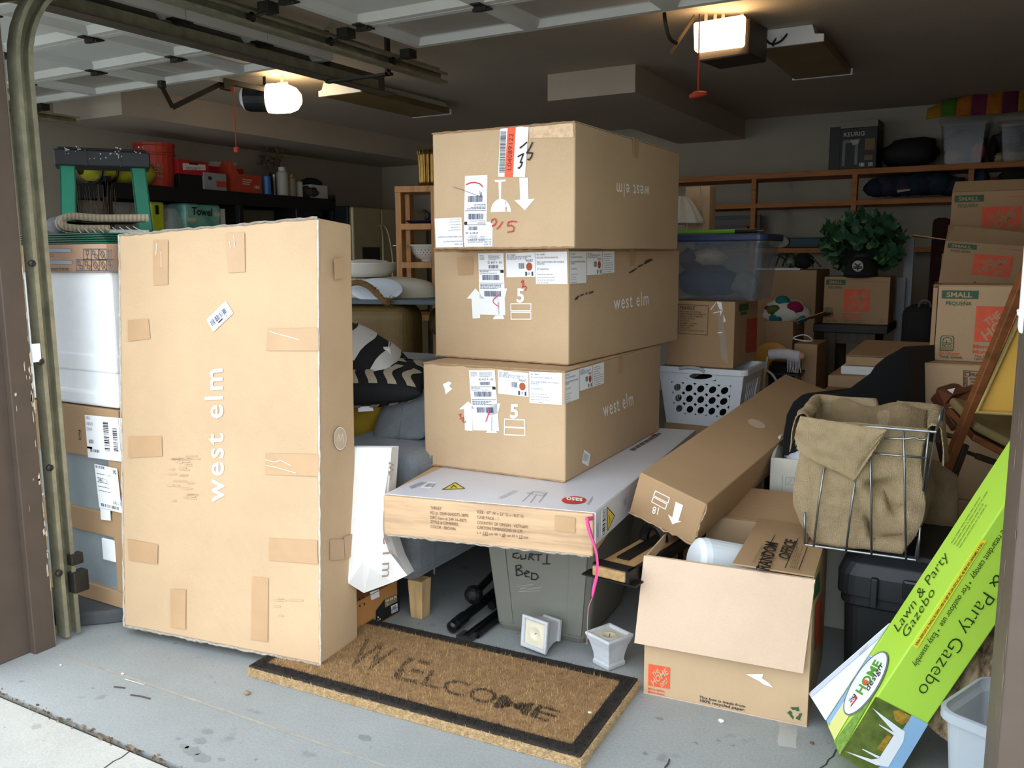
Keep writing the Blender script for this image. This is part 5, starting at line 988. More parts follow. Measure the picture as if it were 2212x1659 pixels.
# ================================================================ fridge at the back
steel = mat('brushed_steel', '#b3a787', rough=.35, metal=.5, var=.1, vs=3); Xf = -5.5; fy0, fy1 = onx(766, 600, Xf).y, 7.86; zf = onx(766, 440, Xf).z - .02; fm_ = onx(824, 480, Xf).y
fg = thing('refrigerator', 'stainless two-door refrigerator with black sides at the back of the garage', 'fridge', (Xf - .35, (fy0 + fy1) / 2, 0))
MB().box(Xf - .66, fy0, .02, Xf - .06, fy1, zf).obj('body', blackpl, fg, bevel=.01)
for a, c in ((fy0 + .004, fm_ - .004), (fm_ + .004, fy1)): MB().box(Xf - .055, a, .72, Xf, c, zf - .005).obj('door', steel, fg, bevel=.02, seg=3)
MB().box(Xf - .055, fy0 + .004, .06, Xf, fy1, .71).obj('freezer_drawer', steel, fg, bevel=.02, seg=3)
MB().box(Xf - .002, onx(783, 540, Xf).y, onx(800, 570, Xf).z, Xf + .004, onx(820, 540, Xf).y, onx(800, 534, Xf).z).obj('dispenser', blackpl, fg)
for s_ in (-1, 1): MB().tube(chaikin([(Xf, fm_ + s_ * .03, 1.62), (Xf + .05, fm_ + s_ * .045, 1.56), (Xf + .075, fm_ + s_ * .085, 1.25), (Xf + .05, fm_ + s_ * .06, .92), (Xf, fm_ + s_ * .05, .86)], 2), .013, 8).obj('handle', steel, fg, smooth=True)
for p in ((fy0 + .05, 0), (fy1 - .05, 0)): MB().box(Xf - .5, p[0] - .03, 0, Xf - .1, p[0] + .03, .03).obj('foot', blackpl, fg)
# ================================================================ grey sofa, bag, shoebox, poles, bench plank
sofa_m = mat('sofa_grey', '#7e858a', rough=.9, kind='weave', vs=160, bump=.25, sheen=.2); legw = mat('leg_wood', '#c9a877', rough=.5, kind='wood', vs=3, stretch=(10, 10, 1))
Lg = onz(900, 1338, 0); xa = -1.765; yf = 2.405
sf = thing('sofa', 'grey upholstered sofa with square pale wooden leg, behind the tall brown box', 'sofa', (-2.4, yf, 0))
def soft(b, name, m, par, bv, sub=0): return b.obj(name, m, par, bevel=bv, seg=5)
soft(MB().box(-2.20, yf, .145, xa, 3.35, .625), 'armrest', sofa_m, sf, .055)
soft(MB().box(-3.0, yf + .06, .145, -2.205, 3.35, .36), 'seat_base', sofa_m, sf, .03)
soft(MB().box(-3.0, yf + .02, .362, -2.205, 3.10, .50), 'seat_cushion', sofa_m, sf, .05)
soft(MB().box(-3.0, 3.10, .36, -2.205, 3.40, .86), 'backrest', sofa_m, sf, .06)
sm = mat('seam_grey', '#666c71', rough=.9)
MB().tube([(xa + .001, yf + .12, .15), (xa + .001, yf + .12, .60)], .003, 5).obj('seam', sm, sf)
for x, y in ((Lg.x - .005, Lg.y + .03), (-2.95, Lg.y + .03), (Lg.x - .005, 3.28), (-2.95, 3.28)):
    MB().hexa([(x - .026, y - .026, 0), (x + .026, y - .026, 0), (x + .026, y + .026, 0), (x - .026, y + .026, 0), (x - .032, y - .032, .147), (x + .032, y - .032, .147), (x + .032, y + .032, .147), (x - .032, y + .032, .147)]).obj('leg', legw, sf, bevel=.004)
t = thing('sofa_cushion', 'loose grey sofa cushion leaning on the sofa arm beside the stacked boxes', 'cushion', (-2.02, 2.8, .626))
c0 = [at(800, 952, 3.34), at(925, 955, 3.22), at(935, 842, 3.30), at(836, 852, 3.45)]; bk = V((-.10, .14, .0))
b = MB().hexa([c0[0], c0[1], c0[1] + bk, c0[0] + bk, c0[3], c0[2], c0[2] + bk, c0[3] + bk]); b.obj('cushion', sofa_m, t, bevel=.035, seg=5)
MB().tube(chaikin([c0[0].lerp(c0[1], .48) - _fw * .003, c0[0].lerp(c0[1], .5).lerp(c0[3].lerp(c0[2], .42), .55) - _fw * .003, c0[3].lerp(c0[2], .35) - _fw * .003], 1), .003, 5).obj('seam', sm, t)
# pillows on the sofa seat
yelm = mat('mustard_cloth', '#b8952c', rough=.85, var=.15, vs=10, bump=.3, bs=60)
t = thing('mustard_pillow', 'mustard yellow pillow under the striped pillow', 'pillow', at(790, 900, 3.45)); C_ = at(772, 888, 3.55)
pillow(MB(), C_, (.8, .5, .02), (.1, -.2, .97), .2, .16, .075, seed=3).obj('cover', yelm, t, smooth=True)
p_ = [at(772, 860, 3.36), at(800, 868, 3.36), at(807, 887, 3.36), at(774, 890, 3.36)]; MB().slab(p_, .002).obj('care_tag', label_m, t)
blk = mat('black_cloth', '#1d1d1e', rough=.9, bump=.3, bs=120); crm = mat('cream_cloth', '#b5aa94', rough=.9, bump=.3, bs=120)
def striped(name, label, C_, ux, uy, hw, hh, th_, stripes, seed, base, top):
    t = thing(name, label, 'pillow', C_ - V((0, 0, th_))); pillow(MB(), C_, ux, uy, hw, hh, th_, seed=seed).obj('cover', base, t, smooth=True)
    X, Y_ = V(ux).normalized(), V(uy).normalized(); nz_ = X.cross(Y_).normalized()
    for (x0, x1, y0, y1, s_) in stripes:
        b = MB()
        def f(u, v):
            x, y = x0 + (x1 - x0) * u + .015 * sin(6 * v + seed), y0 + (y1 - y0) * v; a, c = x / hw, y / hh; a = max(-.98, min(.98, a)); c = max(-.98, min(.98, c))
            z = th_ * ((1 - a * a) * (1 - c * c)) ** .42 * 1.02 + .003
            return C_ + X * x * (1 - .05 * (1 - c * c)) + Y_ * y * (1 - .05 * (1 - a * a)) + nz_ * z * s_
        b.grid(f, 4, 12); b.obj('stripe', top, t, smooth=True)
    return t
Cp = at(786, 826, 3.5); st = [(-.24 + .075 * i, -.205 + .075 * i, y0, y1, s_) for i in range(7) for (y0, y1) in ((-.2, -.03), (.03, .2)) for s_ in (1, -1) if not (i == 2 and y0 > 0)]
st += [(-.2, .0, -.012, .02, 1), (-.15, .05, .09, .12, 1)]
striped('striped_pillow', 'black pillow with cream stripes lying on the mustard pillow', Cp, (.9, .42, .04), (-.4, .9, .10), .28, .22, .085, st, 2, blk, crm)
Cw = at(754, 756, 3.55)
striped('bold_pillow', 'black pillow with broad white curved bands, topmost of the pillows', Cw, (.78, .45, -.42), (-.45, .88, .12), .24, .2, .10, [(-.02, .07, -.2, .2, -1), (.14, .2, -.2, .2, -1), (-.02, .07, -.2, .2, 1), (.14, .2, -.2, .2, 1), (-.2, -.1, -.2, .2, 1)], 5, blk, mat('white_cloth', '#d3d1cb', rough=.9, bump=.3, bs=100))
t = thing('white_cloth_scrap', 'crumpled white cloth with a thin loop beside the topmost pillow', 'cloth', at(838, 760, 3.5)); q = [at(826, 748, 3.5), at(844, 748, 3.5), at(847, 764, 3.5), at(838, 782, 3.5), at(832, 765, 3.52)]
MB().slab([q[0], q[4], q[3], q[2], q[1]], .02).obj('cloth', MATS['white_cloth'], t, bevel=.004); MB().tube([at(840, 749, 3.5), at(841, 738, 3.5)], .002, 5).obj('loop', MATS['white_cloth'], t)
# white paper mailer bag with the store name
bg = thing('paper_bag', 'tall white paper bag with a vertical name, wedged beside the tall brown box', 'bag', onz(830, 1282, .13)); D0 = 2.89
pts = [(752, 966), (846, 967), (836, 1110), (842, 1150), (860, 1205), (880, 1243), (848, 1258), (786, 1281), (752, 1260)]
rnd = random.Random(3); FB = [at(x, y, D0 + .02 * sin(i * 2.1)) for i, (x, y) in enumerate(pts)]; BK = [p + _fw * .07 + _ri * .015 for p in FB]
pap = mat('bag_paper', '#e9e9e6', rough=.6, var=.05, vs=6, bump=.5, bs=7)
b = MB(); ctr = V((0, 0, 0))
for p in FB: ctr += p / len(FB)
n_ = len(FB); cf = ctr - _fw * .03; mid = [FB[i].lerp(cf, .5) - _fw * rnd.uniform(.0, .03) for i in range(n_)]
b.add(FB + mid + [cf] + BK, [(i, (i + 1) % n_, n_ + (i + 1) % n_, n_ + i) for i in range(n_)] + [(n_ + i, n_ + (i + 1) % n_, 2 * n_) for i in range(n_)] + [(i, (i + 1) % n_, 2 * n_ + 1 + (i + 1) % n_, 2 * n_ + 1 + i) for i in range(1, n_)] + [tuple(range(2 * n_ + 1, 3 * n_ + 1))])
b.obj('bag', pap, bg)
gp_ = [at(846, 967, D0), at(858, 968, D0 + .05), at(852, 1020, D0 + .05), at(841, 1085, D0 + .02), at(837, 1100, D0)]; MB().slab(gp_, .003).obj('gusset', mat('bag_paper_shade', '#dcdad4', rough=.65), bg)
fbg = Face(at(840, 1180, D0 - .035), _ri, _up); fbg.text('lettering', mat('taupe_ink', '#8d7867', rough=.6), [('e l m', (828, 1157), (825, 1247), (851, 1155))], bg, 1)
fbg2 = Face(at(847, 1010, D0 + .0), _ri, _up); fbg2.strokes('lettering', MATS['taupe_ink'], [[(841, 1000), (849, 1004), (843, 1010), (849, 1015), (841, 1020), (846, 1036)]], .006, bg, 1)
# shoebox
sb = thing('shoe_box', 'brown shoe box with black printed corner and size stickers, under the white paper bag', 'box', (-2.05, 2.34, 0))
MB().box(-2.20, 2.20, 0, -1.88, 2.452, .128).obj('body', mat('kraft_shoe', '#b98049', rough=.6, var=.1), sb, bevel=.003); MB().box(-2.202, 2.198, .128, -1.876, 2.455, .131).obj('lid', MATS['kraft_shoe'], sb, bevel=.001)
fs_ = Face((-1.8785, 2.3, .05), (0, 1, 0), (0, 0, 1)); cB = cc(760, 900, .30151)
fs_.poly('black_panel', blackpl, [cB((172, 1390), (232, 1310), (340, 1270), (340, 1395), (170, 1490))], sb, 1); fs_.poly('sticker', label_m, [cB((128, 1258), (192, 1236), (198, 1290), (138, 1316))], sb, 1); fs_.poly('sticker', mat('olive_print', '#8b7a55', rough=.6), [cB((232, 1310), (320, 1272), (324, 1322), (236, 1368))], sb, 2)
fs_.text('lettering', label_m, [('USA  EUR  JPN', cB((240, 1330)), cB((318, 1296)), cB((238, 1314)), .01), ('12', cB((246, 1352)), cB((258, 1347)), cB((245, 1340)), .01)], sb, 3)
fs_.poly('sticker', label_m, [cB((278, 1358), (324, 1336), (326, 1364), (281, 1386)), cB((280, 1392), (326, 1368), (328, 1390), (283, 1412))], sb, 2); fs_.bars('barcode', black, [(cB((283, 1384)), cB((322, 1364)), cB((281, 1364)), 12), (cB((284, 1410)), cB((323, 1390)), cB((283, 1394)), 12)], sb, 3)
fs_.poly('hole_print', black, [cB(*[(x + 6 * cos(k), y + 9 * sin(k)) for k in (0, .8, 1.6, 2.4, 3.2, 4, 4.8, 5.6)]) for x, y in ((82, 1296), (54, 1308), (88, 1342), (57, 1356))], sb, 1); fs_.poly('hole_print', label_m, [cB(*[(x + 5 * cos(k), y + 7 * sin(k)) for k in (0, 1, 2, 3, 4, 5)]) for x, y in ((184, 1436), (198, 1448), (183, 1458))], sb, 3)
# black poles lying under the flat carton
pl = mat('black_metal_pole', '#141517', rough=.3, metal=.4, spec=.6)
def pole(label, p, q, r, end, grp='black poles under the flat carton'):
    p, q = V(p), V(q); t = thing('metal_pole', label, 'pole', p, 0, grp); MB().tube([p, p.lerp(q, .5), q], r, 14).obj('tube', pl, t, smooth=False); ax = (p - q).normalized(); M_ = fr(p, ax.cross(V((0, 0, 1))), V((0, 0, 1)), ax)
    if end == 'cap': MB().lathe([(0, -.07), (r * 1.25, -.07), (r * 1.25, -.01), (r * 1.0, .0), (r * 1.2, .004), (r * 1.15, .014), (r * .6, .02), (0, .021)], M_, 18).obj('end_cap', pl, t)
    if end == 'ball': MB().ell(p, .034, .034, .034, 16, 12, lambda d: 1 + .05 * noise.noise(d * 9)).obj('finial', mat('hammered_black', '#1c1d1e', rough=.25, metal=.5, bump=.9, bs=160), t)
    if end == 'clip': MB(M_).box(-.03, -.004, -.04, .03, .006, .012).box(-.026, .01, -.04, .026, .014, .008).obj('clip', mat('grey_clip', '#5b5e60', rough=.35, metal=.7), t)
    return t
pole('black pole with a domed flat end cap, nearest of the poles beside the grey tote', onz(980, 1352, .03), V((-1.60, 3.3, .10)), .018, 'cap')
pole('black pole ending in a hammered ball finial', onz(1004, 1297, .105) + V((0, .06, 0)), V((-1.66, 3.5, .24)), .014, 'ball')
pole('black pole with a flat grey clip at its end', onz(1005, 1376, .012), V((-1.55, 3.2, .02)), .012, 'clip')
pole('plain thin black pole lying between clip pole and grey tote', onz(1030, 1372, .013), V((-1.52, 3.2, .02)), .012, '')
pole('plain thick black pole stacked on the other poles beside the grey tote', onz(1030, 1330, .045) + V((0, .1, 0)), V((-1.57, 3.3, .06)), .016, '')
# wooden bench plank with black iron straps
oak = mat('bench_wood', '#a8875a', rough=.65, kind='wood', vs=3, stretch=(14, 1, 14), bump=.15); iron = mat('black_iron', '#1a1a1a', rough=.5, metal=.5, var=.3, vs=14)
P0, P1 = onz(1279, 1222, .40), onz(1350, 1239, .40); xw = (P1 - P0); wB = xw.length; xw.normalize(); yv = (onz(1420, 1105, .40) - P1).normalized(); yv = (yv - xw * yv.dot(xw)).normalized()
Mb = fr(P0, xw, yv); bn = thing('plank_bench', 'wooden plank with black iron straps and thin iron legs, under the flat white-lidded carton', 'bench', P0 - V((0, 0, .40)), M=Mb.copy())
MB(Mb).box(0, 0, -.03, wB, .95, 0).obj('plank', oak, bn, bevel=.004)
MB(Mb).box(-.006, .012, -.0, wB + .006, .055, .004).obj('strap', iron, bn); MB(Mb).box(wB, .004, -.034, wB + .012, .95, .004).obj('strap', iron, bn); MB(Mb).box(-.035, -.002, -.036, wB + .035, .05, -.031).obj('cross_strap', iron, bn)
MB(Mb).box(wB * .25, .1, .0, wB * .62, .95, .006).obj('strap', iron, bn)
for k in (.30, .48, .66): 
    MB(Mb).tube([(wB * .55, k, .006 + .03 * sin(a)) if False else (wB * .45 + .035 * cos(a), k + .0, .006 + .05 * sin(a)) for a in [pi * j / 8 for j in range(9)]], .016, 6).obj('hoop', iron, bn)
for (x, y) in ((.02, .42), (wB - .02, .42), (wB - .02, .9), (.02, .9)): MB(Mb).tube([(x, y, -.032), (x, y - .03, -.398)], .009, 8).obj('leg', iron, bn)
# ================================================================ brown armchair carrying a grey board with kitchenware
lea = mat('olive_leather', '#7a6438', rough=.5, var=.25, vs=5, bump=.2, bs=60)
dB = 4.35; bL, bR = at(740, 658, dB + .1), at(945, 637, dB - .05); zB = (bL.z + bR.z) / 2; xw = V((bR.x - bL.x, bR.y - bL.y, 0)).normalized(); yw = V((0, 0, 1)).cross(xw); Mc = fr((bL.x, bL.y, 0), xw, yw); wC = (bR - bL).length
ac = thing('armchair', 'olive brown leather armchair behind the sofa, grey board laid across its top', 'armchair', (bL.x, bL.y, 0), M=Mc.copy()); xk = (at(895, 720, dB) - V((bL.x, bL.y, 0))).dot(xw) - .05
zt_ = zB - .026
MB(Mc).box(-.30, .03, .10, xk, .28, zt_).obj('armrest', lea, ac, bevel=.075, seg=6); MB(Mc).box(xk + .005, .30, .08, xk + .60, .9, .42).obj('seat', lea, ac, bevel=.05, seg=4)
MB(Mc).box(xk - .05, .62, .40, xk + .62, .9, zt_ - .02).obj('backrest', lea, ac, bevel=.07, seg=5); MB(Mc).box(xk + .0, .26, zt_ - .19, xk + .60, .60, zt_ - .02).obj('cushion_roll', lea, ac, bevel=.07, seg=5)
for x in (-.25, xk + .5): MB(Mc).box(x, .06, 0, x + .06, .12, .11).box(x, .8, 0, x + .06, .86, .09).obj('leg', blackpl, ac)
bd = thing('grey_board', 'slate grey board laid flat across the brown armchair', 'board', (bL.x, bL.y, zB - .024), M=fr((bL.x, bL.y, zB - .024), xw, yw)); gb = mat('slate_board', '#59646b', rough=.55, var=.1, vs=6)
MB(Mc).box(-.35, 0, zB - .024, wC + .35, .62, zB).obj('board', gb, bd, bevel=.003)
zK = zB + .001
def ctr_on(px, py, back): 
    p = at(px, py, dB + back); return V((p.x, p.y, 0))
wc = mat('ceramic_white', '#dcd9cc', rough=.25, spec=.6); lin_ = mat('white_linen', '#d2ccba', rough=.9, var=.08, vs=8, bump=.4, bs=14)
# linen heap, then the big pot standing on it
c_ = ctr_on(815, 640, .36); ln_ = thing('linen_heap', 'heap of folded cream linen on the grey board', 'linen', V((c_.x, c_.y, zK)))
MB().grid(lambda u, v: V((c_.x, c_.y, zK)) + xw * (.34 * cos(2 * pi * u) * (1 - v ** 3 * .999)) + yw * (.17 * sin(2 * pi * u) * (1 - v ** 3 * .999)) + V((0, 0, .105 * (1 - (1 - v) ** 2.2) + .012 * noise.noise(V((4 * u, 3 * v, 1))) * v)), 40, 12, True).obj('linen', lin_, ln_, smooth=True)
c2_ = ctr_on(795, 600, .36); zp = zK + .108; pt = thing('white_pot', 'large white ceramic pot holding crumpled cloth, on the linen heap', 'pot', V((c2_.x, c2_.y, zp))); R_ = .155; hp = zat(800, 570, c2_) - zp
MB().lathe([(0, 0), (R_ * .72, 0), (R_ * .86, .02), (R_ * .96, hp * .5), (R_, hp), (R_ * 1.03, hp + .004), (R_ * .99, hp + .008), (R_ * .94, hp * .9), (R_ * .8, .03), (0, .03)], Matrix.Translation((c2_.x, c2_.y, zp)), 36).obj('pot', wc, pt, smooth=True)
MB().ell((c2_.x, c2_.y, zp + hp - .01), R_ * .9, R_ * .9, .035, 18, 9, lambda d: 1 + .25 * noise.noise(d * 3)).obj('crumpled_cloth', mat('crumpled_white', '#d8d6d0', rough=.9, bump=.5, bs=18), pt)
c3_ = ctr_on(815, 645, .1); pl_ = thing('white_platter', 'bluish white oval platter standing behind the woven handle', 'platter', V((c3_.x, c3_.y, zK)))
MB().lathe([(0, -.01), (.09, -.01), (.15, .0), (.155, .006), (.15, .01), (.09, .002), (0, .002)], Matrix.Translation((c3_.x, c3_.y, zK + .045)) @ fr((0, 0, 0), xw, V((0, 0, 1)), -yw) @ Matrix.Rotation(radians(-24), 4, 'X') @ Matrix.Diagonal((.95, .42, 1, 1)), 40).obj('platter', mat('platter_blue_white', '#c6ccd4', rough=.3), pl_, smooth=True)
sg = mat('seagrass', '#86653c', rough=.9, var=.35, vs=40, bump=.7, bs=160); hd = thing('basket_handle', 'braided seagrass handle arching over the grey board', 'handle', V(at(845, 650, dB + .03)))
hp_ = chaikin([at(752, 612, dB + .02), at(775, 607, dB + .02), at(800, 618, dB + .02), at(822, 642, dB + .02), at(838, 652, dB + .02)], 3); b = MB()
for k in range(3): b.tube([p + (_ri * cos(i * .9 + k * 2.1) + _up * sin(i * .9 + k * 2.1)) * .009 for i, p in enumerate(hp_)], .011, 6)
b.obj('braid', sg, hd, smooth=True); b = MB(); rnd = random.Random(6)
for i in range(40): p = hp_[-1] + V((rnd.gauss(0, .012), rnd.gauss(0, .01), rnd.gauss(0, .01))); b.tube([p, p + _ri * rnd.uniform(-.01, .06) + _up * rnd.uniform(-.03, .03)], .0012, 3)
o = b.obj('frayed_end', sg, hd); o['kind'] = 'stuff'
# pine shelf unit
dP = 5.3; q0, q1 = at(858, 620, dP), at(946, 618, dP - .05); xw = V((q1.x - q0.x, q1.y - q0.y, 0)); wP = xw.length; xw.normalize(); yw = V((0, 0, 1)).cross(xw); Mp = fr((q0.x, q0.y, 0), xw, yw); zT = at(862, 405, dP).z
pu = thing('pine_shelf', 'narrow pine shelf unit behind the stacked boxes, white colander on it', 'shelf', (q0.x, q0.y, 0), M=Mp.copy()); dpt = .26
for x in (0, wP - .036):
    for y in (0, dpt - .085): MB(Mp).box(x, y, 0, x + .036, y + .085, zT - .036).obj('post', woodp, pu, bevel=.002)
zs_ = [zT, at(900, 484, dP).z, at(900, 566, dP).z, at(900, 566, dP).z - .32, .3]
for i, z in enumerate(zs_): MB(Mp).box(0 if i == 0 else .036, -.004, z - .036, wP if i == 0 else wP - .036, dpt, z).obj('shelf_board', woodp, pu, bevel=.002)
t = thing('brass_vase', 'fluted brass vase on top of the pine shelf', 'vase', Mp @ V((wP * .78, .12, zT))); brass = mat('antique_brass', '#8a6a35', rough=.3, metal=.8, var=.3, vs=20)
MB().grid(lambda u, v: (Mp @ V((wP * .72, .12, zT + .002))) + V((cos(2 * pi * u), sin(2 * pi * u), 0)) * (.062 + .005 * sin(2 * pi * u * 16)) * (1 + .12 * v) + V((0, 0, .215 * v)), 96, 8, True).obj('body', brass, t, smooth=True, thick=.004); MB().lathe([(0, 0), (.062, 0), (.062, .006), (0, .006)], Matrix.Translation(Mp @ V((wP * .72, .12, zT + .002))), 24).obj('base', brass, t)
t = thing('colander', 'white enamel colander with rows of holes, on the pine shelf', 'colander', Mp @ V((wP * .62, .12, zs_[2]))); Rc = .115; Tc = Matrix.Translation(Mp @ V((wP * .62, .13, zs_[2] + .001)))
MB().lathe([(.04, 0), (.045, 0), (.04, .012), (.065, .02), (.092, .05), (.108, .095), (Rc + .012, .1), (Rc + .012, .104), (.105, .101), (.088, .052), (.06, .025), (0, .022)], Tc, 40).obj('bowl', wc, t, smooth=True)
b = MB()
for row, (r, z) in enumerate(((.1005, .072), (.094, .056), (.086, .043))):
    for k in range(28): a = 2 * pi * (k + row * .5) / 28; p = Tc @ V((cos(a) * r, sin(a) * r, z)); n_ = V((cos(a), sin(a), -.55)).normalized(); s1 = V((-sin(a), cos(a), 0)); s2 = n_.cross(s1); b.quad(*[p + n_ * .0012 + (s1 * cos(c) + s2 * sin(c)) * .0032 for c in [2 * pi * j / 7 for j in range(7)]])
o = b.obj('holes', black, t); o['kind'] = 'stuff'
MB(Mp).box(-.055, .10, zs_[2] + .098, wP * .62 - Rc + .01, .15, zs_[2] + .104).obj('handle', wc, t, bevel=.002)
t = thing('blue_dish', 'dark blue shallow dish on the pine shelf above the colander', 'dish', Mp @ V((wP * .5, .13, zs_[1]))); MB().lathe([(0, 0), (.07, 0), (.105, .018), (.108, .02), (.1, .022), (.066, .006), (0, .006)], Matrix.Translation(Mp @ V((wP * .5, .135, zs_[1] + .001))), 32).obj('dish', mat('cobalt_glaze', '#26305e', rough=.3), t, smooth=True)
t = thing('dark_figurine', 'small dark bird-like figurine standing in the blue dish', 'figurine', Mp @ V((wP * .68, .13, zs_[1] + .008))); fm2 = mat('dark_bronze', '#2a2725', rough=.5)
MB().tube([Mp @ V((wP * .62, .13, zs_[1] + .01)), Mp @ V((wP * .64, .13, zs_[1] + .06)), Mp @ V((wP * .56, .13, zs_[1] + .085)), Mp @ V((wP * .50, .13, zs_[1] + .083))], [.014, .018, .008, .002], 8).obj('body', fm2, t, smooth=True)
def lump(nm, lab, cat, C_, r, m, seed, par=None, k=.3, n=18):
    t = par or thing(nm, lab, cat, V(C_) - V((0, 0, r[2]))); MB().ell(C_, *r, n, n * 2 // 3, lambda d: 1 + k * noise.noise(d * 2.2 + V((seed, seed * .7, 0))) + k * .4 * noise.noise(d * 6 + V((seed, 0, 0)))).obj(nm if par else 'body', m, t, smooth=True); return t
# ================================================================ printed moving boxes
def moving_print(C, face, logo_par=None, paper_m=None, eco=True, more=True):
    """the printed long side of a small moving box; face runs left to right, coordinates are shares of width and height from the top left"""
    pm_ = paper_m or kraft2; w, h = C.w, C.h; A = Aff(face, (0, h), (w, h), (0, 0)); t = C.t
    o = A.poly('size_band', green_ink, [rect(.03, .06, .33, .17)], t, 1); A.text('lettering', pm_, [('SMALL', (.07, .148), (.28, .148), (.07, .085), .03)], o, 2)
    A.text('lettering', green_ink, [('PEQUEÑA', (.07, .255), (.28, .255), (.07, .205), .01)], t, 1)
    A.text('lettering', orange, [('www.homedepot.com/moving', (.56, .115), (.96, .115), (.56, .08))], t, 1)
    hd_logo(A, (.32, .73), (.71, .73), (.32, .26), t, pm_)
    if more:
        A.text('lettering', orange, [('More saving.', (.315, .815), (.62, .815), (.315, .765), .02), ('More doing.', (.315, .885), (.60, .885), (.315, .835), .02)], t, 1)
        A.text('lettering', brown_ink, [('This box is made from', (.33, .935), (.66, .935), (.33, .905)), ('100% recycled paper.', (.335, .975), (.66, .975), (.335, .945))], t, 1)
    if eco:
        A.strokes('eco_symbol', green_ink, [[(.045, .86), (.045, .69), (.06, .665), (.14, .665), (.155, .69), (.155, .86), (.045, .86)], [(.055, .76), (.145, .76)], [(.065, .74), (.07, .70), (.10, .685), (.13, .70), (.135, .74)], [(.095, .76), (.095, .73)]], .003, t, 1)
        A.text('lettering', green_ink, [('ECO', (.06, .82), (.14, .82), (.06, .775), .02), ('OPTIONS', (.055, .852), (.145, .852), (.055, .83)), ('Think Green.', (.04, .965), (.24, .965), (.04, .925), .01)], t, 1)
        A.text('lettering', orange, [('Be Orange.', (.04, .915), (.22, .915), (.04, .875), .01)], t, 1)
        A.poly('recycling_symbol', green_ink, [[(.90 + .03 * cos(2 * pi * k / 3 + a) * r, .93 + .04 * sin(2 * pi * k / 3 + a) * r) for a, r in ((0, 1), (.9, 1), (.9, .6), (0, .6))] for k in range(3)], t, 1)
def handle_hole(C, u0, u1, v):
    A = Aff(C.fuv, (0, C.h), (C.w, C.h), (0, 0)); A.strokes('hand_hole', black, [[(u0, v), (u0 + .01, v + .035), (u1 - .01, v + .035), (u1, v)]], .006, C.t, 1)
# ---- front stack at the right
s1 = at(2028, 617, 3.45); s1b = zat(2018, 780, s1)
F1 = Carton('large plain moving box marked fragile, under the bright small box at the right', (at(1994, 785, 3.42).x, at(1994, 785, 3.42).y, .35), (1, .03, 0), .46, .50, at(1994, 785, 3.42).z - .35, m='kraft_pale', seed=21, flaps=True, tape=None)
F0_ = Carton('plain brown box on the floor under the fragile moving box', (F1.O.x - .01, F1.O.y - .01, 0), (1, .02, 0), .46, .51, .349, m='kraft_pale', seed=22, flaps=False)
cR = cc(1960, 640, .22909); f = F1.front
f.strokes('symbol_frame', brown_ink, [cR((530, 855), (530, 702), (760, 712), (760, 870), (530, 855)), cR((546, 750), (546, 716), (586, 718), (586, 752), (546, 750)), cR((540, 782), (540, 766), (562, 767), (562, 783), (540, 782)), cR((540, 810), (540, 794), (562, 795), (562, 811), (540, 810)), cR((540, 840), (540, 822), (562, 823), (562, 841), (540, 840))], .003, F1.t, 1)
f.text('lettering', brown_ink, [('FRAGILE', cR((592, 752)), cR((760, 764)), cR((594, 722)), .03), ('BREAKABLES', cR((588, 784)), cR((700, 790)), cR((588, 768)), .02), ('TABLEWARE', cR((588, 812)), cR((690, 818)), cR((588, 796)), .02), ('GLASSES', cR((588, 840)), cR((670, 845)), cR((588, 824)), .02)], F1.t, 1)
zt_ = F1.O.z + F1.h + .0035
S1 = Carton('brightest small moving box at the right, on the fragile box behind the folding chair', (s1.x, s1.y, zt_), (1, .02, 0), .31, .43, s1.z - zt_, m='kraft_pale', seed=23, flaps=True, tape=None, group=None)
moving_print(S1, S1.fuv); handle_hole(S1, .4, .7, -.0) if False else None
MB(S1.M).box(-.02, .03, -.0, -.004, .28, S1.h - .01).obj('side_crease', kraft3, S1.t)
# ---- second stack behind it
s2 = at(2027, 612, 4.25); h2 = .30
H2 = Carton('plain brown box standing behind the fragile box, small open box on top', (s2.x - .02, s2.y - .01, 0), (1, .05, 0), .33, .48, s2.z - .004, m='kraft_dull', seed=24, flaps=False)
S2 = Carton('small moving box with open flaps, behind and above the brightest small box', s2 + V((0, .002, 0)), (.985, .05, -.09), .31, .42, zat(2048, 518, s2) - s2.z, z=(.09, 0, 1), m='kraft_dull', seed=25, flaps=False)
moving_print(S2, S2.fuv, paper_m=kraft3, eco=False, more=False)
A = Aff(S2.fuv, (0, S2.h), (S2.w, S2.h), (0, 0)); A.strokes('hand_hole', black, [[(.37, .90), (.38, .95), (.66, .95), (.67, .91)]], .008, S2.t, 1)
Z = S2.h; M = S2.M; k3 = MATS['kraft_dull']
def wp(*a): return M @ V(a)
MB().slab([wp(0, 0, Z), wp(-.02, .31, Z), wp(-.17, .30, Z + .006), wp(-.15, .03, Z + .012)], .004).obj('flap', k3, S2.t); MB().slab([wp(0, .0, Z), wp(.42, .0, Z), wp(.42, -.06, Z + .055), wp(.03, -.07, Z + .07)], .004).obj('flap', k3, S2.t); MB().slab([wp(.0, .31, Z), wp(.42, .31, Z), wp(.42, .42, Z + .08), wp(.0, .42, Z + .08)], .004).obj('flap', k3, S2.t)
s3 = at(2057, 415, 4.62); hS = .32
H3 = Carton('tall plain brown carton at the back right carrying the topmost small moving box', (s3.x - .03, s3.y, 0), (1, .02, 0), .34, .48, s3.z - hS - .004, m='kraft_dull', seed=26, flaps=False)
S3 = Carton('topmost small moving box at the back right, under the wooden wall shelf', (s3.x, s3.y, s3.z - hS), (1, .02, 0), .31, .46, hS, m='kraft_dull', seed=27, flaps=False)
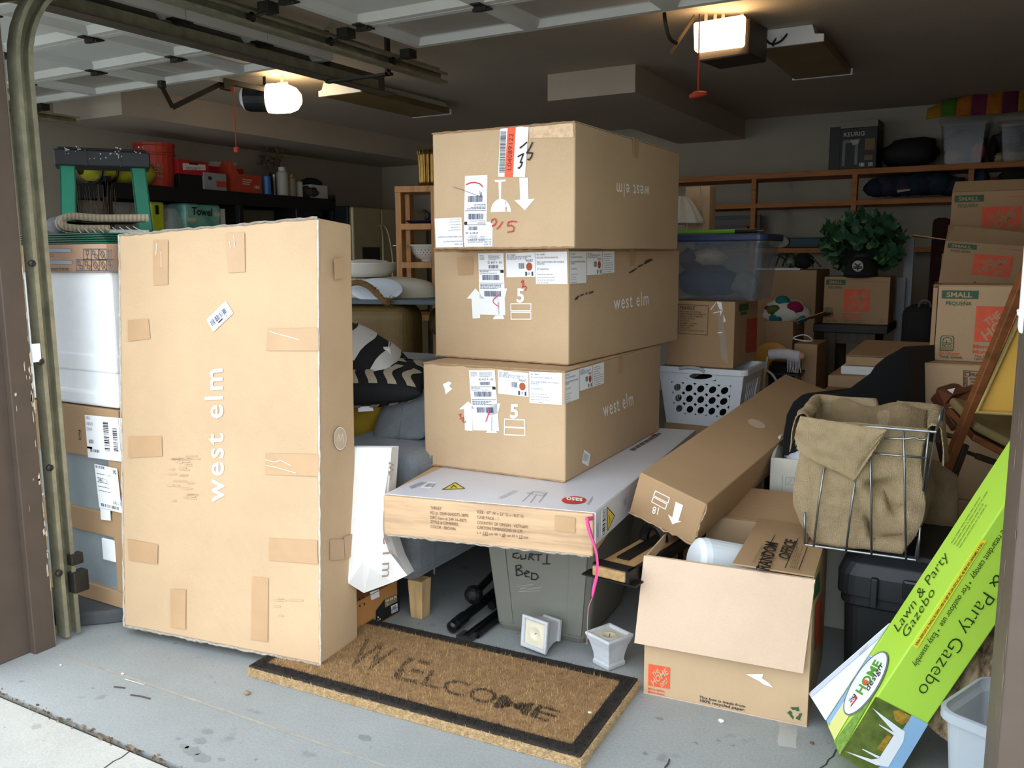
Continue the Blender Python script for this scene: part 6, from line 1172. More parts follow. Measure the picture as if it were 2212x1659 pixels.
moving_print(S3, S3.fuv, paper_m=kraft3, eco=False); MB(S3.M).slab([(0, .0, hS), (.46, .0, hS), (.46, .05, hS + .055), (.01, .05, hS + .055)], .004).obj('flap', k3, S3.t)
fz_ = FaceUV(S3.M @ V((.0, -.001, hS)), S3.M.col[0][:3], (0, .67, .74)); fz_.strokes('hand_hole', black, [[(.14, .05), (.15, .025), (.27, .025), (.28, .05)]], .007, S3.t, 1)
# ================================================================ laundry basket, fragile box and clear tote behind the carton
Yb = 3.96; bA, bB = ony(1424, 792, Yb), ony(1608, 801, Yb); zr_ = (bA.z + bB.z) / 2; wb = bB.x - bA.x; hb = .275; zb_ = zr_ - hb
wpl = mat('basket_white', '#dfe4ea', rough=.4, spec=.5); Ml_ = Matrix.Translation((bA.x, Yb, zb_))
lb = thing('laundry_basket', 'white plastic laundry basket with rows of slanted oval holes', 'basket', (bA.x + wb / 2, Yb, zb_))
b = MB(Ml_); ins = .035
def wallpt(face, u, v):      # u along the side, v bottom to top; sides lean outwards
    e = ins * (1 - v); dd = .37
    if face == 0: return V((e + (wb - 2 * e) * u, e * .8, hb * v))
    if face == 1: return V((wb - e, e * .8 + (dd - 1.6 * e) * u, hb * v))
    if face == 2: return V((wb - e - (wb - 2 * e) * u, dd - e * .8, hb * v))
    return V((e, dd - e * .8 - (dd - 1.6 * e) * u, hb * v))
def holed(face, u0, u1, v0, v1, nu, nv, hole):
    for i in range(nu):
        for j in range(nv):
            a0, a1 = u0 + (u1 - u0) * i / nu, u0 + (u1 - u0) * (i + 1) / nu; c0_, c1_ = v0 + (v1 - v0) * j / nv, v0 + (v1 - v0) * (j + 1) / nv; n = 16; vs = []
            for k in range(n):
                t_ = 2 * pi * (k + .5) / n; x, y = cos(t_), sin(t_); m_ = max(abs(x), abs(y)); ex, ey = hole
                px_, py_ = x * ex + y * ex * .30, y * ey; vs.append(wallpt(face, (a0 + a1) / 2 + (a1 - a0) / 2 * px_, (c0_ + c1_) / 2 + (c1_ - c0_) / 2 * py_)); vs.append(wallpt(face, (a0 + a1) / 2 + (a1 - a0) / 2 * x / m_, (c0_ + c1_) / 2 + (c1_ - c0_) / 2 * y / m_))
            b.add(vs, [(2 * k, 2 * k + 1, (2 * k + 3) % (2 * n), (2 * k + 2) % (2 * n)) for k in range(n)])
            # square corners between the ring and the cell
            for cx_, cy_ in ((0, 0), (1, 0), (1, 1), (0, 1)): pass
def plain(face, u0, u1, v0, v1): b.add([wallpt(face, u0, v0), wallpt(face, u1, v0), wallpt(face, u1, v1), wallpt(face, u0, v1)], [(0, 1, 2, 3)])
for fc in (0, 2):
    plain(fc, 0, .13, 0, 1); plain(fc, .87, 1, 0, 1); plain(fc, .13, .87, 0, .17); plain(fc, .13, .87, .74, .80); plain(fc, .13, .32, .80, 1); plain(fc, .68, .87, .80, 1); plain(fc, .32, .68, .94, 1)
    holed(fc, .13, .87, .17, .74, 5, 3, (.60, .68)); holed(fc, .32, .68, .80, .94, 1, 1, (.75, .8))
for fc in (1, 3): plain(fc, 0, 1, 0, .25); plain(fc, 0, 1, .75, 1); plain(fc, 0, .2, .25, .75); plain(fc, .8, 1, .25, .75); holed(fc, .2, .8, .25, .75, 6, 1, (.5, .8))
b.add([wallpt(0, 0, 0), wallpt(0, 1, 0), wallpt(2, 0, 0), wallpt(2, 1, 0)], [(0, 1, 2, 3)])
o = b.obj('body', wpl, lb); bm = bmesh.new(); bm.from_mesh(o.data); bmesh.ops.remove_doubles(bm, verts=bm.verts, dist=1e-5); bm.to_mesh(o.data); bm.free(); md_ = o.modifiers.new('t', 'SOLIDIFY'); md_.thickness = .0035
b = MB(Ml_); dd = .37
rim_o = [(x + wb / 2, y, hb) for x, y in rrect(wb / 2 + .014, -.014, dd + .014, .04)]; rim_i = [(x + wb / 2, y, hb) for x, y in rrect(wb / 2 - .002, .002, dd - .002, .03)]; n = len(rim_o)
up_ = lambda q, z: [(x, y, hb + z) for x, y, _ in q]
R4 = [up_(rim_o, -.022), up_(rim_o, .004), up_(rim_i, .004), up_(rim_i, -.006)]
b.add([p for q in R4 for p in q], [(i * n + j, i * n + (j + 1) % n, (i + 1) * n + (j + 1) % n, (i + 1) * n + j) for i in range(3) for j in range(n)]); b.obj('rim', wpl, lb, bevel=.002)
MB(Ml_).tube(chaikin([(wb * .26, -.018, hb - .004), (wb * .33, -.022, hb + .005), (wb * .5, -.024, hb + .006), (wb * .56, -.018, hb - .012)], 2), .0075, 8).obj('grip', mat('grip_grey', '#a7abae', rough=.4), lb, smooth=True)
basket_fill = lump('dark_filler', 'dark filler lump added inside the white laundry basket to darken its holes', 'filler', (bA.x + wb / 2, Yb + .185, zb_ + .118), (wb / 2 - .055, .125, .11), mat('dark_filler', '#151617', rough=.95, var=.3, vs=20), 61, k=.12)  # dark lump added so the inside looks shaded through the basket's holes
sup = Carton('low brown carton under the white laundry basket', (bA.x + .02, Yb + .03, 0), (1, 0, 0), .34, wb - .04, zb_ - .004, m='kraft_dull', seed=30, flaps=False)
# fragile box
fB = ony(1588, 652, Yb + .02); fC = onz(1652, 643, fB.z); zlow = zr_ + .006
FB_ = Carton('brown fragile moving box with wrinkled tape strip, sitting in the laundry basket', (bA.x + .03, fB.y, zlow), (1, 0, 0), fC.y - fB.y, fB.x - bA.x - .03, fB.z - zlow, m='kraft_dull', seed=31, flaps=False)
f = FB_.front; cF = cc(1440, 640, .18083)
f.strokes('symbol_frame', brown_ink, [cF((136, 440), (140, 98), (498, 112), (488, 464), (136, 440))], .003, FB_.t, 1)
L_ = [('FRAGILE', cF((158, 156)), cF((335, 160)), cF((160, 118)), .03)]
for i, (s_, e) in enumerate((('BREAKABLES / FURNITURE', 415), ('FAMILY ROOM / SALA FAMILIAR', 470), ('DINING ROOM / COMEDOR', 435), ('KITCHEN / COCINA', 338), ('BATH / BANO', 275), ('BASEMENT / SOTANO', 365), ('GARAGE / GARAJE', 330), ('ATTIC / ATICO', 285), ('LAUNDRY / CUARTO DE LAVADO', 452))): y = 188 + i * 28; L_.append((s_, cF((158, y)), cF((e, y + (e - 158) * .04)), cF((158, y - 17)), .02))
f.text('lettering', brown_ink, L_, FB_.t, 1)
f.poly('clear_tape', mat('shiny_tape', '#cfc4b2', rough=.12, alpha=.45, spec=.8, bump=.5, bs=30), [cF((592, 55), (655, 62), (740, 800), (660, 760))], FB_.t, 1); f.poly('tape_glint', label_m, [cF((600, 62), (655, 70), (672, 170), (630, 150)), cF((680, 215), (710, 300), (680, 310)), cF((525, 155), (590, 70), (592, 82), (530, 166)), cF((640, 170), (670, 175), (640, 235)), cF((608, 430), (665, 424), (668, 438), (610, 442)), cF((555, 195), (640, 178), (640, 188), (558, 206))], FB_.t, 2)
r_ = FB_.right; r_.poly('size_band', green_ink, [cF((866, 100), (978, 78), (976, 160), (864, 182))], FB_.t, 1); r_.poly('lettering', green_ink, [cF((884, 192), (960, 178), (958, 212), (884, 222))], FB_.t, 1); r_.poly('logo', mat('orange_worn', '#b4472f', rough=.7, var=.3, vs=60), [cF((958, 270), (1082, 255), (1070, 660), (940, 680))], FB_.t, 1)
# clear tote with blue lid
Yt = Yb + .045; tR, tRb = ony(1650, 520, Yt), ony(1632, 646, Yt); ztop, zbot = tR.z, FB_.O.z + FB_.h + .002; wT = .50; xR, xRb = tR.x, tRb.x
ct = thing('clear_tote', 'clear plastic tote with blue lid full of clothes, on the fragile box', 'tote', (xR - wT / 2, Yt + .2, zbot)); cpl = mat('clear_plastic', '#767f88', rough=.12, alpha=.24, spec=.7)
Mc_ = Matrix.Translation((xR - wT / 2, Yt, zbot)); hT = ztop - zbot; hw1, hw0 = wT / 2, wT / 2 - (xR - xRb)
tub(Mc_, [(hw0, .03, .33, .03, 0), (hw0, .03, .33, .03, .006), (hw1 - .004, .0, .355, .03, hT - .012), (hw1 + .008, -.01, .365, .035, hT - .01), (hw1 + .008, -.01, .365, .035, hT)], .003).obj('body', cpl, ct)
MB(Mc_).prism([(x, y, hT + .001) for x, y in rrect(hw1 + .014, -.016, .37, .04)], (0, 0, .032)).obj('lid', mat('blue_lid', '#27345a', rough=.4), ct, bevel=.006)
lump('jeans', 'blue denim clothes folded inside the clear tote', 'clothes', (xR - .31, Yt + .18, zbot + .085), (.15, .11, .075), mat('denim', '#33415c', rough=.95, var=.2, vs=20, bump=.3), 1)
lump('grey_clothes', 'grey clothes bundled at the bottom corner of the clear tote', 'clothes', (xR - .12, Yt + .16, zbot + .07), (.062, .085, .06), mat('grey_knit', '#83827c', rough=.95, var=.2, vs=25, bump=.3), 2)
lump('cream_bundle', 'cream knitted bundle pressed against the front of the clear tote', 'clothes', (xR - .27, Yt + .10, zbot + .205), (.075, .065, .042), mat('cream_knit', '#b6a48a', rough=.95, var=.2, vs=30, bump=.5, bs=60), 3)
lump('purple_clothes', 'dull purple clothes on top of the denim in the clear tote', 'clothes', (xR - .40, Yt + .19, zbot + .19), (.06, .09, .05), mat('mauve_cloth', '#5c4d55', rough=.95, var=.2, vs=20), 4)
zl_ = zbot + hT + .034
p0, p1, p2, p3 = (ony(x, 508, Yt + .05) for x in (1440, 1588, 1634, 1650)); gpz = zl_ + .011
ps = thing('green_pole', 'bright green pole with black grip lying on the blue lid', 'pole', (p1.x, Yt + .05, zl_)); MB().tube([(p0.x, Yt + .05, gpz), (p1.x, Yt + .05, gpz)], .010, 10).obj('shaft', mat('grass_green', '#5d9a2b', rough=.4), ps); MB().tube([(p1.x, Yt + .05, gpz + .001), (p2.x, Yt + .05, gpz + .001)], .0115, 10).obj('grip', blackpl, ps); MB().tube([(p2.x, Yt + .05, gpz), (p3.x, Yt + .05, gpz)], .005, 8).obj('tip', mat('chrome', '#d0d0d0', rough=.15, metal=1.), ps)
q0, q1 = ony(1481, 500, Yt + .27), ony(1534, 500, Yt + .27); zq = ony(1510, 403, Yt + .27).z
kb = Carton('small upright kraft box with a wire hanging on it, on the blue lid', (q0.x, Yt + .25, zl_), (1, 0, 0), .10, q1.x - q0.x, zq - zl_, m='kraft_pale', seed=33, flaps=False)
wf = Face((q0.x, Yt + .245, zl_), (1, 0, 0), (0, 0, 1)); whp = mat('thin_wire', '#b9b2a4', rough=.3, metal=.6)
MB().tube(chaikin([wf.px(x, y) for x, y in ((1512, 400), (1514, 428), (1510, 440), (1508, 452), (1511, 462), (1508, 470), (1514, 471), (1518, 462), (1514, 452), (1517, 440), (1513, 430))], 1), .0018, 5).obj('wire', whp, kb.t)
ls = thing('lampshade', 'white cloth lampshade on thin wire legs, on the blue lid beside the stacked boxes', 'lampshade', ony(1478, 500, Yt + .16)); cS_ = ony(1466, 500, Yt + .15); cS_.z = zl_
shm = mat('shade_white', '#c9c7bd', rough=.85, var=.06, vs=9, bump=.4, bs=10)
MB().grid(lambda u, v: cS_ + V((0, 0, .055 + .13 * v)) + V((cos(2 * pi * u), sin(2 * pi * u), 0)) * (.115 - .075 * v ** 1.3 + .006 * sin(2 * pi * u * 9)), 54, 10, True).obj('shade', shm, ls, smooth=True, thick=.002)
for a in (.3, 2.2, 3.9, 5.4): MB().tube([cS_ + V((.108 * cos(a), .1 * sin(a), .06)), cS_ + V((.1 * cos(a), .1 * sin(a), 0))], .0025, 5).obj('leg', whp, ls)
# ================================================================ things in the dark gap right of the fragile box
bx = lambda lab, px, py0, py1, px1, dep, d, m='kraft_dull', seed=40, **k: (lambda a, c, zt_: Carton(lab, (a.x, a.y, k.pop('z0', None) if 'z0' in k else a.z), (1, 0, 0), d, c.x - a.x, zt_ - (a.z), m=m, seed=seed, flaps=False, **k))(ony(px, py1, dep), ony(px1, py1, dep), ony((px + px1) / 2, py0, dep).z)
def floor_box(lab, px0, px1, pyt, Y, d, m='kraft_dull', seed=40, **k):
    a, c = ony(px0, pyt, Y), ony(px1, pyt, Y); return Carton(lab, (a.x, Y, 0), (1, 0, 0), d, c.x - a.x, a.z, m=m, seed=seed, flaps=False, **k)
G1 = floor_box('large brown carton under the lowest wall shelf, dark in the shade', 1638, 1765, 583, 6.3, .5, seed=41)
MB().box(G1.O.x - .01, 6.28, G1.h + .001, G1.O.x + G1.w * .72, 6.36, G1.h + .012).obj('white_edge', label_m, G1.t)
G2 = floor_box('open brown carton holding the floral fabric', 1655, 1714, 693, 5.35, .34, seed=42)
MB().slab([(G2.O.x + G2.w, 5.36, G2.h), (G2.O.x + G2.w, 5.66, G2.h), (G2.O.x + G2.w + .19, 5.66, G2.h + .035), (G2.O.x + G2.w + .17, 5.36, G2.h + .065)], .004).obj('flap', kraft3, G2.t)
fa_ = thing('floral_fabric', 'white fabric with teal and magenta blooms spilling from an open carton', 'fabric', (G2.O.x + .08, 5.5, G2.h)); cF2 = V((G2.O.x + .09, 5.48, G2.h + .045))
MB().ell(cF2, .14, .13, .085, 22, 14, lambda d: 1 + .2 * noise.noise(d * 2.5)).obj('cloth', mat('floral_white', '#d8d5cc', rough=.9), fa_, smooth=True)
for (x, y, z, r, hx, nm) in ((.07, -.09, .04, .05, '#8a0f3f', 'magenta'), (-.05, -.1, .02, .045, '#556034', 'olive'), (-.01, -.06, .075, .045, '#1d6d70', 'teal'), (-.04, -.10, -.03, .04, '#1d6d70', 'teal'), (.10, -.05, -.03, .035, '#1d6d70', 'teal'), (-.1, -.06, .03, .02, '#8f1f1f', 'red')):
    MB().ell(cF2 + V((x, y - .005, z)), r, .03, r * .7, 12, 8, lambda d: 1 + .2 * noise.noise(d * 3)).obj('bloom', mat('bloom_' + nm, hx, rough=.9), fa_, smooth=True)
G3 = floor_box('narrow brown carton between open carton and dark bench', 1716, 1766, 742, 4.95, .3, seed=43)
hg = thing('wire_hanger', 'white wire loop resting on the narrow brown carton', 'hanger', (G3.O.x + .06, 4.98, G3.h)); MB().tube(chaikin([(G3.O.x - .02, 4.97, G3.h + .03), (G3.O.x + .05, 4.98, G3.h + .055), (G3.O.x + .10, 4.99, G3.h + .015), (G3.O.x + .05, 4.99, G3.h + .012), (G3.O.x, 4.98, G3.h + .02)], 2, True), .003, 6, True).obj('wire', whitepl, hg)
dk_ = thing('black_case', 'glossy black case below the fringed white scarf', 'case', ony(1690, 860, 4.75)); a, c = ony(1656, 850, 4.75), ony(1716, 784, 4.75); MB().box(a.x, 4.75, 0, c.x, 5.0, c.z).obj('body', mat('gloss_black', '#0f1011', rough=.2, spec=.6), dk_, bevel=.02)
MB().box(a.x, 4.745, c.z - .07, c.x + .02, 5.0, c.z - .06).obj('lid_edge', blackpl, dk_)
dc = thing('yellow_dish', 'amber yellow round dish tilted behind the fringed scarf', 'dish', ony(1672, 770, 4.82)); pz = ony(1668, 778, 4.84); MB().lathe([(0, 0), (.07, 0), (.10, .015), (.102, .018), (.097, .018), (.068, .005), (0, .005)], Matrix.Translation(pz) @ Matrix.Rotation(radians(62), 4, 'X') @ Matrix.Rotation(radians(20), 4, 'Y'), 36).obj('dish', mat('amber', '#b98432', rough=.3), dc, smooth=True)
scf = thing('fringed_scarf', 'white fringed scarf with peach tint rolled on the black case', 'scarf', (c.x - .08, 4.8, c.z)); sc1, sc2 = ony(1662, 768, 4.76), ony(1728, 776, 4.76); sc1.z = sc2.z = c.z + .035; sm_ = mat('scarf_white', '#cfcad0', rough=.95, var=.1, vs=30, bump=.5, bs=40)
MB().tube(chaikin([sc1, sc1.lerp(sc2, .4) + V((0, 0, .012)), sc2], 2), [.02, .03, .034, .036, .034, .03, .026, .022, .02, .018][:10] if False else .030, 12).obj('roll', sm_, scf, smooth=True); MB().ell(sc2 + V((.005, 0, .004)), .022, .022, .02, 12, 8).obj('end_fold', mat('peach_cloth', '#c99a80', rough=.9), scf, smooth=True)
rnd = random.Random(5)
for i in range(9): x = sc2.x - .06 + .008 * i; MB().tube([(x, 4.735, sc2.z - .01), (x + .003, 4.728, sc2.z - .05), (x + rnd.uniform(-.006, .01), 4.735, sc2.z - .085)], .0022, 4).obj('fringe', sm_, scf)
cw_ = thing('white_cable', 'thick pale cable curving down beside the laundry basket', 'cable', ony(1665, 880, 4.5)); MB().tube(chaikin([ony(x, y, 4.55) for x, y in ((1658, 770), (1652, 805), (1650, 830), (1648, 850), (1652, 900))] + [V((ony(1652, 900, 4.55).x, 4.55, .008))], 2), .006, 7).obj('cable', mat('pale_cable', '#b9b9b4', rough=.4), cw_); MB().tube(chaikin([ony(x, y, 4.6) for x, y in ((1656, 800), (1668, 808), (1678, 824), (1690, 850))], 2), .006, 7).obj('cable', MATS['pale_cable'], cw_)
# ---- dark bench with ivy box
Yi = 5.6; iA, iB = ony(1777, 690, Yi), ony(1918, 697, Yi); zI = ony(1850, 700, Yi).z
dbm = mat('dark_bench_wood', '#2c2b2a', rough=.6, kind='wood', vs=4, stretch=(1, 10, 10))
tA, tB = ony(1757, 705, Yi - .06), ony(1918, 706, Yi - .06); dbn = thing('dark_bench', 'dark wooden table carrying the box with the ivy', 'table', ((tA.x + tB.x) / 2, Yi, 0))
MB().box(tA.x, Yi - .07, zI - .05, tB.x, Yi + .42, zI - .001).obj('table_top', dbm, dbn, bevel=.004); brl = mat('bench_leg_brown', '#4d4132', rough=.6, kind='wood', vs=4, stretch=(10, 10, 1))
for x in (tA.x + .06, tB.x - .14):
    for y in (Yi - .03, Yi + .33): MB().box(x, y, 0, x + .07, y + .06, zI - .05).obj('leg', brl, dbn, bevel=.003)
MB().box(tA.x + .1, Yi - .02, zI - .12, tB.x - .1, Yi + .01, zI - .05).obj('apron', brl, dbn)
SI = Carton('small moving box with ivy and a black cap on it, on the dark table', (iA.x, Yi, zI), (1, .01, 0), .3, iB.x - iA.x, ony(1850, 598, Yi).z - zI, m='kraft_dull', seed=50, flaps=False)
moving_print(SI, SI.fuv, paper_m=kraft3)
zIv = SI.O.z + SI.h + .002; cI = V((ony(1862, 560, Yi + .2).x, Yi + .2, zIv))
iv = thing('ivy_plant', 'bushy dark green ivy plant standing on the small moving box', 'plant', cI); leafm = mat('ivy_leaf', '#35603f', rough=.5, var=.5, vs=9); leaf2 = mat('ivy_leaf_light', '#6f9c55', rough=.5, var=.3, vs=9)
MB().lathe([(0, 0), (.075, 0), (.095, .13), (.1, .14), (.088, .14), (.07, .1), (0, .1)], Matrix.Translation(cI), 24).obj('pot', mat('dark_pot', '#26221f', rough=.6), iv)
rnd = random.Random(21); wv = (ony(1955, 500, Yi + .2).x - ony(1770, 500, Yi + .2).x) / 2; hv = ony(1860, 470, Yi + .2).z - zIv
def leafmesh(m, nm):
    b = MB(); pts = [(0, 0, 0), (-.018, .008, .003), (-.030, .022, -.004), (-.016, .034, .002), (0, .058, -.008), (.016, .034, .002), (.030, .022, -.004), (.018, .008, .003), (0, .028, .007)]
    b.add(pts, [(8, i, i + 1) for i in range(0, 7)] + [(8, 7, 0)]); return b.obj(nm, m, iv, smooth=True)
pr1, pr2 = leafmesh(leafm, 'leaf'), leafmesh(leaf2, 'light_leaf'); IvM = WM[iv.name].inverted(); cnt = 0
for o_ in (pr1, pr2): me_ = o_.data; [setattr(vx, 'co', WM[iv.name] @ vx.co) for vx in me_.vertices]
stems = []
while cnt < 290:
    d = V((rnd.gauss(0, 1), rnd.gauss(0, 1), rnd.gauss(0, 1))).normalized(); r_ = rnd.uniform(.72, 1.05); p = cI + V((d.x * wv * r_, d.y * .22 * r_, hv * .5 + d.z * hv * .52 * r_))
    if p.z < zIv + .015 or (d.y > .45) or (p.z < zIv + .13 and abs(p.x - (cI.x - .01)) < .12 and d.y < 0): continue
    M_ = Matrix.Translation(p - cI) @ Matrix.Rotation(rnd.uniform(0, 6.3), 4, 'Z') @ Matrix.Rotation(rnd.uniform(.4, 2.2), 4, 'X') @ Matrix.Scale(rnd.uniform(.8, 1.5), 4)
    src = pr2 if rnd.random() < .12 else pr1
    if cnt < 2: (pr1, pr2)[cnt].matrix_local = M_
    else: piece(src, iv, M_)
    if cnt % 9 == 0: stems.append(p)
    cnt += 1
for p in stems: MB().tube([cI + V((0, 0, .1)), (cI + V((0, 0, .1))).lerp(p, .5) + V((0, 0, .05)), p], .004, 5).obj('stem', mat('ivy_stem', '#2d3320', rough=.8), iv)
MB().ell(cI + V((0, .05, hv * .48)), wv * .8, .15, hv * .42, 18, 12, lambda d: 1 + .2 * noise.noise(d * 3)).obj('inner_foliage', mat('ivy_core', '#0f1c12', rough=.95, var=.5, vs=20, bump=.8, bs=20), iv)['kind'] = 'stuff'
cp = thing('baseball_cap', 'black cap with a round pale tree badge, in front of the ivy', 'cap', (ony(1858, 590, Yi + .06).x, Yi + .07, zIv)); cC = V((ony(1858, 590, Yi + .07).x, Yi + .09, zIv)); rC = .10
MB().grid(lambda u, v: cC + V((rC * cos(2 * pi * u) * cos(v * pi / 2 * .98), rC * .85 * sin(2 * pi * u) * cos(v * pi / 2 * .98), .118 * sin(v * pi / 2))), 28, 9, True).obj('crown', blk, cp, smooth=True); MB().grid(lambda u, v: cC + V((rC * .95 * cos(pi + pi * u), -.0 + (.085 + .07 * v) * sin(pi + pi * u) - .0, .006 - .012 * v * sin(pi * u))), 16, 4).obj('brim', blk, cp, smooth=True, thick=.004)
fcp = Face(cC + V((0, -.093, .05)), (1, 0, 0), (0, .45, .9)); bx_, by_ = 1853, 575; fcp.poly('badge', mat('badge_pale', '#b9b8ae', rough=.8), [[(bx_ + 12 * cos(2 * pi * i / 20), by_ + 12 * sin(2 * pi * i / 20)) for i in range(20)]], cp, 2); fcp.strokes('tree_mark', black, [[(bx_ - 9, by_ + 2), (bx_ + 9, by_ + 2)], [(bx_, by_ + 9), (bx_, by_ - 2)], [(bx_, by_), (bx_ - 6, by_ - 5)], [(bx_, by_), (bx_ + 6, by_ - 5)], [(bx_ - 8, by_ + 5), (bx_ + 8, by_ + 5)]], .008, cp, 3)
for i, (x0, x1, y0, y1, dY, lab) in enumerate(((1948, 1968, 508, 640, .55, 'tall white board leaning behind the ivy'), (1934, 1952, 600, 680, .45, 'shorter white board leaning beside the ivy box'))):
    a, c = ony(x0, y1, Yi + dY), ony(x1, y1, Yi + dY); zt_ = ony((x0 + x1) / 2, y0, Yi + dY).z; t = thing('white_board', lab, 'board', (a.x, Yi + dY, 0)); MB().box(a.x, Yi + dY, 0, c.x, Yi + dY + .03, zt_).obj('board', mat('board_white', '#a9adb2', rough=.6), t)
su = thing('black_suitcase', 'black soft suitcase standing between ivy table and small moving boxes', 'suitcase', ony(1985, 800, 5.1)); a, c = ony(1940, 800, 5.1), ony(2022, 662, 5.1); MB().box(a.x, 5.1, 0, c.x, 5.36, c.z).obj('body', blk, su, bevel=.05, seg=4); MB().tube(chaikin([(a.x + .08, 5.12, c.z - .005), (a.x + .09, 5.11, c.z + .03), (a.x + .13, 5.11, c.z + .03), (a.x + .14, 5.12, c.z - .005)], 2), .006, 6).obj('handle', mat('grey_handle', '#55585a', rough=.5), su)
# ---- flat open cartons with white foam
Yo = 4.5; a, c = ony(1787, 850, Yo), ony(1925, 850, Yo); zA = ony(1820, 812, Yo).z
oc = Carton('low open carton with white foam showing, behind the black shell', (a.x, Yo, 0), (1, 0, 0), .45, .50, zA, m='kraft_pale', seed=60, flaps=False)
fo_ = thing('foam_block', 'white foam block lying on the low open carton', 'foam', (a.x + .2, Yo + .2, zA)); MB().box(a.x + .05, Yo + .05, zA + .001, a.x + .47, Yo + .40, zA + .045).obj('block', fo, fo_, bevel=.008)
oc2 = Carton('flat carton with lifted brown lid on top of the foam block', (a.x + .07, Yo + .07, zA + .047), (1, 0, 0), .30, .38, .045, m='kraft_pale', seed=61, flaps=False)
MB().slab([oc2.M @ V((0, 0, .047)), oc2.M @ V((.38, 0, .047)), oc2.M @ V((.36, .28, .10)), oc2.M @ V((.05, .28, .10))], .004).obj('lid', kraft3, oc2.t)
oc3 = Carton('small brown carton beside the black shell, in front of the fragile stack', (ony(1962, 800, 4.3).x, 4.3, 0), (1, 0, 0), .3, .2, ony(1970, 790, 4.3).z, m='kraft_dull', seed=62, flaps=False); MB(oc3.M).box(.01, .01, oc3.h + .001, .15, .2, oc3.h + .03).obj('foam_pad', fo, oc3.t, bevel=.005)
oc4 = Carton('long low brown carton on the floor behind the black shell', (ony(1760, 860, 4.1).x, 4.08, 0), (1, 0, 0), .36, .62, ony(1800, 858, 4.1).z, m='kraft_dull', seed=63, flaps=False)
# ================================================================ back-wall shelving
ys0, ys1 = 7.58, 7.99; zA1, zA2, zA3 = ony(1480, 383, ys0).z, ony(1790, 434, ys0).z, ony(1700, 536, ys0).z
ws = thing('wall_shelf', 'long reddish brown wooden shelving along the back wall', 'shelving', (-1.2, 7.8, zA3 - .05))
for z, th__ in ((zA1, .045), (zA2, .04), (zA3, .04)): MB().box(-3.1, ys0, z - th__, XR - .02, ys1, z).obj('shelf_board', woodsh, ws, bevel=.002)
for px in (1628, 1845, 2095): x = ony(px, 420, ys0).x; MB().box(x - .02, ys0 - .004, zA3 - .5 if px < 1900 else zA2, x + .02, ys0 + .07, zA1 - .045).obj('divider', woodsh, ws, bevel=.002)
MB().box(-3.1, ys0 + .35, 0, -3.06, ys1, zA1).obj('end_post', woodsh, ws)
zt1, zt2, zt3 = zA1 + .001, zA2 + .001, zA3 + .001
# coffee-maker carton
a, c = ony(1790, 350, 7.6), ony(1896, 345, 7.6); kq = Carton('black coffee maker carton with pale top flap, on the top wall shelf', (a.x + .08, 7.6, zt1), (1, -.03, 0), .3, c.x - a.x - .09, ony(1850, 276, 7.6).z - zt1, m='kraft', seed=70, flaps=False); kq.body.data.materials[0] = mat('dark_print', '#221e1b', rough=.5, var=.2, vs=8)
MB(kq.M).box(0, .002, kq.h + .001, kq.w, .28, kq.h + .055).obj('pale_top', mat('flap_grey', '#8a8578', rough=.7), kq.t, bevel=.003)
A = Aff(kq.fuv, (0, kq.h), (kq.w, kq.h), (0, 0)); A.text('lettering', mat('pale_letter', '#b9b3a6', rough=.6), [('KEURIG', (.10, .20), (.66, .20), (.10, .10), .02)], kq.t, 1)
A.poly('machine_picture', mat('machine_grey', '#6b6a68', rough=.4), [rect(.08, .30, .16, .92), rect(.42, .36, .50, .9), rect(.1, .28, .5, .36)], kq.t, 1); A.poly('machine_picture', mat('machine_pale', '#a19c94', rough=.5), [[(.28, .30), (.54, .28), (.5, .4), (.36, .42)]], kq.t, 2); A.poly('photo_panel', mat('panel_brown', '#7a5f3c', rough=.6), [rect(.68, .28, .94, .56), rect(.68, .68, .9, .8)], kq.t, 1); A.bars('barcode', label_m, [((.55, .95), (.7, .95), (.55, .86), 8), ((.8, .95), (.92, .95), (.8, .86), 8)], kq.t, 2)
MB(kq.M).box(-.085, .02, 0, -.003, .27, kq.h + .02).obj('side_panel', MATS['dark_print'], kq.t)
lump('black_bag', 'slumped black bag between coffee maker carton and clear bin on the top wall shelf', 'bag', (ony(1965, 320, 7.75).x, 7.76, zt1 + .115), (.22, .15, .125), mat('black_nylon', '#121212', rough=.7, bump=.3, bs=20), 7, k=.22)
def clearbin(label, px0, px1, pyt, items, seed):
    a, c = ony(px0, pyt, 7.62), ony(px1, pyt, 7.62); h = a.z - zt1; w = c.x - a.x; M_ = Matrix.Translation((a.x + w / 2, 7.62, zt1)); t = thing('clear_bin', label, 'bin', (a.x + w / 2, 7.75, zt1))
    binpl = mat('bin_plastic', '#4b5156', rough=.15, alpha=.2, spec=.6)
    tub(M_, [(w / 2 - .03, .02, .28, .02, 0), (w / 2 - .03, .02, .28, .02, .005), (w / 2, 0, .32, .03, h - .02), (w / 2 + .01, -.01, .33, .03, h - .018), (w / 2 + .01, -.01, .33, .03, h)], .003).obj('body', binpl, t)
    for i, (lab, dx, dz, r, hx) in enumerate(items): lump(lab[0], lab[1], lab[2], (a.x + w * dx, 7.78, zt1 + h * dz), r, mat('cl_' + hx[1:], hx, rough=.9, var=.25, vs=18), seed + i)
    return a, c, a.z
b1 = clearbin('clear bin with pink and grey things inside, on the top wall shelf', 2032, 2140, 262, [(('pink_cloth', 'pink cloth at the right in the first clear bin', 'cloth'), .80, .3, (.055, .09, .085), '#b5545a'), (('peach_cloth', 'peach cloth at the bottom of the first clear bin', 'cloth'), .28, .22, (.075, .09, .06), '#a9705c'), (('dark_cloth', 'dark grey cloth in the middle of the first clear bin', 'cloth'), .52, .55, (.14, .09, .09), '#3c3b3c')], 11)
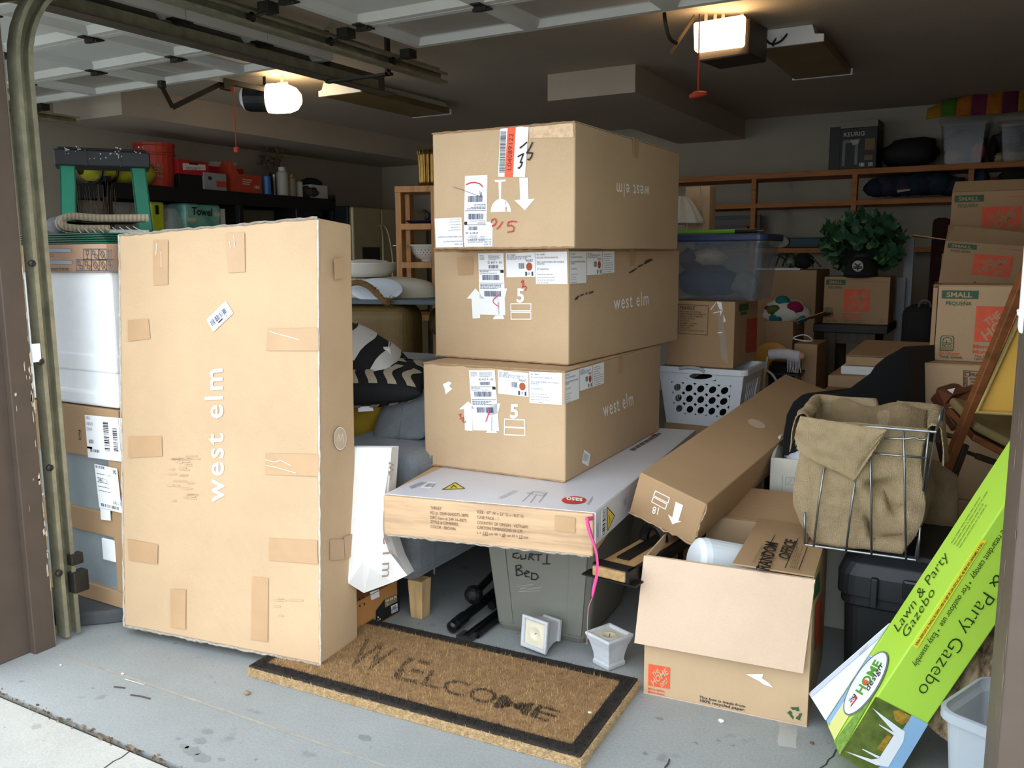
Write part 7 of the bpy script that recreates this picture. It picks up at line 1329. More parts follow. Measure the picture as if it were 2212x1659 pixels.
b2 = clearbin('clear bin with yellow and dark things inside, at the end of the top wall shelf', 2158, 2240, 262, [(('cream_cloth', 'cream cloth at the bottom of the second clear bin', 'cloth'), .35, .14, (.12, .1, .045), '#a6946c'), (('slate_cloth', 'dark slate cloth at the top of the second clear bin', 'cloth'), .4, .6, (.13, .1, .08), '#3a3a38')], 15)
lump('dark_bundle', 'dark bundle squeezed between the two clear bins', 'cloth', ((b1[1].x + b2[0].x) / 2, 7.8, zt1 + .11), (.035, .1, .11), blk, 19, k=.1)
tie = mat('tie_dye', '#5e7d1e', rough=.95, kind='bands', col2='#7a3a1c', vs=2.2, bump=.3, bs=14); pA, pB = ony(2022, 230, 7.66), ony(2235, 205, 7.66)
bl2 = thing('striped_blanket', 'multicoloured striped blanket heaped over the clear bins on the top wall shelf', 'blanket', ((pA.x + pB.x) / 2, 7.78, b1[2])); zz0 = b1[2] + .002; cols = [('#a87a1c', 'amber'), ('#4d7a20', 'green'), ('#a8631c', 'orange'), ('#6b2740', 'maroon'), ('#a0601c', 'rust'), ('#5a2038', 'plum'), ('#9a6a20', 'ochre')]
N_ = len(cols)
for i, (hx, nm) in enumerate(cols):
    u0, u1 = i / N_, (i + 1) / N_
    def f(u, v):
        k = u0 + (u1 - u0) * u; x = pA.x - .06 + (pB.x - pA.x + .06) * k; a = -.15 + 1.15 * v; top = .11 + .10 * min(1, k * 2.2) + .012 * noise.noise(V((x * 9, v * 4, 2)))
        y = 7.585 + .36 * max(0, a) ; z = zz0 + top * sin(min(1, max(0, a) * 3 + .12) * pi / 2) - .01 + .01 * sin(9 * x)
        return V((x, y + .008 * sin(14 * x), z - max(0, a - .6) * .05))
    MB().grid(f, 6, 14).obj('stripe', mat('blanket_' + nm, hx, rough=.95, var=.3, vs=12), bl2, smooth=True, thick=.008)
# second shelf
t = thing('clothes_heap', 'heap of dark navy and purple clothes on the middle wall shelf', 'clothes', (ony(1970, 410, 7.7).x, 7.75, zt2)); rnd = random.Random(31)
for i in range(11):
    px = 1895 + 16 * i; top = (388, 381, 377, 378, 381, 377, 373, 377, 375, 379, 383)[i]; p = ony(px, 427, 7.72); zt_ = ony(px, top, 7.72).z
    MB().ell((p.x, 7.74 + rnd.uniform(-.03, .05), (zt2 + zt_) / 2 + .014), .11, .10, (zt_ - zt2) / 2 * .88, 14, 10, lambda d, i=i: 1 + .22 * noise.noise(d * 2.4 + V((i, 0, 0))) + .1 * noise.noise(d * 7 + V((0, i, 0)))).obj('garment', mat(*(('navy_wear', '#1f2536'), ('purple_wear', '#332e42'), ('teal_wear', '#1d3139'))[i % 3], rough=.95, var=.2, vs=20, bump=.3), t, smooth=True)
for (x0, y0, x1, y1) in ((1938, 416, 1966, 408),): a, c = ony(x0, y0, 7.62), ony(x1, y1, 7.62); MB().slab([a, V((c.x, 7.62, a.z + .012)), c, V((a.x, 7.62, c.z - .006))], .006).obj('pale_tag', mat('tag_pale', '#b7ab90', rough=.7), t)
lump('denim_roll', 'blue denim roll on the middle wall shelf beside the red helmet', 'clothes', (ony(2117, 395, 7.7).x, 7.74, zt2 + .1), (.07, .11, .11), MATS['denim'], 33, k=.15)
t = thing('red_helmet', 'bright red round cap on the middle wall shelf', 'helmet', (ony(2152, 396, 7.68).x, 7.72, zt2)); cH = V((ony(2150, 396, 7.68).x, 7.72, zt2 + .055)); MB().ell(cH, .075, .10, .085, 20, 14, lambda d: 1 if d.z > -.2 else .85).obj('shell', mat('bright_red', '#c0222a', rough=.35), t, smooth=True); MB().ell(cH + V((.068, -.03, .01)), .012, .02, .02, 8, 6).obj('badge', blackpl, t)
lump('dark_garments', 'dark garments at the far right end of the middle wall shelf', 'clothes', (ony(2195, 395, 7.7).x, 7.76, zt2 + .13), (.12, .11, .085), mat('dark_wear', '#20211f', rough=.95, var=.3, vs=20), 35, k=.2)
# lower shelf
for i, (x0, x1, y0, lab) in enumerate(((1500, 1640, 466, 'wide black picture frame leaning on the lower wall shelf'), (1520, 1612, 488, 'smaller dark picture frame in front of the wide black one'))):
    Yq = 7.86 - .1 * i; a, c = ony(x0, 530, Yq), ony(x1, 530, Yq); zt_ = ony((x0 + x1) / 2, y0, Yq).z; t = thing('picture_frame', lab, 'frame', ((a.x + c.x) / 2, Yq, zt3)); w = .035
    fm_ = mat('frame_black', '#141414', rough=.4)
    for q in ((a.x, zt3, c.x, zt3 + w), (a.x, zt_ - w, c.x, zt_), (a.x, zt3 + w, a.x + w, zt_ - w), (c.x - w, zt3 + w, c.x, zt_ - w)): MB().box(q[0], Yq, q[1], q[2], Yq + .02, q[3]).obj('moulding', fm_, t)
    MB().box(a.x + w, Yq + .012, zt3 + w, c.x - w, Yq + .016, zt_ - w).obj('picture', mat('picture_dim', '#5c574c', rough=.5), t)
a, c = ony(1640, 512, 7.66), ony(1775, 508, 7.66); t = thing('teal_board', 'teal edged board lying on the lower wall shelf', 'board', (a.x, 7.7, zt3)); MB().box(a.x, 7.62, zt3, c.x, 7.95, zt3 + .085).obj('board', mat('teal_dark', '#1c4450', rough=.5), t, bevel=.01)
pp = ony(1683, 520, 7.6); t = thing('white_mask', 'white perforated sanding pad standing against the teal board', 'pad', (pp.x, 7.6, zt3)); MB().ell((pp.x, 7.60, zt3 + .05), .085, .012, .05, 20, 10).obj('pad', mat('pad_white', '#a39f92', rough=.7), t, smooth=True)
for k in range(5): a_ = k * 1.2; MB().ell((pp.x + .035 * cos(a_), 7.587, zt3 + .05 + .022 * sin(a_)), .004, .003, .004, 6, 4).obj('hole', black, t)
# things on the large carton under the shelf
zg = G1.h + .013
t = thing('wire_tools', 'tangle of dark wires and tools on the large carton', 'tools', (G1.O.x + .1, 6.4, zg)); rnd = random.Random(12)
for i in range(5): x = G1.O.x + .05 + .05 * i; MB().tube(chaikin([(x, 6.38, zg + .01), (x + .03, 6.4, zg + .09 + .03 * rnd.random()), (x + .10, 6.42, zg + .07), (x + .16, 6.4, zg + .008)], 2), .006, 6).obj('wire', darkst, t)
t = thing('glass_float', 'pale green glass ball on the large carton', 'ball', (G1.O.x + .25, 6.42, zg)); MB().ell((ony(1708, 570, 6.4).x, 6.42, zg + .042), .042, .042, .042, 18, 12).obj('ball', mat('green_glass', '#6f8674', rough=.1, alpha=.7, spec=.8), t, smooth=True)
lump('black_pouch', 'black pouch beside the green glass ball', 'pouch', (ony(1732, 570, 6.4).x, 6.45, zg + .05), (.075, .08, .055), blk, 41, k=.2)
rd = thing('red_cloth', 'dull red cloth hanging in the dark beside the small moving boxes', 'cloth', (ony(2020, 500, 6.4).x, 6.4, 1.2)); a, c = ony(2010, 545, 6.4), ony(2032, 470, 6.4); MB().box(a.x, 6.4, 0, c.x + .06, 6.5, c.z).obj('cloth', mat('dull_red', '#341414', rough=.9, var=.3, vs=8), rd, bevel=.03)
# ================================================================ black moulded shell
D1 = 3.14; out = [(1688, 985), (1690, 940), (1698, 895), (1712, 868), (1732, 851), (1750, 848), (1775, 853), (1805, 851), (1832, 840), (1856, 822), (1878, 806), (1890, 788), (1912, 770), (1936, 757), (1954, 746), (1963, 756), (1962, 800), (1958, 870), (1956, 1000), (1940, 1080), (1790, 1080), (1765, 1010), (1722, 984)]
shl = thing('black_shell', 'black curved moulded seat shell rising to a pointed corner, behind the burlap basket', 'seat', onz(1830, 1330, 0)); bks = V((.10, .34, -.02)); shm_ = mat('black_shell', '#16181b', rough=.75, var=.15, vs=6, bump=.2, bs=60)
ctr_ = [at(x, y, D1 + .0006 * (x - 1688)) for x, y in out]; out2 = [p + bks for p in ctr_]
b = MB(); n = len(out); b.add(ctr_ + out2, [tuple(range(n))] + [tuple(range(2 * n - 1, n - 1, -1))] + [(i, (i + 1) % n, n + (i + 1) % n, n + i) for i in range(n)]); b.obj('shell', shm_, shl, bevel=.018, seg=3)
b = MB(); [b.tube([at(x, 1085, D1 + dd_), V((at(x, 1085, D1 + dd_).x, at(x, 1085, D1 + dd_).y, 0))], .012, 8) for x, dd_ in ((1800, .06),)]; b.obj('leg', iron, shl)
for x, dd_ in ((1930, .16), (1810, .3), (1920, .4)): p = at(x, 1075, D1 + dd_); MB().tube([p, (p.x, p.y, 0)], .012, 8).obj('leg', iron, shl)
# pale fabric bin with white cloth
D2 = 3.12; q0, q1 = at(1661, 1070, D2), at(1664, 985, D2); fbn = thing('fabric_bin', 'off-white fabric bin with stitched handle tab, white towel inside', 'bin', V((q0.x + .15, q0.y, 0))); fbm = mat('canvas_white', '#d3d2c6', rough=.85, var=.04, vs=8, bump=.2, bs=200)
zf0, zf1 = .0, q1.z; Mf = fr((q0.x, q0.y, 0), (1, .02, 0), (-.02, 1, 0)); th2_ = .012
MB(Mf).box(0, 0, 0, .30, th2_, zf1).obj('front_panel', fbm, fbn, bevel=.004); MB(Mf).box(.29, th2_, 0, .30, .27, zf1 + .012).obj('side_panel', fbm, fbn, bevel=.003)
MB(Mf).prism([(0, th2_, 0), (0, .28, 0), (0, .28, zf1 + .06), (0, .12, zf1 + .055), (0, .04, zf1 + .02), (0, th2_, zf1)], (th2_, 0, 0)).obj('side_panel', fbm, fbn, bevel=.003); MB(Mf).box(th2_, .27, 0, .30, .28, zf1 + .05).obj('back_panel', fbm, fbn, bevel=.003)
ft = Face(Mf @ V((0, -.001, .5)), (1, .02, 0), (0, 0, 1)); ft.strokes('handle_tab', mat('stitch_grey', '#a5a49a', rough=.8), [[(1697, 1032), (1716, 1032), (1716, 1047), (1697, 1047), (1697, 1032)], [(1702, 1044), (1711, 1035)], [(1690, 1028), (1689, 1068)]], .0018, fbn, 1)
tw_ = thing('white_towel', 'fluffy white towel heaped in the off-white fabric bin', 'towel', Mf @ V((.15, .14, zf1 - .1))); MB(Mf).ell((.15, .14, zf1 - .03), .13, .12, .05, 24, 14, lambda d: 1 + .15 * noise.noise(d * 3)).obj('towel', mat('towel_white', '#e6eaf0', rough=.95, bump=.8, bs=150), tw_, smooth=True)
# ================================================================ black trunk
tk = thing('storage_chest', 'black plastic storage chest with ribbed latch, under the burlap basket', 'chest', onz(1960, 1440, 0)); zk = .438; tA_ = onz(1832, 1445, 0); x0t, y0t = -.365, 2.66
tkm = mat('trunk_black', '#222528', rough=.5, var=.1, vs=8, bump=.08, bs=90)
tub(Matrix.Translation((x0t + .33, y0t, 0)), [(.30, .02, .42, .03, 0), (.315, .005, .43, .04, .03), (.325, -.0, .44, .045, .27), (.335, -.012, .45, .05, .275), (.335, -.012, .45, .05, .31)], .006).obj('body', tkm, tk, bevel=.003)
b = MB(Matrix.Translation((x0t + .33, y0t, 0))); R_ = [[(x, y, z) for x, y in rrect(hw, ya_, yb_, r)] for hw, ya_, yb_, r, z in ((.345, -.022, .46, .055, .305), (.345, -.022, .46, .055, .37), (.33, -.005, .445, .06, .405), (.30, .03, .41, .05, .425), (.29, .04, .40, .05, zk))]; n = len(R_[0])
b.add([p for q in R_ for p in q], [(i * n + j, i * n + (j + 1) % n, (i + 1) * n + (j + 1) % n, (i + 1) * n + j) for i in range(4) for j in range(n)] + [tuple(range(n - 1, -1, -1)), tuple(range(4 * n, 5 * n))]); b.obj('lid', tkm, tk, bevel=.004)
Mk = Matrix.Translation((x0t, y0t, 0)); MB(Mk).box(.085, -.040, .285, .105, -.018, .375).obj('latch', tkm, tk, bevel=.004); MB(Mk).box(.17, -.036, .325, .38, -.02, .385).obj('latch_recess', mat('trunk_gloss', '#1a1c1f', rough=.35), tk, bevel=.012); MB(Mk).prism([(.10, -.004, .05), (.30, -.004, .23), (.33, -.004, .23), (.14, -.004, .05)], (0, .012, 0)).obj('rib', tkm, tk, bevel=.003)
# ================================================================ wire basket with burlap liner
zb_ = .446; P_fl, P_fr = onz(1741, 1177, zb_), onz(1977, 1210, zb_); ux_ = (P_fr - P_fl); wl = ux_.length; ux_.normalize(); uy_ = V((0, 0, 1)).cross(ux_); ztp = zat(2004, 932, P_fr - uy_ * .03)
Mw = fr(P_fl, ux_, uy_); hB = ztp - zb_; fl = .03; dbk, dtp = .24, .33
wbk = thing('wire_basket', 'wire basket lined with rumpled burlap, corner flap folded over its front', 'basket', P_fl, M=Mw.copy()); wire = mat('zinc_wire', '#8f9496', rough=.3, metal=.85, var=.2, vs=30)
FF = Face(Mw @ V((0, 0, 0)), ux_, Mw.to_3x3() @ V((0, -fl, hB))); cW = cc(1640, 840, .22901); off_ = FF.n * .004
def W3_(*q): return [FF.px(*p) + off_ for p in (cW(*q) if len(q) > 1 else [cW(q[0])])]
fb_, tp_ = [Mw @ V(p) for p in ((0, 0, 0), (wl, 0, 0), (wl, dbk, 0), (0, dbk, 0))], [Mw @ V(p) for p in ((-fl, -fl, hB), (wl + fl, -fl, hB), (wl + fl, dtp - fl, hB), (-fl, dtp - fl, hB))]
MB().tube(fb_, .0038, 8, True).obj('bottom_wire', wire, wbk); MB().tube(tp_, .0038, 8, True).obj('rim_wire', wire, wbk)
for q in (((515, 1480), (560, 1090), (620, 705)), ((820, 1525), (865, 1150), (910, 850)), ((1060, 1560), (1058, 1000), (1045, 620)), ((1385, 1605), (1375, 900), (1362, 400)), ((430, 1455), (432, 1160)), ((1497, 1600), (1520, 1300)), ((1548, 960), (1575, 650), (1600, 400))): MB().tube(W3_(*q), .0032, 8).obj('upright_wire', wire, wbk, smooth=True)
for q in (((1085, 605), (1300, 625), (1590, 648)), ((1180, 465), (1380, 468), (1470, 455), (1510, 475), (1560, 478), (1582, 450))): MB().tube(W3_(*q), .0034, 8).obj('cross_wire', wire, wbk, smooth=True)
for k in range(4):
    y = dbk * (k + .5) / 4; MB().tube([Mw @ V((wl, y, 0)), Mw @ V((wl + fl, y / dbk * dtp - fl, hB))], .003, 6).obj('upright_wire', wire, wbk); MB().tube([Mw @ V((0, y, 0)), Mw @ V((-fl, y / dbk * dtp - fl, hB))], .003, 6).obj('upright_wire', wire, wbk)
MB().tube([Mw @ V((wl * .12, .0, .0)), Mw @ V((wl * .12, dbk, 0))], .003, 6).obj('bottom_wire', wire, wbk); MB().tube([Mw @ V((wl * .6, .0, .0)), Mw @ V((wl * .6, dbk, 0))], .003, 6).obj('bottom_wire', wire, wbk)
hc = [tp_[1], tp_[1] + V((.004, .03, .02)), tp_[1] + V((.008, .04, .055)), tp_[1] + V((.01, .10, .058)), tp_[1] + V((.005, .16, .0))]; MB().tube(chaikin(hc, 2), .0036, 8).obj('handle_wire', wire, wbk, smooth=True)
burl = mat('burlap', '#ccb38b', rough=.95, kind='weave', vs=115, bump=.8); bur2 = mat('burlap_inner', '#b59b74', rough=.95, kind='weave', vs=115, bump=.8)
def perim(u):    # start front left, go right, around; returns corner-rounded unit-square coordinates and side weight
    pts = [(0, 0), (1, 0), (1, 1), (0, 1)]; k = u * 4; i = int(k) % 4; f_ = k - int(k); a, c = pts[i], pts[(i + 1) % 4]; return a[0] + (c[0] - a[0]) * f_, a[1] + (c[1] - a[1]) * f_
def sstep(a, b_, x): x = max(0, min(1, (x - a) / (b_ - a))); return x * x * (3 - 2 * x)
def liner(u, v, inset, top):
    x, y = perim(u); # round the corners
    cx, cy = x - .5, y - .5; m_ = max(abs(cx), abs(cy)); r_ = sqrt(cx * cx + cy * cy); k = (m_ / r_) if r_ else 1; rr = 1 + (.5 / max(m_, .01) * 0)
    cx *= 1 - .06 * (1 - k) / .2929; cy *= 1 - .06 * (1 - k) / .2929; x, y = cx + .5, cy + .5
    P = V(((-fl + (wl + 2 * fl) * x) * v + wl * x * (1 - v), (-fl + dtp * y) * v + dbk * y * (1 - v), hB * top * v + .004))
    c_ = V((wl / 2, (dbk) / 2, P.z)); o = V((P.x - c_.x, P.y - c_.y, 0)).normalized(); front = u < .25
    bulge = (.035 + .035 * (u > .72)) * sin(pi * min(1, v * 1.15)) * (0 if front else 1) + (.018 * sin(pi * v) if front else 0) - inset
    f1 = .012 * sin(9 * v + 5 * x) + .016 * noise.noise(V((P.x * 9, P.y * 9, P.z * 7))) + .007 * noise.noise(V((P.x * 26, P.y * 26, P.z * 20)))
    if front and x > .5: f1 = f1 * .6 - .075 * (1 - abs(sin(v * 9.5 + 2.6 * x + 1.6 * noise.noise(V((x * 3, v * 3, 0)))))) ** 1.6 * sstep(.48, .62, x) * sstep(.03, .1, v) * sstep(.8, .6, v)
    return Mw @ (P + o * (bulge + f1 * .8))
MB().grid(lambda u, v: liner(u, v, .022, 1.0), 128, 40, True).obj('burlap_liner', burl, wbk, smooth=True, thick=.002)
# rolled rim: back and sides, standing above the wire and hanging outside
def rim(u, v):
    uu = .27 + .715 * u; x, y = perim(uu); hgt = .008 + .022 * sstep(.45, .6, uu) * (1 - .5 * sstep(.8, .95, uu)) + .014 * noise.noise(V((uu * 9, 1, 0))) + .02 * math.exp(-((uu - .45) / .07) ** 2)
    if abs(uu - .60) < .02: hgt -= .03
    base = V((-fl + (wl + 2 * fl) * x, -fl + dtp * y, hB)); c_ = V((wl / 2, dtp / 2 - fl, hB)); o = V((base.x - c_.x, base.y - c_.y, 0)).normalized(); a = pi * min(1, v * 1.7)
    dn = max(0, v - .55) / .45; L_ = .10 + .05 * noise.noise(V((uu * 6, 7, 0))) - .05 * sstep(.3, .2, uu)
    w_ = .022 * (1 - cos(a)) - .024; return Mw @ (base + o * (w_ + .012 * dn + .010 * noise.noise(V((uu * 22, v * 3, 3)))) + V((0, 0, hgt * sin(a) - L_ * dn)))
MB().grid(rim, 96, 18).obj('burlap_rim', burl, wbk, smooth=True, thick=.003)
MB().grid(lambda u, v: Mw @ V((.02 + (wl - .02) * u, dbk - .03 + (dtp - dbk - .03) * v + .010 * sin(14 * u), hB * (.45 + .6 * v) + .01 * sin(11 * u))), 24, 14).obj('burlap_back', bur2, wbk, smooth=True, thick=.002)
# flap folded over the front left
top_l, top_r, tipp = (395, 245), (1210, 372), (900, 860); edge = [(338, 450), (372, 560), (440, 620), (600, 715), (760, 785), (900, 860)]
def flap(u, v):       # u along the rim, v down to the hem
    a = (top_l[0] + (top_r[0] - top_l[0]) * u, top_l[1] + (top_r[1] - top_l[1]) * u + 30 * sin(pi * u) * 0); 
    if u < .75: k = u / .75 * (len(edge) - 1); i = min(int(k), len(edge) - 2); f_ = k - i; h_ = (edge[i][0] + (edge[i + 1][0] - edge[i][0]) * f_, edge[i][1] + (edge[i + 1][1] - edge[i][1]) * f_)
    else: f_ = (u - .75) / .25; h_ = (tipp[0] + (top_r[0] - tipp[0]) * f_, tipp[1] + (top_r[1] - tipp[1]) * f_)
    q = (a[0] + (h_[0] - a[0]) * v, a[1] + (h_[1] - a[1]) * v); p = FF.px(*cW(q)); o = .014 + .018 * sin(pi * min(1, v * 1.2)) * (1 - .5 * u) + .006 * noise.noise(V((u * 5, v * 5, 1)))
    return p + FF.n * o
MB().grid(flap, 48, 24).obj('burlap_flap', burl, wbk, smooth=True, thick=.002)
b = MB(); rnd = random.Random(77)
for i in range(110):
    u = rnd.uniform(.05, 1); p, q = flap(u, 1), flap(u, .96); d_ = (p - q).normalized(); s_ = V((.0006, 0, 0)); b.add([p - s_, p + s_, p + d_ * rnd.uniform(.004, .010) + V((rnd.gauss(0, .002), 0, 0))], [(0, 1, 2)])
o = b.obj('frayed_hem', burl, wbk); o['kind'] = 'stuff'
lump('burlap_scrap', 'loose end of burlap bulging out behind the wire basket', 'fabric', at(2016, 1092, 2.86), (.075, .05, .15), burl, 51, k=.25)
sc_ = thing('white_scrap', 'white paper corner poking from the burlap at the right of the wire basket', 'paper', at(2042, 1030, 2.93)); MB().slab([at(*cW((1675, 830)), 2.93), at(*cW((1755, 780)), 2.93), at(*cW((1812, 860)), 2.93), at(*cW((1720, 868)), 2.93)], .003).obj('paper', label_m, sc_)
# ================================================================ folding chair with yellow back
ch = thing('folding_chair', 'wooden folding chair with yellow upholstered back, behind the green gazebo carton', 'chair', onz(2120, 1200, 0)); chw = mat('chair_wood', '#7e4c28', rough=.5, kind='wood', vs=4, stretch=(2, 2, 9)); yv_ = mat('yellow_vinyl', '#d8a944', rough=.5, var=.05, vs=4); tan = mat('tan_seat', '#8f7d52', rough=.7, var=.15, vs=9); dkw = mat('dark_chair_leg', '#3a2a20', rough=.5)
def bar(p, q, w, d_, nm, m, par): 
    p, q = V(p), V(q); ax = (q - p).normalized(); s_ = ax.cross(_fw).normalized() * w / 2; n_ = ax.cross(s_).normalized() * d_ / 2
    return MB().hexa([p - s_ - n_, p + s_ - n_, p + s_ + n_, p - s_ + n_, q - s_ - n_, q + s_ - n_, q + s_ + n_, q - s_ + n_]).obj(nm, m, par, bevel=.003)
Dc = 2.78; pt_, pb_ = at(2196, 636, Dc - .10), at(2044, 1012, Dc + .06); ext = pb_ + (pb_ - pt_).normalized() * ((pb_.z - .005) / (-(pb_ - pt_).normalized().z)) if (pb_ - pt_).z < 0 else pb_
bar(pt_ + (pt_ - pb_).normalized() * .10, ext, .026, .035, 'back_post', chw, ch)
off2 = V((.38, .05, 0)); bar(pt_ + (pt_ - pb_).normalized() * .10 + off2, ext + off2, .026, .035, 'back_post', chw, ch)
Y0, Y1, Y2_, Y3 = at(2199, 682, Dc - .06), at(2106, 890, Dc + .0), at(2184, 930, Dc + .0), at(2270, 715, Dc - .06)
MB().slab([Y0, Y1, Y1 + off2 * .85, Y0 + off2 * .85], -.03).obj('backrest', yv_, ch, bevel=.010, seg=3)
MB().tube([Y0 - _fw * .012, Y1 - _fw * .012, Y1 + off2 * .85 - _fw * .012], .009, 8).obj('piping', mat('cream_piping', '#c9ad6c', rough=.8, bump=.8, bs=200), ch)
sq = [at(2046, 872, Dc + .28), at(2100, 930, Dc + .02), at(2186, 975, Dc + .0), at(2180, 905, Dc + .34)]
MB().slab([sq[0], sq[1], sq[2], sq[3]], .03).obj('seat', tan, ch, bevel=.012, seg=3); MB().slab([p - V((0, 0, .033)) for p in sq], .022).obj('seat_frame', chw, ch, bevel=.004)
bar(at(2018, 855, Dc + .36), at(2065, 925, Dc + .30), .02, .05, 'seat_rail', mat('chair_wood_dark', '#523628', rough=.5), ch)
bar(at(2010, 930, Dc + .25), at(2062, 944, Dc + .14), .014, .02, 'stretcher', dkw, ch); bar(at(2022, 922, Dc + .2), at(2048, 1040, Dc + .22), .02, .02, 'leg', dkw, ch); bar(at(2086, 960, Dc + .06), at(2052, 1050, Dc + .1), .02, .02, 'leg', dkw, ch); bar(at(2084, 975, Dc + .1), at(2150, 1000, Dc + .1), .012, .02, 'stretcher', dkw, ch); bar(at(2110, 985, Dc + .08), at(2180, 1010, Dc + .1), .02, .02, 'stretcher', dkw, ch)
lb_ = thing('brown_leather_bag', 'crumpled brown leather bag behind the wooden folding chair', 'bag', at(2060, 876, Dc + .34)); po = [(2016, 862), (2022, 835), (2040, 838), (2056, 848), (2072, 838), (2104, 838), (2104, 874), (2040, 880), (2022, 874)]
a_ = [at(x, y, Dc + .30 + .01 * (i % 3)) for i, (x, y) in enumerate(po)]; MB().prism(a_, (.04, .14, 0)).obj('body', mat('brown_leather', '#6a3c20', rough=.6, var=.25, vs=8, bump=.4, bs=14), lb_, bevel=.012)
MB().slab([at(2046, 842, Dc + .29), at(2063, 838, Dc + .29), at(2058, 850, Dc + .29)], .003).obj('paper', label_m, lb_)
# ================================================================ green gazebo carton
sg_ = .9735; O_ = CAM + (V((-.29, 2.229, .03)) - CAM) * sg_; X_ = V((.427, .16, .89)).normalized(); Yg = V((-.364, .932, .007)).normalized(); Zg = V((.828, .327, -.455)).normalized(); w1, w2, LG = .159 * sg_, .144 * sg_, 1.3
gz = thing('gazebo_carton', 'long bright green printed carton leaning at the right, lawn gazebo picture at its foot', 'box', O_, M=fr(O_, X_, Yg)); lime2 = mat('lime_print', '#b0dc4a', rough=.35, spec=.5, var=.02)
MB().hexa([O_, O_ + Zg * w2, O_ + Zg * w2 + Yg * w1, O_ + Yg * w1, O_ + X_ * LG, O_ + X_ * LG + Zg * w2, O_ + X_ * LG + Zg * w2 + Yg * w1, O_ + X_ * LG + Yg * w1]).obj('body', lime2, gz, bevel=.003)
c5 = cc(1412, 1059); wf_ = Face(O_, X_, Zg); nf = Face(O_, X_, Yg)
for f_ in (wf_, nf): f_.O = f_.O + f_.n * .0012
gk = mat('dark_green_ink', '#1d3312', rough=.5)
def down(s, bl, br, h, bo=0): a, c = V((*bl, 0)), V((*br, 0)); d_ = (c - a).normalized(); p = V((-d_.y, d_.x, 0)); 
def gtext(s, bl, br, h, side, shear=0, bo=0.):
    d_ = V((br[0] - bl[0], br[1] - bl[1])).normalized(); p = V((-d_.y, d_.x)) * side; tl = (bl[0] + p.x * h + d_.x * shear, bl[1] + p.y * h + d_.y * shear); return (s, c5(bl), c5(br), c5(tl), bo)
wf_.text('lettering', gk, [gtext('Lawn & Party Gazebo', (2225, 222), (1572, 1192), 88, -1, 0, -.014), gtext('• Fire retardant canopy  • For outdoor use  • Easy assembly', (2120, 170), (1545, 1040), 36, -1)], gz, 2)
wf_.poly('yellow_strip', mat('yellow_strip', '#f2e23c', rough=.5), [c5((1955, 292), (1988, 300), (1575, 945), (1545, 925))], gz, 1); wf_.text('lettering', gk, [gtext('THIS IS A TEMPORARY SUN SHELTER THAT SHOULD NOT BE USED IN HEAVY RAINS OR STRONG OR SUSTAINED WINDS.', (1958, 308), (1558, 922), 15, -1, 0, .02)], gz, 2)
nf.text('lettering', gk, [gtext('Lawn & Party', (1450, 858), (1748, 405), 52, -1, 26), gtext('Gazebo', (1496, 892), (1668, 612), 50, -1, 26)], gz, 2) if False else nf.text('lettering', gk, [gtext('Lawn & Party', (1462, 850), (1764, 398), 46, -1, 22, -.012), gtext('Gazebo', (1510, 888), (1684, 612), 46, -1, 22, -.012)], gz, 2)
nf.rules('small_print', gk, c5((1830, 345)), c5((2040, 10)), c5((1765, 310)), 4, gz, 2, 3, .13, .7)
# picture panels at the foot
gd = mat('field_green', '#4a5c24', rough=.4, kind='two', col2='#6c7a34', vs=14); sky = mat('print_sky', '#8fb8dc', rough=.4, var=.08, vs=5); gr = mat('grass_print', '#5c8c32', rough=.4, kind='two', col2='#86ac4e', vs=60); yl = mat('print_yellow', '#dbe08a', rough=.4); wt = mat('print_white', '#e6ecf0', rough=.4)
wf_.poly('picture_field', gd, [c5((1326, 1232), (1540, 1342), (1360, 1640), (1300, 1700), (1112, 1580))], gz, 1); wf_.poly('picture_sky', sky, [c5((1540, 1342), (1640, 1396), (1470, 1680), (1290, 1690), (1360, 1640))], gz, 1)
wf_.poly('picture_canopy', wt, [c5((1305, 1298), (1470, 1420), (1500, 1440), (1490, 1500), (1400, 1650), (1330, 1640), (1140, 1556), (1300, 1605), (1345, 1600), (1440, 1450))], gz, 2); wf_.poly('picture_post', wt, [c5((1345, 1395), (1442, 1448), (1436, 1462), (1345, 1400)), c5((1245, 1540), (1350, 1588), (1340, 1600), (1245, 1546))], gz, 3)
tr = mat('tree_print', '#8a6a24', rough=.4, kind='two', col2='#b39432', vs=40); wf_.poly('picture_tree', tr, [c5((1430, 1318), (1470, 1310), (1530, 1345), (1520, 1380), (1480, 1400), (1440, 1370)), c5((1330, 1540), (1400, 1450), (1420, 1470), (1370, 1560))], gz, 2)
nf.poly('picture_light', wt, [c5((1290, 988), (1360, 1000), (1100, 1420), (1034, 1380))], gz, 1); nf.poly('picture_light', yl, [c5((1200, 1180), (1280, 1160), (1085, 1490), (1045, 1415))], gz, 1.4); nf.poly('picture_grass', gr, [c5((1360, 1150), (1113, 1578), (1080, 1500), (1190, 1360), (1300, 1180))], gz, 1.8); nf.poly('picture_sky', sky, [c5((1290, 992), (1310, 1000), (1050, 1400), (1034, 1380))], gz, 1.6)
ax_ = V((.535, -.845)); pn = V((.845, .535)); oc_ = (1272, 1156); ell = lambda a, b_: [c5((oc_[0] + ax_.x * a * cos(t) + pn.x * b_ * sin(t), oc_[1] + ax_.y * a * cos(t) + pn.y * b_ * sin(t))) for t in [2 * pi * i / 36 for i in range(36)]]
nf.poly('logo', mat('logo_grey', '#6f7480', rough=.4), [ell(222, 76)], gz, 3); nf.poly('logo', mat('logo_white', '#e9ecf2', rough=.4), [ell(212, 68)], gz, 4)
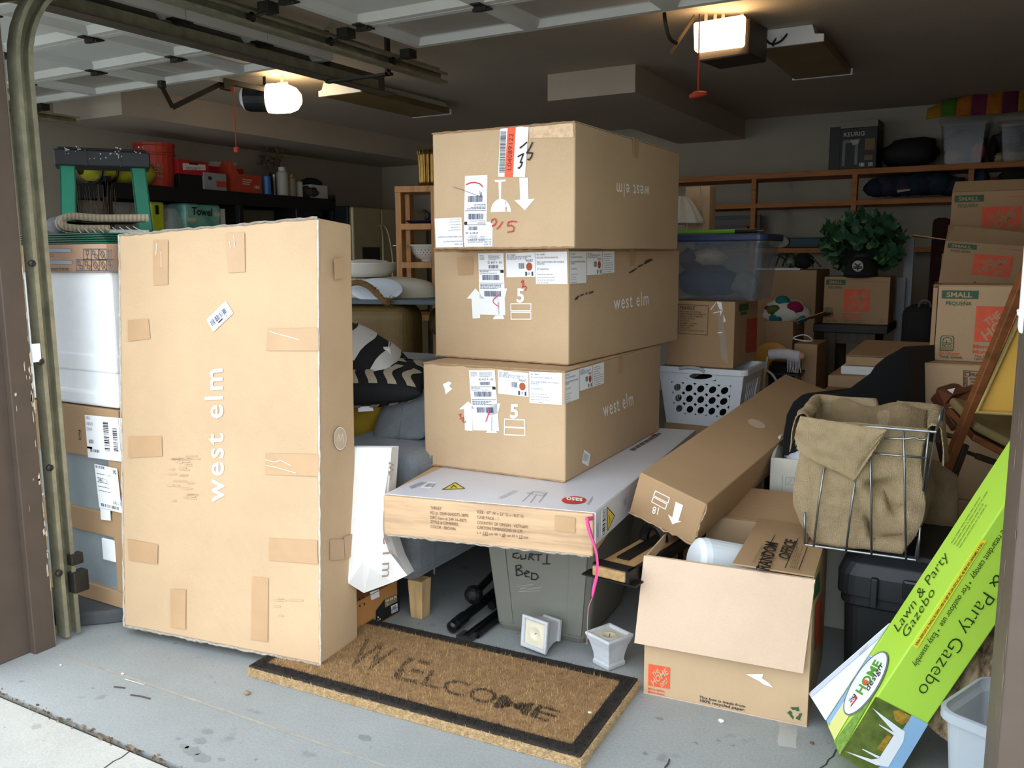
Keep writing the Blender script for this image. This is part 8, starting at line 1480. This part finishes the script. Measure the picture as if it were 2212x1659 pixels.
nf.text('logo_lettering', mat('leaf_green', '#5a9a2e', rough=.4), [gtext('HOME', (1252, 1228), (1372, 1036), 46, -1, 0, .03)], gz, 5); nf.text('logo_lettering', black, [gtext('design', (1292, 1208), (1376, 1060), 30, -1, 10)], gz, 6); nf.poly('logo_flower', orange, [c5(*[(1276 + 17 * cos(t) * (1 if i % 2 else .7), 1152 + 19 * sin(t) * (1 if i % 2 else .7)) for i, t in enumerate([2 * pi * k / 16 for k in range(16)])])], gz, 6)
nf.poly('shield_logo', mat('navy_ink', '#232a5c', rough=.4), [c5((1172, 1262), (1204, 1218), (1216, 1228), (1186, 1276))], gz, 5); nf.poly('shield_logo', red, [c5((1186, 1276), (1216, 1228), (1226, 1246), (1184, 1300))], gz, 5); nf.text('logo_lettering', label_m, [gtext('RITE', (1184, 1272), (1210, 1230), 10, -1, 0, .02), gtext('AID', (1192, 1286), (1214, 1250), 11, -1, 0, .02)], gz, 6)
# unglued side panel
e_b, e_t = nf.px(*c5((1030, 1375))), nf.px(*c5((1412, 795))); ou = at(*c5((930, 1215)), (e_b - CAM).dot(_fw) + .09); mdp = e_b.lerp(e_t, .45); 
MB().slab([e_b, mdp, e_t, ou.lerp(e_t, .5), ou], .003).obj('loose_panel', mat('panel_pale', '#dfe6ee', rough=.4), gz)
fpn = Face(ou, e_b - ou, e_t - ou); fpn.O = fpn.O + fpn.n * .0045; fpn.poly('panel_band', mat('panel_lilac', '#c3cad8', rough=.45), [c5((932, 1214), (1405, 802), (1340, 890), (940, 1238))], gz, 1); fpn.rules('small_print', greyink, c5((1232, 990)), c5((1290, 930)), c5((1226, 975)), 3, gz, 2, 5, .3)
# ================================================================ log and translucent bin by the jamb
lgA = O_ + Zg * .245 + Yg * .09 + X_ * .16; lgB = lgA + X_ * .75; bark = mat('bark', '#4f3d2b', rough=.95, kind='two', col2='#b09a7c', vs=22, bump=1., stretch=(1, 1, .35))
lo = thing('firewood_log', 'rough barked log leaning beside the gazebo carton', 'log', (lgA.x, lgA.y, 0)); ax = (lgB - lgA); fy = fr(lgA, ax.cross(V((0, 0, 1))), V((0, 0, 1)), ax); La = ax.length + .12
MB().grid(lambda u, v: fy @ V((cos(2 * pi * u), sin(2 * pi * u), 0)).lerp(V((0, 0, 0)), 0).to_4d().to_3d() if False else fy @ V((cos(2 * pi * u) * (.085 + .010 * noise.noise(V((cos(2 * pi * u) * 4, sin(2 * pi * u) * 4, v * 5))) + .006 * noise.noise(V((cos(2 * pi * u) * 16, sin(2 * pi * u) * 16, v * 9)))), sin(2 * pi * u) * (.085 + .010 * noise.noise(V((cos(2 * pi * u) * 4, sin(2 * pi * u) * 4, v * 5))) + .006 * noise.noise(V((cos(2 * pi * u) * 16, sin(2 * pi * u) * 16, v * 9)))), La * v)), 64, 60, True).obj('bark', bark, lo, smooth=True)
MB().lathe([(0, -.001), (.08, -.001), (.08, .004), (0, .004)], fy, 32).obj('cut_end', mat('cut_wood', '#a88a5e', rough=.8), lo); MB().lathe([(0, La - .004), (.08, La - .004), (.08, La + .001), (0, La + .001)], fy, 32).obj('cut_end', MATS['cut_wood'], lo)
tb = thing('translucent_bin', 'empty translucent plastic bin on the floor against the right jamb', 'bin', onz(2080, 1700, 0)); tbm = mat('milky_plastic', '#c9d3dc', rough=.3, alpha=.55, spec=.5); cN = CAM + (onz(2024, 1530, .26) - CAM) * .965
zc_ = cN.z; fxn = (onz(2130, 1579, zc_) - onz(2034, 1540, zc_)).normalized(); fyn = V((0, 0, 1)).cross(fxn); oN = onz(2024, 1528, zc_) + fxn * .150; Mn = fr((oN.x, oN.y, 0), fxn, fyn); tub(Mn, [(.12, .03, .22, .03, 0), (.125, .025, .225, .03, .01), (.143, .006, .244, .04, .270), (.155, -.006, .256, .045, .275), (.155, -.006, .256, .045, .296), (.150, .0, .25, .045, .298)], .004).obj('body', tbm, tb, smooth=False)
MB(Mn).box(-.05, .0085, .06, .07, .012, .17).obj('label_recess', mat('milky_plastic_dense', '#d5dee6', rough=.3, alpha=.5), tb, bevel=.003)
# ================================================================ crumbs on the floor
for i, (x, y, s_, nm, lab, hx) in enumerate(((1558, 1560, .009, 'foam_crumb', 'white foam crumb on the concrete in front of the open moving box', '#e8ecef'), (1754, 1607, .006, 'dry_leaf', 'small red brown leaf on the concrete near the loose tape', '#7a4434'), (131, 1438, .005, 'pebble', 'pale pebble on the concrete near the centre post', '#c9c8c2'), (265, 1457, .006, 'pebble', 'cream pebble on the threshold line', '#d5cdbd'), (534, 1500, .011, 'dry_leaf', 'tan dry leaf on the concrete in front of the doormat', '#8d7a58'), (1274, 1541, .006, 'petal', 'white petal lying on the doormat corner', '#d9cdb6'))):
    p = onz(x, y, .036 if nm == 'petal' else 0); t = MB().ell(p + V((0, 0, s_ * .5)), s_, s_ * .8, s_ * .5, 8, 6, lambda d, i=i: 1 + .35 * noise.noise(d * 3 + V((i, 0, 0)))).obj(nm, mat('crumb' + str(i), hx, rough=.8), None); tag(t, lab, nm.split('_')[-1])
for i, (q, lab) in enumerate((([(270, 1467), (312, 1479)], 'pale straw lying across the concrete near the threshold'), ([(246, 1483), (270, 1486)], 'short dark twig on the concrete near the pale straw'), ([(282, 1501), (300, 1503), (324, 1509)], 'bent dark twig on the concrete below the pale straw'), ([(1436, 1658), (1443, 1650), (1446, 1640)], 'tiny bent twig on the concrete below the moving box'))):
    P = [onz(x, y, .003) for x, y in q]; t = MB().tube(P, .0022 if i else .0015, 5).obj('twig', mat('straw' + str(min(i, 1)), ('#cfc7ae', '#4a4036')[min(i, 1)], rough=.9), None); tag(t, lab, 'twig')
